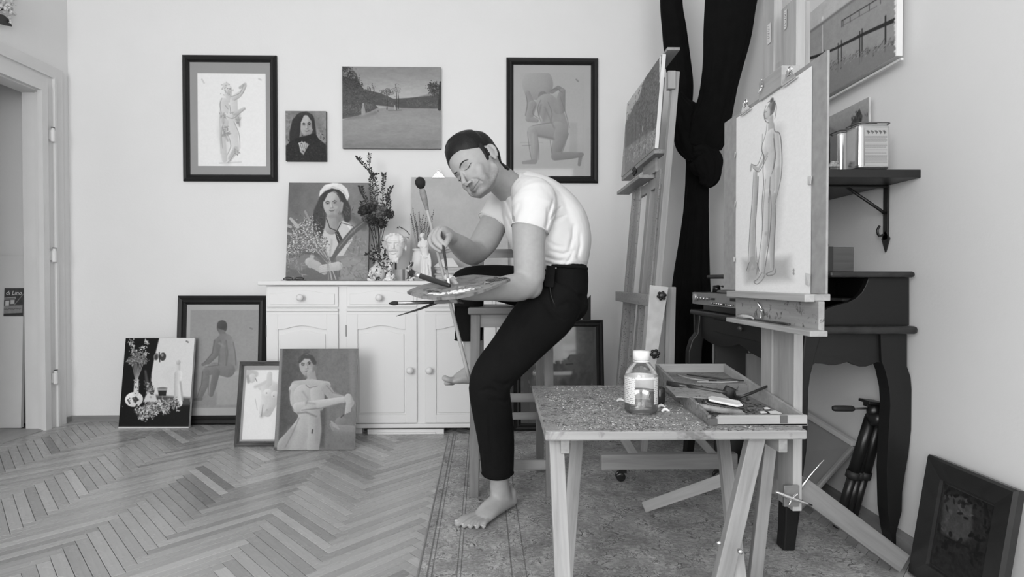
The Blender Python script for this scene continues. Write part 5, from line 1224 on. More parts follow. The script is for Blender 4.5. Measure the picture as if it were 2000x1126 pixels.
for (ya, yb_) in bz:
    Yb2 = SY1+.02; mb = MB(); mb.box((sx0+.045, Yb2-.009, P(1000, yb_, Yb2).z), (sx1-.045, Yb2+.009, P(1000, ya, Yb2).z)); mesh_obj('back_slat', mb, M_stoolL, st, bev=.002)

# ================================================================== FOLDING TABLE
TZ = .52
M_tab = wood('pine_light', .22, .40, .5); M_tab2 = wood('pine_aged', .22, .36, .55, 1, .0, .12, 14)
tb = thing('folding_table', 'low folding wooden table with crossed legs and paint-crusted top', 'table', (.47, 1.8, 0))
def PZT(px, py): return PZ(px, py, TZ)
q = [PZT(1063, 842), PZT(1577, 836), None, PZT(1040, 752)]
yf_, yb_ = q[0].y, q[3].y; xl, xr = q[3].x, PZT(1583, 842).x; xl = (q[0].x+q[3].x)/2
print('TABLE', yf_, yb_, xl, xr)
def topmat():
    m, nt, b = newmat('crusted_table_top'); co_ = coords(nt, (1, 1, 1)); cw = coords(nt, (4, 50, 50))
    wd = ramp(nt, noisen(nt, cw, 1, 4), [(.3, .27), (.7, .40)])
    sp = nt.nodes.new('ShaderNodeSeparateXYZ'); at = nt.nodes.new('ShaderNodeAttribute'); at.attribute_name = 'mask'
    def mixc(f, a, v):
        n = nt.nodes.new('ShaderNodeMixRGB'); nt.links.new(f, n.inputs[0]); nt.links.new(a, n.inputs[1]); n.inputs[2].default_value = g3(v); return n.outputs[0]
    big = ramp(nt, noisen(nt, co_, 7, 4, .6), [(.34, .0), (.58, 1)])
    def m2(a, bb):
        n = nt.nodes.new('ShaderNodeMath'); n.operation = 'MULTIPLY'; nt.links.new(a, n.inputs[0]); nt.links.new(bb, n.inputs[1]); return n.outputs[0]
    dk = ramp(nt, noisen(nt, co_, 85, 5, .75, .8), [(.50, 0), (.57, 1)]); c1_ = mixc(m2(dk.outputs[0], big.outputs[0]), wd.outputs[0], .045)
    lt_ = ramp(nt, noisen(nt, coords(nt, (.7, 1, 1)), 120, 4, .7, .8), [(.57, 0), (.64, 1)]); c2 = mixc(m2(lt_.outputs[0], big.outputs[0]), c1_, .50)
    nt.links.new(c2, b.inputs['Base Color']); b.inputs['Roughness'].default_value = .6
    bump(nt, b, noisen(nt, co_, 90, 5, .7), .8, .006); return m
mb = MB(); mb.box((xl, yf_, TZ-.026), (xr, yb_, TZ)); o = mesh_obj('table_top', mb, [topmat(), wood('pine_edge', .24, .42, .5, .35, .12, .17, 6)], tb, bev=.005)
for p_ in o.data.polygons: p_.material_index = 0 if p_.normal.z > .9 else 1
# crust of paint flakes and shavings, gathered in patches
rr = random.Random(44)
def dens(x, y): return noise.noise(V((x*9, y*9, 3)))+.6*noise.noise(V((x*24, y*24, 7)))
for (val, nn, nm, bias) in ((.44, 1100, 'pale_paint_flakes', .05), (.05, 1000, 'dark_paint_flakes', 0), (.25, 900, 'grey_paint_flakes', -.1)):
    mb = MB(); cnt = 0; tries = 0
    while cnt < nn and tries < 30000:
        tries += 1; u = rr.uniform(.05, .97); v_ = rr.uniform(.02, .97)
        x = xl+(xr-xl)*u; y = yf_+(yb_-yf_)*v_
        pr = .75*dens(x+val, y)+.42-1.5*max(0, u-.55)-.9*max(0, v_-.72)-2.5*max(0, .10-u)+bias+.25*(.35-v_)
        if rr.random() > pr: continue
        cnt += 1; a = rr.gauss(.2, .8); L = rr.uniform(.0012, .0036)*(2.4 if val > .5 and rr.random() < .05 else 1); W_ = L*rr.uniform(.18, .5); hgt = rr.uniform(.0005, .0022)
        R = Matrix.Rotation(a, 3, 'Z'); c = V((x, y, TZ))
        pts = [(-L, -W_*rr.uniform(.1, .8), 0), (L*.3, -W_*rr.uniform(.6, 1.2), 0), (L, W_*rr.uniform(-.3, .5), 0), (-L*.2, W_*rr.uniform(.5, 1.2), 0)]; top = [(p_[0]*.7, p_[1]*.7, hgt*rr.uniform(.3, 1.4)) for p_ in pts]
        mb.add([c+R @ V(p_) for p_ in pts+top], [(4, 5, 6, 7), (0, 1, 5, 4), (1, 2, 6, 5), (2, 3, 7, 6), (3, 0, 4, 7)])
    o = mesh_obj(nm, mb, mat(nm, val, .5, .4, .35, 50), tb, fixn=False); o['kind'] = 'stuff'
def tleg(a, b, w_, t_, m, nm='leg', up=(1, 0, 0)):
    mb = MB(); mb.beam(a, b, w_, t_, up); mesh_obj(nm, mb, m, tb, bev=.002)
def PF(px, z, Y):   # point at pixel column px, height z, depth Y
    return V(((P(px, 548, Y)).x, Y, z))
tleg(PF(1086, TZ-.028, 1.51), PF(1108, RZ+.005, 1.27), .026, .040, M_tab)
tleg(PF(1133, TZ-.028, 1.86), PF(1100, RZ+.005, 1.50), .030, .040, M_tab2)
tleg(PF(1406, TZ-.028, 1.86), PF(1462, RZ+.005, 1.32), .030, .036, M_tab)
tleg(PF(1478, TZ-.028, 1.50), PF(1392, RZ+.005, 1.42), .030, .045, M_tab2)
tleg(PF(1510, TZ-.028, 1.66), PF(1474, RZ+.005, 1.56), .022, .036, M_tab2)
tleg(PF(1470, .10, 1.46), PF(1400, .10, 1.46), .02, .03, M_tab2, 'cross_bar')
for (x, y, Y) in ((1100, 868, 1.52), (1512, 868, 1.52)):
    mb = MB(); c = P(x, y, Y); c.z = TZ-.047; mb.box(c-V((.012, .05, .020)), c+V((.012, .25, .020))); mesh_obj('batten', mb, M_tab2, tb, bev=.002)
for (x, y) in ((1404, 1060), (1446, 1077)):
    c = P(x, y, 1.385 if x > 1420 else 1.40); mb = MB(); mb.lathe(c, [(0, -.008), (.006, -.008), (.007, 0), (.005, .004), (0, .005)], 10, Matrix.Rotation(math.pi/2, 3, 'X')); mesh_obj('bolt', mb, M_chrome, tb, True)

# ================================================================== STUDIO EASEL (left)
M_eas = wood('easel_wood', .24, .36, .5); M_easp = wood('easel_wood_speckled', .24, .36, .5, 1, .15, .09, 110); M_knobk = mat('black_plastic', .012, .35, .5)
e1 = thing('studio_easel', 'wooden studio easel on casters with paint-flecked rails, standing behind the folding table', 'easel', (.72, 2.8, RZ))
EX = lambda z: .655+(z-.1)*.083
def ebar(y, z0, z1, wy, tx, nm, m=M_eas, dx=0):
    mb = MB(); mb.beam((EX(z0)+dx, y, z0), (EX(z1)+dx, y, z1), wy, tx, (1, 0, 0)); mesh_obj(nm, mb, m, e1, bev=.002)
ebar(2.53, .13, 1.88, .040, .030, 'upright'); ebar(3.10, .13, 1.47, .045, .040, 'upright', M_easp)
ebar(3.00, .83, 1.45, .09, .012, 'side_panel', M_easp, -.01); ebar(2.62, .83, 1.45, .07, .012, 'side_panel', M_easp, -.01)
ebar(2.80, .80, 1.95, .060, .028, 'mast', M_eas, .005)
ebar(2.80, .16, .80, .050, .028, 'mast', M_easp, .005); ebar(2.95, .13, .80, .035, .02, 'brace_bar', M_easp, .0)
def cross(z, y0, y1, hz, tx, dx, nm, m=M_eas):
    mb = MB(); mb.beam((EX(z)+dx, y0, z), (EX(z)+dx, y1, z), tx, hz, (0, 0, 1)); mesh_obj(nm, mb, m, e1, bev=.002)
cross(.83, 2.50, 3.22, .055, .03, -.03, 'crossbar', M_easp); cross(1.44, 2.72, 3.25, .018, .075, -.045, 'ledge', M_easp); cross(1.40, 2.54, 3.10, .05, .02, 0, 'crossbar')
cross(1.535, 2.60, 3.32, .020, .055, -.020, 'canvas_ledge', M_easp); cross(1.50, 2.68, 2.92, .09, .015, -.01, 'ledge_block')
cross(2.004, 2.56, 3.34, .014, .060, -.010, 'top_clamp'); cross(.40, 2.54, 3.10, .06, .02, 0, 'crossbar', M_easp)
for yy in (2.485, 3.15):
    mb = MB(); mb.box((P(1175, 900, 2.46).x, yy-.022, .062), (P(1442, 900, 2.46).x, yy+.022, .132)); mesh_obj('foot_beam', mb, M_eas, e1, bev=.004)
    for xx in (.55, 1.0):
        mb = MB(); mb.box((xx-.018, yy-.016, .045), (xx+.018, yy+.016, .062)); f_ = mesh_obj('caster', mb, M_knobk, e1)
        for dy in (-.012, .012):
            mb = MB(); R = Matrix.Rotation(math.pi/2, 3, 'X'); mb.lathe((xx-.008, yy+dy+.006, RZ+.021), [(0, 0), (.017, 0), (.021, .003), (.021, .009), (.017, .012), (0, .012)], 16, R); mesh_obj('wheel', mb, mat('glossy_wheel', .02, .15, .6), f_, True)
mb = MB(); mb.beam((.515, 2.485, .10), (.60, 2.485, .34), .04, .03, (0, 1, 0)); mb2 = MB()
mb = MB(); mb.beam((P(1240, 895, 2.48).x, 2.50, .12), (P(1170, 800, 2.48).x+.02, 2.50, .36), .04, .03, (0, 1, 0)); mesh_obj('diagonal_brace', mb, M_eas, e1, bev=.002)
mb = MB(); mb.beam((P(1395, 900, 2.48).x, 2.50, .12), (P(1315, 800, 2.48).x, 2.50, .33), .035, .03, (0, 1, 0)); mesh_obj('diagonal_brace', mb, M_eas, e1, bev=.002)
mb = MB(); mb.beam(P(1287, 558, 2.495), P(1268, 722, 2.495), .085, .015, (0, -1, 0), .62); mesh_obj('tilt_plate', mb, mat('worn_white_wood', .50, .6, .3, .12, 20), e1, bev=.002)
mb = MB(); mb.beam(P(1310, 560, 2.56), P(1306, 760, 2.60), .045, .02, (0, -1, 0)); mesh_obj('rear_strut', mb, M_eas, e1, bev=.002)
mb = MB(); mb.box(P(1303, 162, 2.51)-V((0, .015, .03)), P(1318, 140, 2.51)+V((0, .015, .0))); mesh_obj('end_block', mb, M_eas, e1, bev=.002)
def starknob(c, axis, r, parent, n=6):
    mb = MB(); R = V((0, 0, 1)).rotation_difference(V(axis).normalized()).to_matrix()
    mb.lathe(c, [(0, 0), (r*.45, 0), (r*.45, r*.35)], 12, R)
    for k in range(n): a = 2*math.pi*k/n; mb.ell(V(c)+R @ V((math.cos(a)*r*.68, math.sin(a)*r*.68, r*.55)), (r*.36, r*.36, r*.3), R, 8, 6)
    mb.ell(V(c)+R @ V((0, 0, r*.55)), (r*.75, r*.75, r*.32), R, 12, 6); mesh_obj('knob', mb, M_knobk, parent, True)
starknob(P(1243, 335, 2.80), (-1, -.2, 0), .022, e1); starknob(P(1292, 577, 2.485), (-.2, -1, 0), .022, e1); starknob(P(1279, 690, 2.485), (-.2, -1, 0), .023, e1)
# landscape on the easel
lowN = V((.765-.02, 2.60, 1.548)); topN = V((.800-.02, 2.60, 1.995)); wv = lowN-topN
p = Pic(V((topN.x, 3.33, topN.z)), (0, -1, 0), wv, .73, wv.length, base=120, k=2.0, dens=1.2).stretch(2.0)
p.n = -p.n if p.n.x > 0 else p.n
p.grad(1230, 190, 150, 1230, 300, 120).nz(4, 8)
p.poly([(1227, 245), (1236, 225), (1245, 205), (1254, 195), (1262, 165), (1275, 135), (1300, 100), (1300, 325), (1227, 335)], 84, soft=2)
p.dabs([(1262, 200), (1270, 180), (1280, 150), (1258, 220), (1268, 235), (1285, 200), (1275, 250), (1290, 170), (1290, 230)], 900, 1.3, [62, 74, 88, 68, 98], 71, 9, .8, 1.6); p.dabs([(1234, 240), (1240, 250), (1236, 228), (1246, 245)], 240, 1.2, [76, 98, 86], 72, 5)
p.poly([(1227, 290), (1262, 266), (1300, 245), (1300, 330), (1227, 338)], 106, soft=3); p.ell(1238.5, 182, 1, 2.6, 215, soft=1); p.cap([(1262, 257), (1262, 247)], .8, 180)
for x in (1240, 1247, 1256, 1268, 1282): p.cap([(x, 300), (x+1, 250), (x, 215)], [1, .9, .5], 56, soft=1, al=.7)
p.dabs([(1240, 305), (1255, 292), (1270, 280), (1288, 268)], 420, 1.1, [130, 90, 112, 142, 100], 73, 8, .7, 2.2).nz(4, 3)
for yy in np.linspace(100, 300, 40): p.ell(1297, yy, rng.uniform(.6, 2.6), 4, 222, soft=1)
t = canvas(p, 'landscape_painting', 'unframed dark woodland painting held on the studio easel behind the table', .018, M_paper)

# ================================================================== FRONT EASEL with the figure drawing
M_e2 = wood('pine_easel', .30, .44, .45)
e2 = thing('artist_easel', 'tall pine easel nearest the right wall, its splayed legs joined by a wing nut', 'easel', (.87, 1.68, RZ))
def b2(lo, hi, nm, m=M_e2, bev=.002, par=e2): mb = MB(); mb.box(lo, hi); return mesh_obj(nm, mb, m, par, bev=bev)
b2((.855, 1.717, .243), (.882, 1.79, 2.45), 'upright'); b2((.855, 1.585, .243), (.882, 1.672, 1.748), 'upright'); b2((.862, 1.672, .30), (.877, 1.717, 1.60), 'mast_board')
b2((.884, 1.60, 1.55), (.905, 1.625, 1.74), 'rear_block')
TX = .80; b2((TX, 1.368, .79), (TX+.016, 1.86, .868), 'tray_panel', wood('tray_wood', .26, .38, .5, 1, .05, .10, 40)); b2((TX-.004, 1.40, .868), (TX+.05, 1.88, .886), 'ledge')
b2((TX-.030, 1.378, .866), (TX-.004, 1.864, .886), 'ledge_lip'); b2((TX-.045, 1.326, .783), (TX-.001, 1.83, .797), 'ledge'); b2((TX+.017, 1.55, .80), (.854, 1.80, .86), 'block')
def wing(c, nrm, s, par, nm='wing_nut', ang=0):
    mb = MB(); R = V((0, 0, 1)).rotation_difference(V(nrm).normalized()).to_matrix() @ Matrix.Rotation(ang, 3, 'Z'); c = V(c)
    mb.lathe(c, [(0, 0), (s*.35, 0), (s*.28, s*.5), (0, s*.55)], 10, R)
    for q_ in (-1, 1): mb.tube([c+R @ V((q_*s*.2, 0, s*.2)), c+R @ V((q_*s*.9, 0, s*.45)), c+R @ V((q_*s*1.5, 0, s*.7))], [s*.16, s*.26, s*.16], 8, 3)
    mesh_obj(nm, mb, M_chrome, par, True)
wing(V((TX-.001, P(1495, 606, 1.66).y, P(1495, 606, 1.66).z)), (-1, 0, 0), .018, e2, ang=.4)
# legs
def lbeam(a, b, w_, t_, nm='leg', m=M_e2, up=(0, 0, 1)): mb = MB(); mb.beam(a, b, w_, t_, up); mesh_obj(nm, mb, m, e2, bev=.002)
M_legd = wood('easel_leg_worn', .20, .30, .55)
lbeam((.87, 1.72, .345), (.568, 2.13, RZ+.028), .036, .040, m=M_e2)
lbeam((.90, 1.64, .30), (1.262, 1.70, .032), .035, .062, m=M_legd)
c = P(1545, 968, 1.575); mb = MB(); mb.box(c-V((.022, .004, .030)), c+V((.022, .006, .032))); mesh_obj('bracket_plate', mb, mat('zinc', .35, .35, .5, .1, 30, metal=.8), e2, bev=.001)
mb = MB(); mb.tube([P(1514, 959, 1.56), P(1545, 972, 1.555), P(1586, 986, 1.56)], [.0035, .006, .0025], 8, 3); mesh_obj('wing_bolt', mb, M_chrome, e2, True)
wing(P(1546, 972, 1.562), (0, -1, 0), .014, e2, ang=.9)
mb = MB(); mb.tube([P(1562, 955, 1.60), P(1580, 930, 1.60), P(1609, 897, 1.60)], [.006, .003, .0018], 8, 2); mesh_obj('tension_wire', mb, M_chrome, e2, True)
# scale stickers
def sticker(px0, py0, px1, py1, X, par):
    a = PX(px0, py0, X); b = PX(px1, py1, X); W_ = abs(a.y-b.y); p_ = Pic(V((X, max(a.y, b.y), max(a.z, b.z))), (0, -1, 0), (0, 0, -1), W_, abs(a.z-b.z), base=205, dens=3, k=1)
    for j in range(3): p_.ell((px0+px1)/2, py0+(py1-py0)*(.25+.25*j), 1.2, 1.2, 60)
    for j in range(7): y = py0+(py1-py0)*(j+.5)/7; p_.cap([(px0+1, y), (px0+2.5, y)], .35, 90)
    p_.n = V((-1, 0, 0)); return p_.build('sticker', par, .001)
sticker(1499, 50, 1506, 82, .854, e2); sticker(1532, 22, 1537, 54, .854, e2)
# top clamp of the easel
b2((TX+.0, 1.56, 1.478), (.854, 1.70, 1.536), 'top_clamp'); wing(V((TX-.003, 1.665, P(1492, 172, 1.68).z)), (-1, 0, 0), .014, e2, ang=-.5)
# drawing board and paper
BX = TX+.018
A = PX(1617, 577, BX); B = PX(1617, 100, BX); Cc = PX(1418, 233, BX)
bd = Pic(V((BX, Cc.y, B.z-.0)), (0, -1, 0), (0, 0, -1), Cc.y-A.y, B.z-.887, base=150); bd.n = V((-1, 0, 0))
# shift the board in front of the mast but behind the ledge lip
t = thing('drawing_board', 'large grey fibreboard drawing board clamped upright on the front easel', 'board', bd.at(bd.W/2, bd.H))
mb = MB(); bd.slab(mb, 0, 0, bd.W, bd.H, 0, .006); mesh_obj('board', mb, mat('fibreboard', .33, .8, .2, .10, 40), t, bev=.001)
PXX = BX-.008
a_ = PX(1583, 577, PXX); b_ = PX(1583, 131, PXX); c_ = PX(1439, 215, PXX)
pp = Pic(V((PXX, c_.y, b_.z)), (0, -1, 0), (0, 0, -1), c_.y-a_.y, b_.z-a_.z, base=224, k=1.15, dens=.75).stretch(2.0); pp.n = V((-1, 0, 0))
s = pp
s.cap([(1515, 260), (1523, 330), (1518, 420), (1510, 480)], [14, 9, 8, 10], 190, soft=10, al=.7, L=(0, 0)); s.poly([(1452, 508), (1543, 502), (1545, 546), (1458, 552)], 166, soft=12, al=.9)
s.cap([(1477, 335), (1474, 400), (1470, 450), (1470, 520)], [3.4, 4.5, 5.5, 8], 176, sh=22, soft=1); s.cap([(1481, 345), (1480, 375), (1477, 400)], [1.5, 2, 2], 160, soft=1); s.cap([(1462, 530), (1470, 505), (1484, 535)], [2, 5, 2], 160, soft=1.5)
s.ell(1508, 196, 4, 5, 120, sh=20); s.ell(1506, 213, 9, 13, 128, sh=22, soft=1); s.ell(1500, 222, 5, 13, 190, sh=14, soft=1); s.cap([(1496, 215), (1494, 224), (1497, 232)], [1, 1.6, 1], 186, soft=1); s.cap([(1494, 219), (1498, 218)], .6, 90); s.cap([(1494, 231), (1497, 231)], .7, 110)
s.cap([(1506, 230), (1506, 252)], [5, 5.5], 176, sh=18, soft=1); s.cap([(1506, 262), (1502, 300), (1506, 330), (1502, 370)], [10, 11, 9, 13], 196, sh=24, soft=1); s.ell(1494, 296, 5, 11, 202, sh=16, soft=1)
s.cap([(1516, 262), (1520, 300), (1521, 340), (1516, 378)], [5, 4.4, 3.6, 2.6], 190, sh=22, soft=1); s.cap([(1514, 380), (1510, 398)], [3, 1.6], 166, soft=1); s.cap([(1498, 300), (1482, 330), (1470, 324)], [3.5, 2.8, 2.4], 180, sh=16, soft=1); s.cap([(1468, 322), (1467, 333)], 1.6, 160)
s.cap([(1500, 380), (1497, 420), (1496, 460), (1489, 510), (1486, 534)], [12, 9.5, 6.5, 5.5, 3.4], 194, sh=26, soft=1); s.cap([(1508, 385), (1508, 430), (1508, 480), (1508, 524)], [9, 7, 5, 3], 172, sh=22, soft=1); s.cap([(1486, 536), (1476, 548)], [4, 3.4], 184, soft=1); s.cap([(1508, 526), (1498, 534)], [3.4, 2.4], 176, soft=1)
s.cap([(1512, 262), (1515, 300), (1511, 330)], .9, 120, soft=2, al=.8).cap([(1490, 262), (1489, 290), (1492, 310)], .5, 110, al=.7).cap([(1496, 350), (1492, 400), (1490, 450)], .5, 110, al=.7).cap([(1503, 385), (1502, 440), (1500, 480)], .9, 112, soft=1.5, al=.7).ell(1497, 456, 3, 4, 150, soft=2, al=.6)
for ln in ([(1499, 240), (1496, 262), (1488, 290), (1493, 306), (1491, 330), (1492, 360), (1489, 400), (1490, 440), (1485, 490), (1478, 536)], [(1512, 240), (1514, 256), (1524, 262), (1528, 300), (1527, 340), (1520, 376), (1514, 398)], [(1512, 270), (1515, 310), (1508, 340)], [(1505, 372), (1507, 410), (1504, 460), (1497, 510), (1493, 535)], [(1516, 400), (1515, 440), (1513, 480), (1512, 520)], [(1497, 206), (1493, 222), (1496, 236), (1503, 240)], [(1500, 200), (1510, 196), (1517, 208), (1514, 232)], [(1490, 298), (1480, 322), (1468, 320)], [(1500, 305), (1484, 334), (1472, 328)], [(1473, 335), (1469, 400), (1465, 450), (1462, 510)], [(1482, 345), (1479, 400), (1476, 450), (1479, 510)], [(1505, 345), (1504, 372), (1502, 395)], [(1489, 532), (1480, 545), (1473, 550), (1480, 554), (1490, 546), (1496, 534)], [(1512, 518), (1510, 528), (1498, 534), (1502, 538), (1514, 534), (1516, 524)], [(1464, 512), (1458, 530)], [(1479, 512), (1484, 530)]): s.line(ln, .65, 74, soft=.6, al=.9)
s.cap([(1520, 330), (1518, 380), (1512, 420)], 3, 150, soft=5, al=.5).cap([(1512, 200), (1510, 212)], 3, 92, soft=1.5, al=.8).ell(1508, 196, 2.5, 4, 96, soft=1)
s.cap([(1551, 525), (1551, 536)], .7, 130).cap([(1549, 528), (1553, 528)], .5, 140).cap([(1549, 533), (1553, 534)], .5, 140).nz(2, 3).nz(2, 1.5)
t = thing('figure_drawing', 'tall pencil drawing of a standing woman holding a branch, taped to the easel board', 'drawing', s.at(s.W/2, s.H))
mb = MB(); s.slab(mb, 0, 0, s.W, s.H, 0, .0008); mesh_obj('paper', mb, M_paper, t); s.build('artwork', t, .0012)
for (x, y, w_, h_) in ((1438, 302, 7, 14), (1438, 398, 7, 14), (1436, 506, 10, 12), (1584, 352, 10, 16), (1580, 545, 12, 22)):
    a0, b0 = s.tf(x, y); a0 *= 2.0; w__ = w_*s.sc*1.6; h__ = h_*s.sc; mb = MB()
    P4 = [(a0-w__/2, b0-h__/2, .0016), (a0+w__/2, b0-h__*.4, .004), (a0+w__*.6, b0+h__/2, .009), (a0-w__*.4, b0+h__*.4, .003)]
    mb.prism([s.at(*v) for v in P4], s.n*.0005); mesh_obj('tape', mb, mat('masking_tape', .66, .6, .3), t)
for (x, y, s_, lab, nm) in ((1466, 210, .07, 'silver bulldog clip on the upper left edge of the easel drawing', 0), (1554, 150, .07, 'silver bulldog clip on the upper right of the easel drawing', 1)):
    a0, b0 = bd.tf(x, y); u_ = V((0, -1, .0)); tcl = bulldog(bd.at(a0, max(b0, .02), .016), u_, V((0, 0, 1)), V((-1, 0, 0)), s_, lab)
# things on the tray ledge
mb = MB(); mb.tube([PX(1441, 617, TX-.025), PX(1462, 618, TX-.025), PX(1472, 622, TX-.025)], [.006, .0055, .002], 10, 2); t = mesh_obj('crayon', mb, mat('chalk', .50, .7, .3, .1, 60), None, True); tag(t, 'stubby pale chalk pencil lying on the lower ledge of the front easel', 'crayon')
zc_ = .797+.004
mb = MB(); mb.tube([V((TX-.02, 1.74, zc_)), V((TX-.02, 1.60, zc_)), V((TX-.02, 1.47, zc_+.001))], [.0015, .003, .0035], 8, 2); t = mesh_obj('thin_brush', mb, M_hdk, None, True); tag(t, 'thin dark brush lying along the lower ledge of the front easel', 'brush')

# ================================================================== WRITING DESK
M_desk = mat('dark_desk_paint', .009, .42, .4, .15, 7); M_desk2 = mat('dark_desk_worn_edge', .020, .4, .5, .5, 25)
dk = thing('writing_desk', 'dark painted writing desk with curved legs and scalloped apron against the right wall', 'desk', (1.18, 2.3, 0))
DW, D0, D1 = 1.372, 1.82, 2.88
def dbox(lo, hi, nm, bev=.004, m=M_desk): mb = MB(); mb.box(lo, hi); return mesh_obj(nm, mb, m, dk, bev=bev)
zz = lambda y, Y=1.82: P(1700, y, Y).z
dbox((1.0, D0-.045, .744), (DW, D1+.02, .770), 'desktop', .009, M_desk2); dbox((1.085, D0-.03, .931), (DW, D1+.01, .951), 'top_shelf', .008, M_desk2)
def prismXZ(pxs, Y, th, nm, m=M_desk, bev=.002): mb = MB(); mb.prism([P(x, y, Y) for x, y in pxs], (0, th, 0)); return mesh_obj(nm, mb, m, dk, bev=bev)
cheek = [(1776, 541), (1776, 635), (1598, 635), (1600, 622), (1606, 610), (1618, 601), (1636, 595), (1656, 590), (1672, 582), (1684, 570), (1692, 555), (1697, 541)]
prismXZ(cheek, D0, .022, 'cheek'); 
yc = D1-.03; mb = MB(); mb.prism([P(x, y, D0)+V((0, yc-D0, 0)) for x, y in cheek], (0, .022, 0)); mesh_obj('cheek', mb, M_desk, dk, bev=.002)
dbox((1.335, D0+.022, .77), (DW, D1-.03, .931), 'back_panel'); 
for yy in (2.17,): dbox((1.16, yy, .77), (1.335, yy+.012, .931), 'divider', .001)
dbox((1.16, D0+.022, .85), (1.335, 2.17, .86), 'inner_shelf', .001)
def scallop(n_, x0, x1, y_base, amp):
    pts = []
    for i in range(n_*10+1):
        u = i/(n_*10); s_ = abs(math.sin(math.pi*u*n_)); pts.append((x0+(x1-x0)*u, y_base+amp*s_))
    return pts
# end apron
ea = [(1763, 645), (1763, 712), (1716, 707)]+[(1714-58*u, 706+10*math.sin(math.pi*u)) for u in (0, .2, .4, .6, .8, 1)]+[(1655-60*u, 706+7*math.sin(math.pi*u)) for u in (.2, .4, .6, .8)]+[(1592, 709), (1582, 716), (1574, 726), (1566, 726), (1566, 645)]
prismXZ(ea, D0+.012, .018, 'end_apron', bev=.001); mb = MB(); mb.prism([P(x, y, D0)+V((0, D1-D0-.04, 0)) for x, y in ea], (0, .018, 0)); mesh_obj('end_apron', mb, M_desk, dk)
# front apron, scalloped
def apron_front():
    pts = [(D0+.02, .744)]; N = 40
    for i in range(N+1):
        u = i/N; y = D0+.02+(D1-D0-.04)*u; z = .655+.030*abs(math.sin(math.pi*u*2))**.7-.0; z = .645-.035*abs(math.sin(2*math.pi*u))+.03*(1-abs(2*u-1))*0; pts.append((y, z))
    pts.append((D1-.02, .744)); mb = MB(); mb.prism([V((1.03, y, z)) for y, z in pts], (.02, 0, 0)); return mb
mesh_obj('front_apron', apron_front(), M_desk, dk); dbox((1.025, 2.06, .675), (1.031, 2.64, .735), 'drawer', .002)
c = PX(1446, 641, 1.022); mb = MB(); mb.ell(c, .012, None, 10, 8); mesh_obj('knob', mb, M_dkmetal, dk, True)
dbox((1.33, D0+.03, .66), (1.345, D1-.03, .744), 'rear_rail')
legR = [(1712, 646), (1763, 646), (1763, 714), (1770, 735), (1776, 759), (1777, 795), (1773, 838), (1766, 885), (1759, 925), (1754, 960), (1753, 997), (1757, 1040), (1764, 1077), (1741, 1077), (1732, 1040), (1726, 997), (1724, 918), (1728, 838), (1731, 790), (1729, 759), (1722, 725), (1714, 704)]
legL = [(1566, 646), (1600, 646), (1582, 714), (1577, 735), (1574, 759), (1572, 838), (1570, 880), (1564, 925), (1560, 960), (1558, 997), (1552, 1040), (1547, 1077), (1524, 1077), (1527, 1040), (1528, 997), (1534, 925), (1538, 880), (1537, 838), (1533, 795), (1534, 759), (1544, 725), (1560, 704)]
legL = [(x, y) for x, y in legL]
for (lg, dxx) in ((legR, 0), (legL, 0)):
    for Yl in (D0+.0, D1-.075):
        mb = MB(); base = [P(x, y, D0+.02) for x, y in lg]; zmin = min(b.z for b in base)
        zb0 = RZ if lg is legL else 0; base = [V((min(b.x, 1.384 if b.z > .06 else 1.336), Yl, zb0+(b.z-zmin)*((.744-zb0)/(.744-zmin)))) for b in base]
        mb.prism(base, (0, .052, 0)); mesh_obj('leg', mb, M_desk, dk, bev=.006)
# wooden box on the desk's top shelf
c0_, c1_ = P(1620, 528, 1.84), P(1668, 482, 1.84); mb = MB(); mb.box((c0_.x-.015, 1.84, .951), (c1_.x, 1.90, c1_.z)); t = thing('wooden_box', 'small dark wooden box standing on the top of the writing desk', 'box', (c0_.x, 1.87, .951))
mesh_obj('box_body', mb, wood('dark_walnut', .05, .10, .4), t, bev=.002); mb = MB(); mb.box((c0_.x-.017, 1.838, .951), (c0_.x+.012, 1.902, c1_.z+.001)); mesh_obj('box_end', mb, M_hdk, t, bev=.001)
# stereo with record deck
AZ0, AZ1 = .800, .862; yA1, yA0 = PX(1354, 580, 1.0).y, 2.30
sp = thing('base_box', 'black base box under the stereo on the far end of the desk', 'box', (1.15, 2.6, .770)); mb = MB(); mb.box((1.03, 2.34, .770), (1.28, 2.78, .799)); mesh_obj('box_body', mb, M_knobk, sp, bev=.003)
am = thing('stereo_receiver', 'silver fronted stereo receiver with knobs and record deck on the writing desk', 'stereo', (1.15, 2.6, .80))
mb = MB(); mb.box((1.0, yA0, AZ0), (1.27, yA1, AZ1)); mesh_obj('housing', mb, mat('grey_housing', .10, .4, .5), am, bev=.003)
mb = MB(); mb.box((.996, yA0, AZ0+.002), (1.0, yA1, AZ1-.002)); mesh_obj('front_panel', mb, mat('brushed_front', .26, .35, .5, .05, 30), am)
def kn(px, py, r, m=M_chrome, nm='knob'):
    c = PX(px, py, .996); mb = MB(); R = V((0, 0, 1)).rotation_difference(V((-1, 0, 0))).to_matrix(); mb.lathe(c, [(0, 0), (r, 0), (r*.92, .014), (r*.8, .017), (0, .017)], 14, R); mesh_obj(nm, mb, m, am, True)
kn(1361, 580, .020, mat('silver_knob', .6, .3, .5, metal=.6))
for i in range(4): kn(1367+i*6.2, 581.5+i*.5, .0075)
for i in range(9): kn(1396+i*4.6, 591.5+i*.6, .0045, M_chrome if i not in (5,) else M_knobk, 'button')
mb = MB(); c = PX(1393, 583, .9955); mb.box((.994, c.y-.02, c.z-.006), (.9965, c.y+.03, c.z+.003)); c = PX(1428, 586, .99); mb.box((.9945, c.y-.03, c.z-.005), (.9966, c.y+.025, c.z+.009)); mesh_obj('display', mb, M_knobk, am)
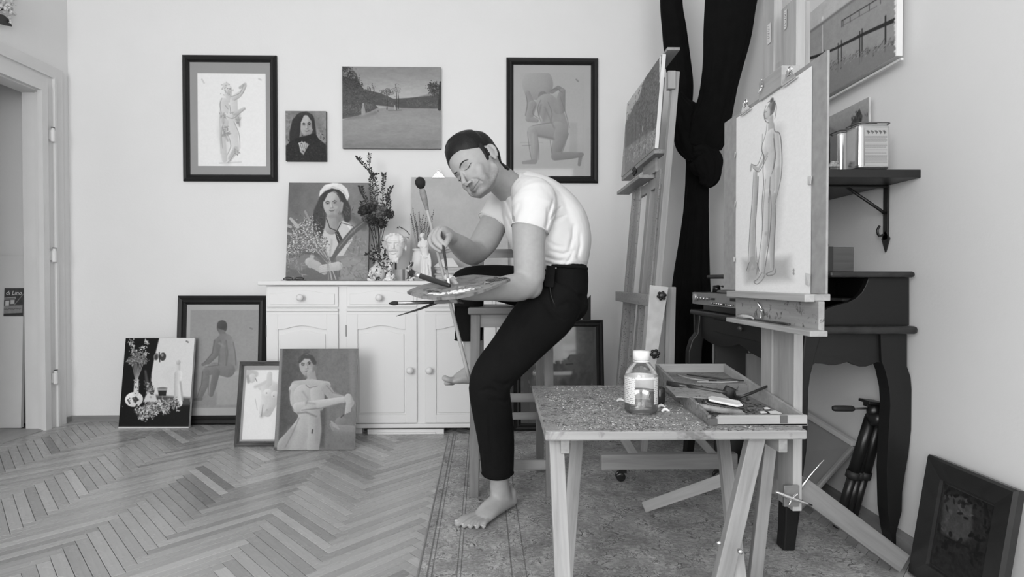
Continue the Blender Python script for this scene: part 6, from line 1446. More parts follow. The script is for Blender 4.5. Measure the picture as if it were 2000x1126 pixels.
tt = MB(); tt.lathe((1.14, 2.52, AZ1), [(0, 0), (.13, 0), (.135, .008), (.13, .014), (0, .015)], 28); mesh_obj('turntable_platter', tt, mat('grey_platter', .12, .35, .5), am, True)
mb = MB(); mb.tube([(1.09, 2.76, AZ1+.03), (1.06, 2.66, AZ1+.033), (1.08, 2.55, AZ1+.026)], .005, 8, 3); mb2 = MB(); mb.lathe((1.09, 2.76, AZ1), [(0, 0), (.02, 0), (.018, .034), (0, .036)], 14); mesh_obj('tonearm', mb, M_knobk, am, True)

# ================================================================== WALL SHELF
M_shelf = mat('black_shelf', .010, .4, .5, .1, 9)
sf = thing('wall_shelf', 'black wall shelf on an iron bracket holding two metal cans', 'shelf', (1.3, 2.0, 1.2615))
mb = MB(); mb.box((1.01, 1.793, 1.2615), (XR-.001, 2.46, 1.288)); mesh_obj('shelf_board', mb, M_shelf, sf, bev=.001)
for Yk in (1.95, 2.32):
    br = thing('dummy', None, None, (0, 0, 0)) if 0 else None
    mb = MB(); zb = P(1722, 490, 1.95).z
    mb.box((XR-.008, Yk-.012, zb+.04), (XR-.001, Yk+.012, 1.2608)); mb.prism([V((XR-.008, Yk-.020, zb+.045)), V((XR-.008, Yk, zb-.005)), V((XR-.008, Yk+.020, zb+.045)), V((XR-.008, Yk, zb+.075))], (.006, 0, 0))
    mesh_obj('bracket_upright', mb, M_shelf, sf, bev=.001)
    mb = MB(); mb.tube([(XR-.010, Yk, zb+.135), (XR-.03, Yk, zb+.15), (XR-.15, Yk, 1.257)], .0055, 8, 1); mesh_obj('bracket_brace', mb, M_shelf, sf, True)
    mb = MB(); mb.box((XR-.30, Yk-.010, 1.254), (XR-.002, Yk+.010, 1.2610)); mesh_obj('bracket_arm', mb, M_shelf, sf, bev=.001)
    mb = MB(); mb.tube([(XR-.012, Yk, zb+.06), (XR-.03, Yk, zb+.055), (XR-.036, Yk, zb+.075), (XR-.028, Yk, zb+.09)], .004, 8, 3); mesh_obj('hook', mb, M_shelf, sf, True)
M_tin = mat('tinplate', .62, .22, .5, .06, 18, metal=.95)
def can(x0, x1, y0, y1, z1, lab, cap_r=.018, label=False):
    t = thing('metal_can', lab, 'can', ((x0+x1)/2, (y0+y1)/2, 1.288)); mb = MB(); mb.box((x0, y0, 1.2889), (x1, y1, z1)); o = mesh_obj('can_body', mb, M_tin, t); b = o.modifiers.new('b', 'BEVEL'); b.width = .016; b.segments = 4; b.limit_method = 'ANGLE'
    mb = MB(); c_ = [(x0, y0), (x1, y0), (x1, y1), (x0, y1)]
    r_ = .014; pts = []
    for (cx, cy, a0) in ((x0+r_, y0+r_, math.pi), (x1-r_, y0+r_, 1.5*math.pi), (x1-r_, y1-r_, 0), (x0+r_, y1-r_, .5*math.pi)):
        for k in range(5): a = a0+k*math.pi/8; pts.append(V((cx+r_*math.cos(a), cy+r_*math.sin(a), z1)))
    mb.tube(pts+[pts[0]], .0022, 6, 1, (0, 0, 1)); mesh_obj('top_rim', mb, M_dkmetal if not label else mat('dull_tin', .18, .4, .5, metal=.8), t, True)
    mb = MB(); mb.lathe(((x0+x1)/2+.01, (y0+y1)/2, z1), [(0, 0), (cap_r, 0), (cap_r, .006), (cap_r*.85, .008), (0, .008)], 16); mesh_obj('cap', mb, M_dkmetal, t, True)
    if label:
        p_ = Pic(V((x0+.022, y0-.0007, z1-.018)), (1, 0, 0), (0, 0, -1), x1-x0-.034, z1-1.288-.032, base=188, dens=2.2, k=.8)
        ax0, ay0 = 1690, 254
        for i in range(5): p_.poly([(ax0+2+i*8, ay0-3+4), (ax0+5.5+i*8, ay0+.5), (ax0+9+i*8, ay0+4), (ax0+5.5+i*8, ay0+7.5)], 60); p_.poly([(ax0+3.4+i*8, ay0+4), (ax0+5.5+i*8, ay0+2), (ax0+7.6+i*8, ay0+4), (ax0+5.5+i*8, ay0+6)], 200); p_.cap([(ax0+5.5+i*8, ay0+3), (ax0+5.5+i*8, ay0+5)], .7, 50)
        rr_ = random.Random(8); y = 266
        while y < 318:
            x = 1690
            while x < 1731: L = rr_.uniform(1.5, 5); p_.cap([(x, y), (min(x+L, 1732), y)], .32, 120 if y not in (276, 296) else 90); x += L+1.2
            y += 2.2 if rr_.random() > .25 else 4.4
        p_.n = V((0, -1, 0)); p_.build('label', t, .0004)
    return t
YC = 1.806; x0_ = P(1676, 300, YC).x; x1_ = P(1741, 300, YC).x
can(x0_, x1_, YC, YC+.075, P(1700, 239, YC).z, 'larger silver metal can with printed hazard label at the shelf end', .02, True)
YC2 = 2.0; can(P(1640, 300, YC2).x, P(1704, 300, YC2).x, YC2, YC2+.07, P(1640, 254, YC2).z, 'smaller silver can standing behind the labelled can on the black shelf', .03)
mb = MB()
for k in range(7): mb.ell(P(1622+k*2.2, 326-(k % 3)*3, 1.88)+V((0, 0, .004)), (.008, .009, .006), None, 8, 6)
t = mesh_obj('crumpled_rag', mb, mat('rag_cloth', .4, .9, .2, .4, 40), None, True); tag(t, 'small crumpled rag on the black shelf left of the cans', 'rag')
# little seascape leaning on the wall above the shelf
p = right_pic(1575, 1701, 190, 328, XR-.012, base=150, k=1.2); A = p.at(0, p.H); p.H = p.at(0, 0).z-1.2885
p = Pic(p.TL, p.u, p.w, p.W, p.H, base=142, k=1.2)
p.grad(1660, 210, 156, 1660, 260, 132).poly([(1600, 238), (1630, 250), (1650, 262), (1700, 270), (1720, 330), (1580, 330)], 118, soft=3).poly([(1668, 240), (1676, 226), (1684, 212), (1690, 226), (1684, 262), (1664, 262)], 62, soft=1.5).poly([(1612, 230), (1624, 240), (1628, 330), (1600, 330)], 50, soft=2).dabs([(1675, 240), (1682, 230)], 30, 2, [50, 80], 81, 6).nz(5, 4)
canvas(p, 'seascape_painting', 'small unframed seascape leaning on the wall behind the cans', .010, M_canvas)
# dark switch plate near the curtain

# ================================================================== CAMERA TRIPOD
M_tri = mat('black_tripod', .010, .35, .5); M_tri2 = mat('tripod_rubber', .02, .6, .4)
tp = thing('camera_tripod', 'folded black camera tripod with pan handle leaning under the desk by the wall', 'tripod', PZ(1645, 1035, 0))
top = P(1708, 815, 1.93); 
for (bx, by, r) in ((1640, 1008, .017), (1652, 1018, .017), (1668, 1000, .017)):
    mb = MB(); b_ = P(bx, by, 1.98); tpt = top+V(((bx-1655)*.0010, (by-1010)*.0008, 0)); d = b_-tpt
    foot = tpt+d*((tpt.z-.012)/(tpt.z-b_.z)); at_ = lambda u: tpt.lerp(foot, u)
    mb.tube([at_(0), at_(.5)], [r*1.15, r*1.15], 12); l = mesh_obj('leg', mb, M_tri, tp, True)
    mb = MB(); mb.tube([at_(.48), at_(.54)], [r*1.35, r*1.35], 12); mesh_obj('leg_clamp', mb, M_tri2, l, True)
    mb = MB(); mb.tube([at_(.5), at_(.93)], [r*.92, r*.92], 12); mesh_obj('lower_tube', mb, M_tri, l, True)
    mb = MB(); mb.tube([at_(.92), at_(.96), at_(1)], [r*1.1, r*1.2, r*.7], 12); mesh_obj('rubber_foot', mb, M_tri2, l, True)
mb = MB(); mb.lathe(top+V((0, 0, -.02)), [(0, 0), (.03, 0), (.034, .02), (.026, .04), (.020, .055), (.026, .06), (.026, .07), (0, .072)], 18, Matrix.Rotation(.25, 3, 'Y')); mesh_obj('crown', mb, M_tri, tp, True)
hd = P(1706, 798, 1.925); mb = MB(); mb.lathe(hd+V((-.0, 0, -.03)), [(0, 0), (.026, .004), (.030, .02), (.024, .04), (.012, .05), (0, .05)], 16, Matrix.Rotation(math.pi/2, 3, 'X') @ Matrix.Rotation(.0, 3, 'Y')); mb.ell(hd+V((0, -.01, -.005)), (.030, .022, .026), None, 14, 10); mesh_obj('pan_head', mb, M_tri, tp, True)
mb = MB(); mb.box(hd+V((-.035, -.03, .020)), hd+V((.022, .03, .030)), Matrix.Rotation(.12, 3, 'Y')); mb.box(hd+V((-.03, -.012, .010)), hd+V((.018, .012, .022))); mesh_obj('quick_plate', mb, M_tri, tp, bev=.001)
mb = MB(); mb.tube([P(1692, 797, 1.92), P(1665, 797.5, 1.90)], .0035, 8); mesh_obj('pan_rod', mb, M_dkmetal, tp, True)
mb = MB(); mb.tube([P(1668, 797.5, 1.90), P(1663, 797.5, 1.90), P(1632, 797, 1.88), P(1626, 797, 1.88)], [.005, .0105, .0105, .007], 14, 2); mesh_obj('pan_grip', mb, M_tri2, tp, True)
# grey panel leaning low on the right wall
mb = MB(); x_t = XR-.04
A = V((XR-.033, 2.76, .35)); B = PX(1668, 872, XR-.034); Cc = V((1.19, 2.16, .006)); Dd = V((1.19, 2.78, .006))
pl = thing('leaning_panel', 'grey backed canvas leaning low against the right wall behind the tripod', 'canvas', (1.25, 2.5, 0))
nn_ = (B-A).cross(Cc-A).normalized(); nn_ = nn_ if nn_.x < 0 else -nn_
mb.prism([A, B, Cc, Dd], nn_*-.012); mesh_obj('canvas_back', mb, mat('grey_canvas_back', .30, .8, .2, .04, 8), pl)
mb = MB(); mb.beam(A+V((0, 0, .012)), B+V((0, 0, .012)), .02, .02); mesh_obj('top_bar', mb, M_trim, pl, bev=.002)
mb = MB(); mb.beam(B+nn_*.004, Cc+nn_*.004, .016, .010, tuple(nn_)); mesh_obj('side_bar', mb, M_e2, pl, bev=.002)
# stretched frames under the desk's far end
for (px0, px1, yt, Y, m, lab) in ((1398, 1462, 660, 2.70, mat('dark_grey_card', .045, .6), 'dark grey portfolio leaning under the far end of the desk'), (1460, 1492, 690, 2.55, M_legd, 'narrow wooden stretcher board standing under the desk')):
    a = P(px0, yt, Y); b = P(px1, yt, Y); mb = MB(); mb.box((a.x, Y, 0.001), (b.x, Y+.02, a.z if a.z < .63 else .63)); t = mesh_obj('portfolio' if Y > 2.6 else 'stretcher_board', mb, m, None, bev=.002); tag(t, lab, 'board')
# ================================================================== CURTAIN
M_cur = mat('black_velvet', .005, .9, .12, .2, 20)
cu_ = thing('curtain', 'long black curtain tied in a big knot, hanging in the right corner', 'curtain', (1.1, 3.15, 0))
def strand(name, secs, nf, amp, seed=0, sub=8, n=72):
    """secs: (px, py, Y, r px, depth m)"""
    pts = [P(x, y, Y) for x, y, Y, r, d in secs]; rad = [(r*Y/F, d) for x, y, Y, r, d in secs]
    mb = MB(); mb.tube(pts, rad, n, sub)
    pc, _ = catmull([V(p) for p in pts], rad, sub); k = 0
    for i, c in enumerate(pc):
        for j in range(n):
            a = 2*math.pi*j/n; v = mb.v[k]; ph = i*.10+seed
            f = 1+amp*math.sin(nf*a+ph+1.2*math.sin(i*.13+seed))+amp*.5*math.sin((nf*2+1)*a-ph*.6)
            mb.v[k] = c+(v-c)*f; k += 1
    mesh_obj(name, mb, M_cur, cu_, True)
strand('curtain_strand', [(1312, -110, 3.22, 24, .05), (1310, 0, 3.22, 21, .05), (1316, 60, 3.22, 23, .05), (1323, 120, 3.22, 24, .05), (1329, 165, 3.22, 23, .05), (1333, 205, 3.22, 19, .05)], 5, .05, 1)
strand('curtain_strand', [(1440, -110, 2.80, 58, .07), (1426, 0, 2.84, 49, .07), (1419, 70, 2.88, 45, .065), (1409, 140, 2.94, 37, .06), (1399, 195, 3.0, 35, .06), (1386, 245, 3.05, 40, .06), (1372, 285, 3.1, 36, .06)], 7, .045, 2)
strand('knot_lobe', [(1318, 183, 3.12, 12, .03), (1328, 207, 3.12, 21, .05), (1341, 228, 3.11, 31, .06), (1349, 256, 3.11, 34, .06), (1358, 284, 3.12, 33, .06), (1366, 305, 3.12, 24, .05)], 5, .06, 3)
strand('knot_lobe', [(1352, 300, 3.08, 14, .04), (1368, 300, 3.08, 26, .05), (1380, 320, 3.07, 30, .05), (1384, 345, 3.07, 21, .04), (1376, 362, 3.08, 10, .03)], 7, .10, 4)
strand('curtain_tail', [(1366, 300, 3.16, 27, .06), (1364, 330, 3.18, 23, .05), (1361, 380, 3.2, 22, .05), (1357, 450, 3.2, 26, .06), (1351, 540, 3.2, 34, .07), (1348, 620, 3.2, 40, .08), (1345, 700, 3.2, 44, .08), (1342, 790, 3.2, 46, .09), (1340, 850, 3.2, 48, .09)], 9, .06, 5)

# ================================================================== ON THE SIDEBOARD
z0 = ZTOP
def top_at(px, Y): return V((P(px, 548, Y).x, Y, z0))
M_porc = mat('white_porcelain', .74, .2, .5); M_plaster = mat('plaster', .78, .8, .25, .02, 12, .1, 80)
def porcmat():
    m, nt, b = newmat('painted_porcelain'); co_ = coords(nt, (1, 1, 1)); r = ramp(nt, noisen(nt, co_, 38, 2, .5, 1.0), [(.55, .74), (.58, .08)]); nt.links.new(r.outputs[0], b.inputs['Base Color']); b.inputs['Roughness'].default_value = .2; return m
M_pp = porcmat()
vs_ = thing('flower_vase', 'round white porcelain vase with dark painted flowers on the sideboard', 'vase', top_at(738, 3.42))
r_ = 17*3.42/F
mb = MB(); mb.lathe(top_at(738, 3.42), [(0, .0), (.030, 0), (.034, .004), (.050, .022), (.056, .048), (.050, .074), (.030, .092), (.016, .104), (.013, .135), (.014, .185), (.020, .205), (.017, .204), (.010, .185), (.009, .12)], 28); mesh_obj('vase_body', mb, M_pp, vs_, True)
# bouquet
bq = thing('dried_bouquet', 'tall bouquet of leafy twigs and dried flower heads standing in the porcelain vase', 'flowers', top_at(738, 3.42)+V((0, 0, .19)))
M_stem = mat('dark_stem', .04, .7, .2); M_leafd = mat('dark_dry_leaf', .05, .6, .25, .4, 30); M_flo = mat('dry_flower', .15, .85, .2, .55, 60); M_flod = mat('dark_dry_flower', .05, .85, .2, .5, 60)
rr = random.Random(77); vt = top_at(738, 3.42)+V((0, 0, .205)); leaves = MB()
def leaf(mb, c, d, L, w_):
    d = V(d).normalized(); s_ = d.cross(V((rr.uniform(-.5, .5), -1, rr.uniform(-.5, .5)))).normalized(); n_ = d.cross(s_)
    mb.add([c, c+d*L*.5+s_*w_, c+d*L, c+d*L*.5-s_*w_, c+d*L*.5+n_*w_*.3], [(0, 1, 4), (1, 2, 4), (2, 3, 4), (3, 0, 4)])
twigs = [[(739, 480), (737, 420), (730, 370), (722, 330), (722, 300)], [(740, 480), (738, 410), (735, 360), (722, 335), (704, 315), (700, 308)], [(741, 480), (745, 420), (748, 370), (750, 345), (750, 340)],
         [(742, 480), (750, 420), (757, 385), (764, 365)], [(738, 480), (728, 430), (716, 395), (707, 375), (704, 365)], [(740, 480), (736, 430), (728, 390), (724, 350), (736, 340)], [(742, 480), (755, 430), (760, 400), (755, 380)], [(738, 480), (722, 440), (712, 415), (708, 395)]]
for tw in twigs:
    yy = rr.uniform(-.05, .05); pts = [vt+V((0, 0, -.10))]+[P(x, y, 3.42+yy*(i/4)) for i, (x, y) in enumerate(tw)]
    mb = MB(); mb.tube(pts, [.0016]*(len(pts)-1)+[.0007], 5, 3); mesh_obj('twig', mb, M_stem, bq)
    cp_, _ = catmull([V(q) for q in pts], [(1, 1)]*len(pts), 10); n_ = len(cp_)
    for i in range(int(n_*.42), n_):
        for s_ in (-1, 1):
            if rr.random() < .85: d = (cp_[min(i+1, n_-1)]-cp_[i-1]).normalized(); leaf(leaves, cp_[i], d*.6+V((s_*rr.uniform(.6, 1.2), rr.uniform(-.6, .6), rr.uniform(-.1, .5))), rr.uniform(.014, .028), rr.uniform(.003, .006))
mesh_obj('small_leaves', leaves, M_leafd, bq, fixn=False)['kind'] = 'stuff'
for (x, y, r, m, seed) in ((712, 412, 11, M_flod, 1), (745, 413, 12, M_flo, 2), (727, 405, 9, M_flod, 3), (760, 418, 9, M_flod, 4), (727, 430, 10, M_flod, 5), (745, 436, 10, M_flod, 6), (731, 396, 7, M_flo, 7), (716, 428, 8, M_flo, 8)):
    c = P(x, y, 3.40+rr.uniform(-.02, .02)); R_ = r*3.4/F; mb = MB()
    for k in range(150):
        d = V((rr.gauss(0, 1), rr.gauss(0, 1), rr.gauss(0, .8))).normalized(); leaf(mb, c+d*R_*rr.uniform(.55, .95), d+V((rr.uniform(-.5, .5), rr.uniform(-.5, .5), .3)), R_*.45, R_*.13)
    mb.ell(c, R_*.72, None, 12, 8); mesh_obj('flower_head', mb, m, bq, fixn=False)
    mb = MB(); mb.tube([vt+V((rr.uniform(-.005, .005), 0, -.1)), vt.lerp(c, .5)+V((rr.uniform(-.006, .006), 0, 0)), c], .0013, 5, 2); mesh_obj('stem', mb, M_stem, bq)
mb = MB()
for (x, y) in ((726, 500), (733, 488), (738, 496), (745, 490), (750, 500), (728, 508), (740, 505), (748, 508), (742, 484), (722, 498)):
    for k in range(9): leaf(mb, P(x, y, 3.35)+V((rr.gauss(0, .012), rr.gauss(0, .01), rr.gauss(0, .012))), V((rr.uniform(-1, 1), rr.uniform(-1, 1), rr.uniform(-.3, 1))), .022, .006)
mb.tube([P(740, 514, 3.35), P(736, 490, 3.35)], .002, 5); mb.tube([P(740, 514, 3.35), P(726, 496, 3.35)], .0015, 5)
t = mesh_obj('dried_posy', mb, M_leafd, None, fixn=False); tag(t, 'short dark dried posy in front of the porcelain vase', 'flowers', kind=None)
# ceramic figurines
def lump(px, py_top, Y, wpx, label, seed, name='ceramic_figurine', m=None, cat='figurine'):
    r0 = random.Random(seed); c = top_at(px, Y); hgt = P(px, py_top, Y).z-z0; wd = wpx*Y/F; mb = MB()
    for k in range(16):
        u = r0.random(); mb.ell(c+V((r0.uniform(-.45, .45)*wd*(1-.4*u), r0.uniform(-.3, .3)*wd, u*hgt*.85+.006)), (wd*r0.uniform(.10, .22), wd*r0.uniform(.10, .2), hgt*r0.uniform(.08, .2)), Euler((r0.random(), r0.random(), r0.random())).to_matrix(), 10, 7)
    mb.lathe(c, [(0, 0), (wd*.42, 0), (wd*.40, .010), (0, .012)], 16); co__, f__ = remesh(mb, .0035, 2, .4); co__[:, 2] = np.maximum(co__[:, 2], z0+.0002)
    t = np_obj(name, co__, f__, m or M_pp, None, org=c); tag(t, label, cat); return t
lump(757, 510, 3.34, 26, 'white ceramic figurine with dark touches in front of the vase', 5); lump(762, 524, 3.31, 18, 'smaller crumpled white ceramic piece right of the vase', 8); lump(802, 511, 3.33, 18, 'dark spotted ceramic figurine left of the statuette', 12)
lump(726, 528, 3.31, 16, 'low ceramic ornament in front of the vase at the sideboard edge', 15)
# plaster head on a stand
hd_ = thing('plaster_head', 'white plaster head of a bearded man mounted on a block stand', 'sculpture', top_at(776, 3.44))
mb = MB(); k_ = 3.44/F; c = P(774, 479, 3.44)
mb.ell(c+V((0, 0, .03)), (22*k_, .085, 24*k_)); mb.ell(c+V((-.004, -.03, -.02)), (18*k_, .06, 26*k_)); mb.ell(c+V((-.004, -.055, -.065)), (13*k_, .032, 15*k_)); mb.ell(c+V((.0, .02, .05)), (23*k_, .07, 15*k_))
fx = -.006
mb.limb([c+V((fx, -.082, .03)), c+V((fx, -.102, -.008))], [.008, .012], 10); mb.tube([c+V((fx-.04, -.070, .036)), c+V((fx, -.088, .034)), c+V((fx+.04, -.070, .036))], [.007, .009, .007], 10, 3)
mb.tube([c+V((fx-.03, -.078, -.03)), c+V((fx, -.098, -.022)), c+V((fx+.03, -.078, -.03))], [.006, .010, .006], 10, 3); mb.ell(c+V((fx, -.088, -.048)), (.018, .010, .007))
r0 = random.Random(6)
for k in range(46):
    a = r0.uniform(0, math.pi); mb.ell(c+V((math.cos(a)*.062+fx, -.055+r0.uniform(-.015, .03), .045+math.sin(a)*.045)), .013, None, 8, 6) if k < 26 else mb.ell(c+V((fx+r0.uniform(-.035, .035), -.075+r0.uniform(-.01, .015), -.07-r0.uniform(0, .045))), (.011, .011, .013), None, 8, 6)
for s_ in (-1, 1): mb.ell(c+V((fx+s_*.022, -.078, .014)), (.010, .007, .006)); mb.ell(c+V((s_*.070, -.0, -.005)), (.008, .014, .024))
co__, f__ = remesh(mb, .003, 3, .5); cc_ = np.array([c.x, c.y, P(773, 507, 3.44).z]); co__ = cc_+(co__-cc_)*.86; np_obj('head', co__, f__, M_plaster, hd_)
mb = MB(); mb.tube([P(773, 507, 3.44), P(773, 527, 3.44)], .006, 10); mesh_obj('rod', mb, M_dkmetal, hd_, True)
ba, bb = P(768, 526, 3.40), P(795, 526, 3.40); mb = MB(); mb.box((ba.x, 3.40, z0+.0003), (bb.x, 3.48, ba.z)); mesh_obj('block', mb, mat('light_grey_block', .45, .6), hd_, bev=.001)
ba, bb = P(786, 526, 3.398), P(791, 526, 3.398); mb = MB(); mb.box((ba.x, 3.397, z0+.0003), (bb.x, 3.40, ba.z+.0005)); mesh_obj('dark_strip', mb, M_knobk, hd_)
# small dark script on the wall
wm = thing('wall_script', 'curved line of tiny dark handwritten marks on the wall above the plaster head', 'writing', P(790, 455, YB-.002)); r0 = random.Random(2)
arc = [(777, 444.5), (781, 443.5), (785, 445), (789, 447), (793, 450), (796, 453), (799, 457)]
for i, (x, y) in enumerate(arc):
    mb = MB(); q = [(x-1.6, y+1.4*r0.uniform(-1, 1)), (x-.4, y-1.4), (x+.6, y+1.2), (x+1.8, y-.6*r0.uniform(-1, 1))]; mb.tube([P(a, b, YB-.002) for a, b in q], [.0012, .0022, .0020, .0010], 6, 3); mesh_obj('ink_stroke', mb, M_knobk, wm, True)
mb = MB(); mb.tube([P(a, b, YB-.002) for a, b in ((792, 462), (796, 463), (799, 465))], [.001, .0022, .001], 6, 3); mesh_obj('ink_stroke', mb, M_knobk, wm, True)
# white jar with dried lavender
jr = thing('white_jar', 'white ceramic jar with rim behind the statuette', 'jar', top_at(823, 3.49)); rj = 17*3.49/F
hj = P(820, 486, 3.49).z-z0; mb = MB(); mb.lathe(top_at(823, 3.49), [(0, 0), (rj*.8, 0), (rj, .02), (rj*1.08, hj*.6), (rj*.95, hj*.86), (rj*.8, hj*.94), (rj*1.0, hj*.97), (rj*1.0, hj), (rj*.85, hj), (rj*.8, hj*.9), (rj*.7, hj*.2), (0, hj*.15)], 26); mesh_obj('jar_body', mb, M_plaster, jr, True)
lv = thing('dried_lavender', 'thin dried lavender stalks standing in the white jar', 'flowers', top_at(823, 3.49)+V((0, 0, hj*.3)))
base = top_at(823, 3.49)+V((0, 0, hj*.3))
for (x, y) in ((806, 404), (804, 424), (812, 430), (819, 412), (826, 417), (833, 415), (837, 424), (843, 420), (848, 407), (815, 440), (829, 432), (810, 415), (822, 425), (840, 436), (802, 416)):
    e = P(x, y, 3.49+rr.uniform(-.03, .03)); mdl = base.lerp(e, .6)+V((rr.uniform(-.004, .004), 0, 0)); mb = MB(); mb.tube([base, mdl, e], [.0011, .001, .0008], 5, 3)
    for k in range(9):
        c = mdl.lerp(e, .25+k*.085); mb.ell(c+V((rr.uniform(-.003, .003), rr.uniform(-.003, .003), 0)), (.0034, .0034, .0042), None, 6, 4)
    mesh_obj('stalk', mb, mat('dry_lavender', .16, .9, .2, .3, 50), lv)
# draped statuette without arms
sv = thing('statuette', 'small white armless draped statuette on the sideboard', 'sculpture', top_at(830, 3.36)); Ys = 3.36; ks = Ys/F
mb = MB(); mb.ell(P(824, 460, Ys), (4.7*ks, .017, 5.4*ks)); mb.ell(P(826, 458, Ys+.006), (4*ks, .014, 4*ks)); mb.limb([P(825, 464, Ys), P(827, 471, Ys)], [2.7*ks, 3.4*ks], 10)
mb.tube([P(828, 469, Ys), P(828, 476, Ys), P(829, 484, Ys), P(830, 494, Ys), P(830, 506, Ys), P(831, 520, Ys), P(832, 536, Ys), P(833, 546, Ys)], [(6*ks, .012), (9.5*ks, .022), (8.5*ks, .022), (7*ks, .019), (9*ks, .024), (10.5*ks, .026), (11.5*ks, .028), (12.5*ks, .03)], 20, 3)
mb.limb([P(820, 474, Ys), P(818, 480, Ys-.004)], [3.4*ks, 2.6*ks], 10); mb.limb([P(835, 471, Ys), P(837, 476, Ys)], [3.6*ks, 3*ks], 10)
for (xa, ya, xb, yb__) in ((824, 496, 823, 546), (829, 500, 828, 546), (836, 498, 842, 544), (833, 510, 836, 546), (838, 494, 841, 520)): mb.tube([P(xa, ya, Ys-.018), P((xa+xb)/2+1, (ya+yb__)/2, Ys-.026), P(xb, yb__, Ys-.026)], [.004, .006, .006], 8, 2)
mb.tube([P(821, 497, Ys-.016), P(830, 503, Ys-.024), P(840, 497, Ys-.014)], .005, 8, 3); mb.ell(P(825, 481, Ys-.018), .008); mb.ell(P(831, 481, Ys-.018), .008)
co__, f__ = remesh(mb, .0024, 2, .4); co__[:, 2] = np.maximum(co__[:, 2], z0+.0004); np_obj('figure', co__, f__, M_plaster, sv)
# books and folded paper behind the knee
zz0 = z0
for i, (x0p, x1p, h_, v, lab) in enumerate(((846, 1003, .014, .42, 'pale book at the bottom of the stack on the sideboard'), (850, 998, .020, .62, 'white bound book second from the bottom of the stack'), (847, 1000, .013, .30, 'grey book in the middle of the stack on the sideboard'), (852, 992, .022, .60, 'cream book near the top of the stack behind the knee'), (848, 996, .016, .36, 'grey book on top of the stack behind the knee'))):
    a, b = P(x0p, 500, 3.38).x, P(x1p, 500, 3.38).x; bk = thing('book', lab, 'book', ((a+b)/2, 3.45, zz0), 'books stacked on the sideboard')
    mb = MB(); mb.box((a, 3.38+.004*i, zz0+.0004), (b, 3.54, zz0+.002)); mb.box((a, 3.38+.004*i, zz0+h_-.002), (b, 3.54, zz0+h_-.0002)); mb.box((a, 3.38+.004*i, zz0+.0004), (a+.003, 3.54, zz0+h_-.0002)); mesh_obj('cover', mb, mat('book_cover_%d' % i, v, .6), bk)
    mb = MB(); mb.box((a+.003, 3.385+.004*i, zz0+.002), (b-.003, 3.535, zz0+h_-.002)); mesh_obj('pages', mb, mat('book_pages', .55, .8, .2, .1, 200, stretch=(1, 1, 20)), bk); zz0 += h_
mb = MB(); q = [P(846, 512, 3.40), P(866, 490, 3.44), P(884, 492, 3.44), P(896, 509, 3.40)]
for k in range(4): q[k] = V((q[k].x, q[k].y, zz0+.001+(0 if k in (0, 3) else .055)))
mb.prism(q, (0, .002, 0)); mb.prism([q[1], q[2], q[2]+V((.01, .08, -.054)), q[1]+V((-.01, .08, -.054))], (0, .002, .0)); t = mesh_obj('folded_card', mb, M_paper, None); tag(t, 'folded white card standing tent-like on the stack of books', 'card')
bx = thing('paper_box', 'white printed paper box right of the book stack behind the stool back', 'box', top_at(975, 3.44)); a, b = P(957, 510, 3.35).x, P(988, 510, 3.35).x
mb = MB(); mb.box((P(1004, 500, 3.40).x, 3.38, z0+.0004), (P(1035, 500, 3.40).x, 3.46, z0+.10)); mesh_obj('carton', mb, M_paper, bx, bev=.001)
# spectacles
gl = thing('spectacles', 'black rimmed spectacles lying folded at the left end of the sideboard', 'glasses', top_at(573, 3.30)); M_gl = M_knobk
for cx in (562, 584):
    c = top_at(cx, 3.28)+V((0, 0, .012)); mb = MB(); mb.tube([c+V((.026*math.cos(a), .004+.006*math.sin(a), .0095*math.sin(a))) for a in [k*math.pi/10 for k in range(21)]], .0022, 6, 1, (0, 1, 0)); mesh_obj('rim', mb, M_gl, gl, True)
mb = MB(); mb.tube([top_at(569, 3.28)+V((0, 0, .016)), top_at(573, 3.28)+V((0, 0, .018)), top_at(577, 3.28)+V((0, 0, .016))], .002, 6, 2); mesh_obj('bridge', mb, M_gl, gl, True)
for (a, b) in ((554, 598), (592, 549)):
    mb = MB(); mb.tube([top_at(a, 3.285)+V((0, 0, .012)), top_at((a+b)/2, 3.31)+V((0, 0, .006)), top_at(b, 3.33)+V((0, 0, .004))], .002, 6, 3); mesh_obj('temple', mb, M_gl, gl, True)

# ================================================================== ON THE TABLE
tz = TZ+.0004
bc = PZ(1257, 808, TZ); bc.y += .03; Yb_ = bc.y; kb = Yb_/F; rb = 32*kb; htop = P(1257, 684, Yb_).z-TZ
bt_ = thing('solvent_bottle', 'clear plastic bottle with white cap and pale label, half full, on the folding table', 'bottle', (bc.x, bc.y, TZ))
def clearmat(name, tint, rough=.05, dif=.06):
    m, nt, b = newmat(name); t = nt.nodes.new('ShaderNodeBsdfTransparent'); t.inputs[0].default_value = g3(tint); gl_ = nt.nodes.new('ShaderNodeBsdfGlossy'); gl_.inputs['Roughness'].default_value = rough
    fr = nt.nodes.new('ShaderNodeFresnel'); fr.inputs[0].default_value = 1.5; mx = nt.nodes.new('ShaderNodeMixShader'); nt.links.new(fr.outputs[0], mx.inputs[0]); nt.links.new(t.outputs[0], mx.inputs[1]); nt.links.new(gl_.outputs[0], mx.inputs[2])
    df = nt.nodes.new('ShaderNodeBsdfDiffuse'); df.inputs[0].default_value = g3(.6); m2_ = nt.nodes.new('ShaderNodeMixShader'); m2_.inputs[0].default_value = dif; nt.links.new(mx.outputs[0], m2_.inputs[1]); nt.links.new(df.outputs[0], m2_.inputs[2])
    nt.links.new(m2_.outputs[0], nt.nodes['Material Output'].inputs[0]); return m
H_ = htop; c = V((bc.x, bc.y, tz))
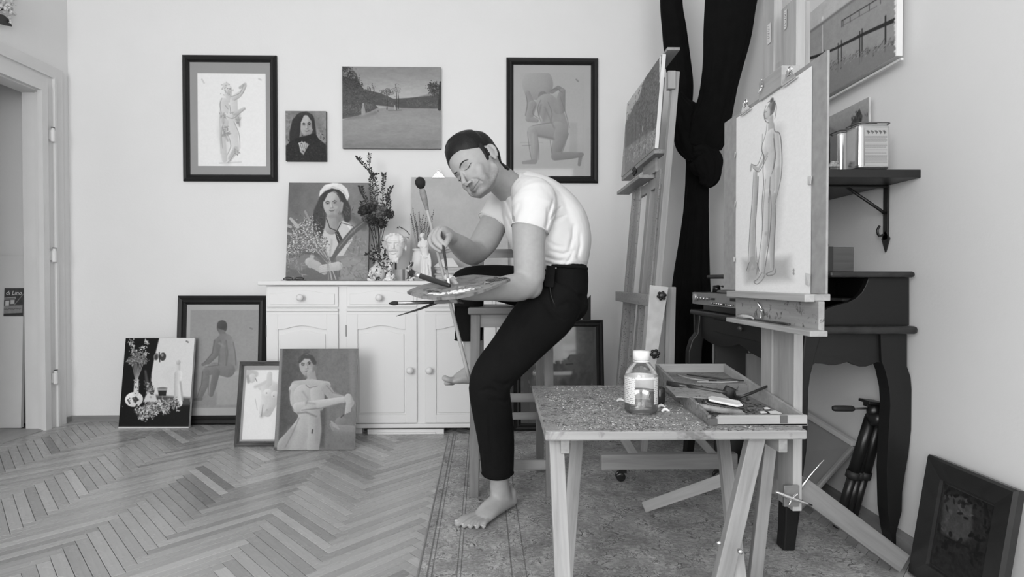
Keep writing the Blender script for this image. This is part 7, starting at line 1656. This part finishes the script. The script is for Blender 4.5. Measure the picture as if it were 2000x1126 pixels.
mb = MB(); mb.lathe(c, [(0, .004), (rb*.6, .002), (rb*.9, 0), (rb, .008), (rb, H_*.60), (rb*.94, H_*.66), (rb*.55, H_*.79), (rb*.44, H_*.82), (rb*.44, H_*.86)], 40); mesh_obj('bottle_body', mb, clearmat('bottle_plastic', .97), bt_, True)
mb = MB(); mb.lathe(c, [(0, .006), (rb*.94, .006), (rb*.96, .012), (rb*.96, H_*.34), (0, H_*.34)], 32); mesh_obj('liquid', mb, clearmat('solvent', .97, .05, .10), bt_, True)
mb = MB(); n_ = 36; pr_ = []
rc = rb*.50
for i in range(72):
    pass
mb.lathe(c, [(rc*.9, H_*.845), (rc, H_*.85), (rc*1.02, H_*.97), (rc*.93, H_*.995), (0, H_)], 36); mesh_obj('cap', mb, mat('white_cap', .82, .4, .4), bt_, True)
mb = MB(); mb.lathe(c, [(rb*.47, H_*.815), (rb*.50, H_*.82), (rb*.50, H_*.835), (rb*.47, H_*.84)], 30); mesh_obj('neck_ring', mb, M_trim, bt_, True)
def labelmat():
    m, nt, b = newmat('printed_label'); co_ = coords(nt, (1, 1, 1)); sp_ = nt.nodes.new('ShaderNodeSeparateXYZ'); nt.links.new(co_, sp_.inputs[0])
    w_ = nt.nodes.new('ShaderNodeMath'); w_.operation = 'FRACT'; q_ = nt.nodes.new('ShaderNodeMath'); q_.operation = 'MULTIPLY'; q_.inputs[1].default_value = 180; nt.links.new(sp_.outputs[2], q_.inputs[0]); nt.links.new(q_.outputs[0], w_.inputs[0])
    l_ = nt.nodes.new('ShaderNodeMath'); l_.operation = 'LESS_THAN'; l_.inputs[1].default_value = .38; nt.links.new(w_.outputs[0], l_.inputs[0])
    nn = ramp(nt, noisen(nt, coords(nt, (260, 260, 180)), 1, 2, .5), [(.48, 0), (.52, 1)]); k_ = nt.nodes.new('ShaderNodeMath'); k_.operation = 'MULTIPLY'; nt.links.new(l_.outputs[0], k_.inputs[0]); nt.links.new(nn.outputs[0], k_.inputs[1])
    mx = nt.nodes.new('ShaderNodeMixRGB'); nt.links.new(k_.outputs[0], mx.inputs[0]); mx.inputs[1].default_value = g3(.72); mx.inputs[2].default_value = g3(.22); nt.links.new(mx.outputs[0], b.inputs['Base Color']); b.inputs['Roughness'].default_value = .5; return m
M_lab = labelmat()
for (a0, a1) in ((math.radians(170), math.radians(236)), (math.radians(304), math.radians(372))):
    mb = MB(); mb.lathe(c, [(rb*1.008, H_*.16), (rb*1.012, H_*.17), (rb*1.012, H_*.585), (rb*1.008, H_*.59)], 20, None, a0, a1); mesh_obj('label', mb, M_lab, bt_, True)
mb = MB(); mb.lathe(c, [(rb*1.006, H_*.565), (rb*1.006, H_*.60)], 20, None, math.radians(236), math.radians(304)); mesh_obj('label_bridge', mb, mat('label_white', .70, .5), bt_, True)
mb = MB(); mb.lathe(c, [(rb*.985, H_*.15), (rb*.985, H_*.59)], 24, None, math.radians(-5), math.radians(185)); mesh_obj('rear_label', mb, mat('label_back', .88, .5), bt_, True)
# wedge sided sketch box tray
bw = thing('sketch_box', 'open pale wooden tray full of used brushes and tubes on the folding table', 'tray', (.7, 1.8, TZ))
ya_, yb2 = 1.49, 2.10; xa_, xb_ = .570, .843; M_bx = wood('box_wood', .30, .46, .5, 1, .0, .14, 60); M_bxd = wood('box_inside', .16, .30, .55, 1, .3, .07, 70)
xo = .018   # the box stands slightly skewed
def bxp(x, y, z): return V((x+(y-ya_)*.035, y, TZ+z))
def bprism(pts, ext, nm, m, bev=.0015): mb = MB(); mb.prism(pts, ext); mesh_obj(nm, mb, m, bw, bev=bev)
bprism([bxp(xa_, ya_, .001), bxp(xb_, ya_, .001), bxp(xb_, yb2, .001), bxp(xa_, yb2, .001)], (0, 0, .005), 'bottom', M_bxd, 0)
bprism([bxp(xa_, ya_, .001), bxp(xb_, ya_, .001), bxp(xb_, ya_, .030), bxp(xa_+.03, ya_, .030), bxp(xa_+.018, ya_, .020), bxp(xa_, ya_, .018)], (0, .011, 0), 'front_wall', M_bx)
bprism([bxp(xa_, yb2, .001), bxp(xb_, yb2, .001), bxp(xb_, yb2, .080), bxp(xa_, yb2, .080)], (0, -.011, 0), 'back_wall', M_bx)
for xx, ext in ((xa_, .010), (xb_, -.010)):
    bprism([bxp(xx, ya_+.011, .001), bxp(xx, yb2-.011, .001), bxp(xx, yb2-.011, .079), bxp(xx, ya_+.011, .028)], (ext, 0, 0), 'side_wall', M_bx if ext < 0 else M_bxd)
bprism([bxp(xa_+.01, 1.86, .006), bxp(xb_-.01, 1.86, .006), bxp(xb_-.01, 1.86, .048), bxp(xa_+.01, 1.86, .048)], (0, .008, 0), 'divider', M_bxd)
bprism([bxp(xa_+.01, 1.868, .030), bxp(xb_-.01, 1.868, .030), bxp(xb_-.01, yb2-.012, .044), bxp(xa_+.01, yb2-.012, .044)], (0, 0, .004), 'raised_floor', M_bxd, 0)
mb = MB(); c_ = P(1531, 820, ya_-.001); mb.box((c_.x-.010, ya_-.002, TZ+.008), (c_.x+.010, ya_-.0002, TZ+.030)); mesh_obj('clasp', mb, mat('aged_brass', .16, .4, .5, .1, 30, metal=.6), bw)
mb = MB(); mb.box((xa_-.001, ya_-.003, TZ+.003), (xa_+.022, ya_+.004, TZ+.022)); mesh_obj('corner_plate', mb, mat('aged_brass', .16, .4, .5, .1, 30, metal=.6), bw)
def stick_t(name, lab, cat, pts, rads, m, tip=None):
    t = thing(name, lab, cat, V(pts[0])); mb = MB(); mb.tube(pts, rads, 10, 3); mesh_obj('handle', mb, m, t, True)
    if tip:
        mb = MB(); mb.tube(*tip[:2], 10, 2); mesh_obj('bristles', mb, tip[2], t, True)
    return t
def TP(px, py, h):  # point on the table region at height h above the table top
    return PZ(px, py, TZ+h)
stick_t('paintbrush', 'dark slender brush at the back of the wooden tray', 'brush', [TP(1342, 731, .056), TP(1390, 737, .056), TP(1440, 742, .054)], [.002, .0032, .003], M_hdk, ([TP(1440, 742, .054), TP(1453, 743, .054)], [.003, .0015], M_brow))
stick_t('paintbrush', 'brown brush lying second from the back of the wooden tray', 'brush', [TP(1322, 731, .056), TP(1350, 739, .053), TP(1384, 743, .053)], [.002, .0032, .003], M_hlt, ([TP(1384, 743, .053), TP(1400, 744, .053)], [.004, .002], M_brow))
stick_t('paintbrush', 'pale brush lying in front of the two others at the tray back', 'brush', [TP(1362, 745, .050), TP(1410, 746, .050), TP(1445, 744, .050)], [.0025, .003, .002], mat('pale_handle', .5, .5), None)
stick_t('palette_knife', 'long dark palette knife lying across the wooden tray', 'knife', [TP(1303, 747, .058), TP(1322, 752, .056), TP(1345, 755, .054), TP(1352, 757, .054), TP(1420, 768, .047)], [(.008, .004), (.010, .005), (.008, .005), (.011, .004), (.008, .003)], M_hdk)
stick_t('spatula', 'black angled spatula sticking up at the right side of the tray', 'knife', [TP(1412, 762, .040), TP(1432, 772, .028), TP(1443, 775, .030), TP(1470, 766, .045), TP(1516, 746, .070)], [(.020, .002), (.022, .003), (.006, .003), (.005, .004), (.004, .003)], M_hdk)
mb = MB(); mb.box((0, 0, 0), (.001, .001, .001)); mb = MB()
t = thing('paint_rag', 'stiff paint-smeared strip of card across the left side of the tray', 'card', TP(1330, 768, .04)); mb.prism([TP(1300, 755, .045), TP(1345, 758, .050), TP(1410, 770, .050), TP(1426, 780, .044), TP(1380, 778, .040), TP(1320, 775, .040)], (0, 0, .003)); mesh_obj('card_strip', mb, wood('smeared_card', .22, .36, .7, 1, .1, .10, 60), t)
tube_w = thing('paint_tube', 'flattened white paint tube resting in the tray', 'tube', TP(1415, 784, .04)); mb = MB(); mb.prism([TP(1383, 778, .044), TP(1390, 776, .044), TP(1443, 785, .044), TP(1451, 793, .040), TP(1440, 795, .040), TP(1384, 783, .044)], (0, 0, .006)); mesh_obj('tube_body', mb, mat('white_tube', .82, .4), tube_w, bev=.002)
mb = MB(); mb.tube([TP(1375, 786, .036), TP(1382, 784, .038)], [.008, .010], 12); mesh_obj('tube_cap', mb, M_hdk, tube_w, True)
stick_t('palette_knife', 'dark handled knife right in front of the white paint tube', 'knife', [TP(1373, 787, .034), TP(1400, 792, .030), TP(1440, 798, .026), TP(1460, 804, .022)], [(.008, .006), (.008, .004), (.006, .003), (.003, .002)], M_hdk)
tc_ = thing('ribbed_tube', 'grey crimped metal paint tube at the front of the tray', 'tube', TP(1410, 800, .02)); pts = [TP(1359, 792, .030), TP(1400, 799, .024), TP(1455, 806, .016)]; cpts, _ = catmull([V(q) for q in pts], [(1, 1)]*3, 16); mb = MB(); mb.tube(cpts, [(.0085+.0018*(i % 2), .006) for i in range(len(cpts))], 12); mesh_obj('crimped_body', mb, mat('dull_tube', .24, .5, .5, .3, 60), tc_, True)
for (x, y, s_, lab) in ((1512, 806, .016, 'torn white paper scrap near the front right corner of the tray'), (1490, 806, .009, 'tiny white paper scrap beside the larger scrap in the tray'), (1497, 798, .008, 'crumpled white scrap further back in the tray')):
    c_ = TP(x, y, .010); mb = MB(); mb.prism([c_+V((-s_, -s_*.6, 0)), c_+V((s_*1.1, -s_*.7, .001)), c_+V((s_*.7, s_*.8, .003)), c_+V((-s_*.8, s_*.6, .002))], (0, 0, .0015)); t = mesh_obj('paper_scrap', mb, M_paper); tag(t, lab, 'paper')
stick_t('paintbrush', 'slim brush lying along the right inner edge of the tray', 'brush', [TP(1492, 766, .020), TP(1520, 785, .012), TP(1548, 808, .012)], [.003, .0038, .003], M_hdk, ([TP(1548, 808, .012), TP(1553, 812, .012)], [.004, .002], M_paper))
mb = MB(); rr = random.Random(91)
for k in range(170):
    c_ = bxp(rr.uniform(xa_+.03, xb_-.03), rr.uniform(ya_+.03, 1.84), .006); R_ = Matrix.Rotation(rr.uniform(0, 3), 3, 'Z'); L_ = rr.uniform(.004, .012); mb.add([c_+R_ @ V((-L_, -L_*.3, 0)), c_+R_ @ V((L_, -L_*.2, 0)), c_+R_ @ V((L_*.6, L_*.4, .002)), c_+R_ @ V((-L_*.5, L_*.3, .004))], [(0, 1, 2, 3), (0, 1, 3)])
mesh_obj('paint_debris', mb, mat('paint_debris_grey', .12, .6, .3, .7, 70), bw, fixn=False)['kind'] = 'stuff'
mb = MB(); c_ = PZ(1292, 792, TZ); mb.lathe((c_.x, c_.y+.03, TZ), [(0, 0), (.018, 0), (.020, .01), (.020, .05), (.015, .055), (0, .056)], 18); t = mesh_obj('dark_jar', mb, mat('dark_glass', .03, .15, .5), None, True); tag(t, 'small dark jar half hidden behind the solvent bottle', 'jar')
for (x, y, lab) in ((1292, 795, 'pale curled paint lump right of the solvent bottle'), (1300, 803, 'long white paint shaving right of the bottle base'), (1212, 783, 'curled white paint shaving left of the bottle')):
    c_ = PZ(x, y, TZ+.002); mb = MB(); mb.tube([c_+V((-.012, 0, 0)), c_+V((0, .004, .006)), c_+V((.012, -.002, .001))], [(.003, .001), (.005, .002), (.002, .001)], 8, 3); t = mesh_obj('paint_shaving', mb, mat('white_oil_paint', .72), None, True); tag(t, lab, 'shaving')
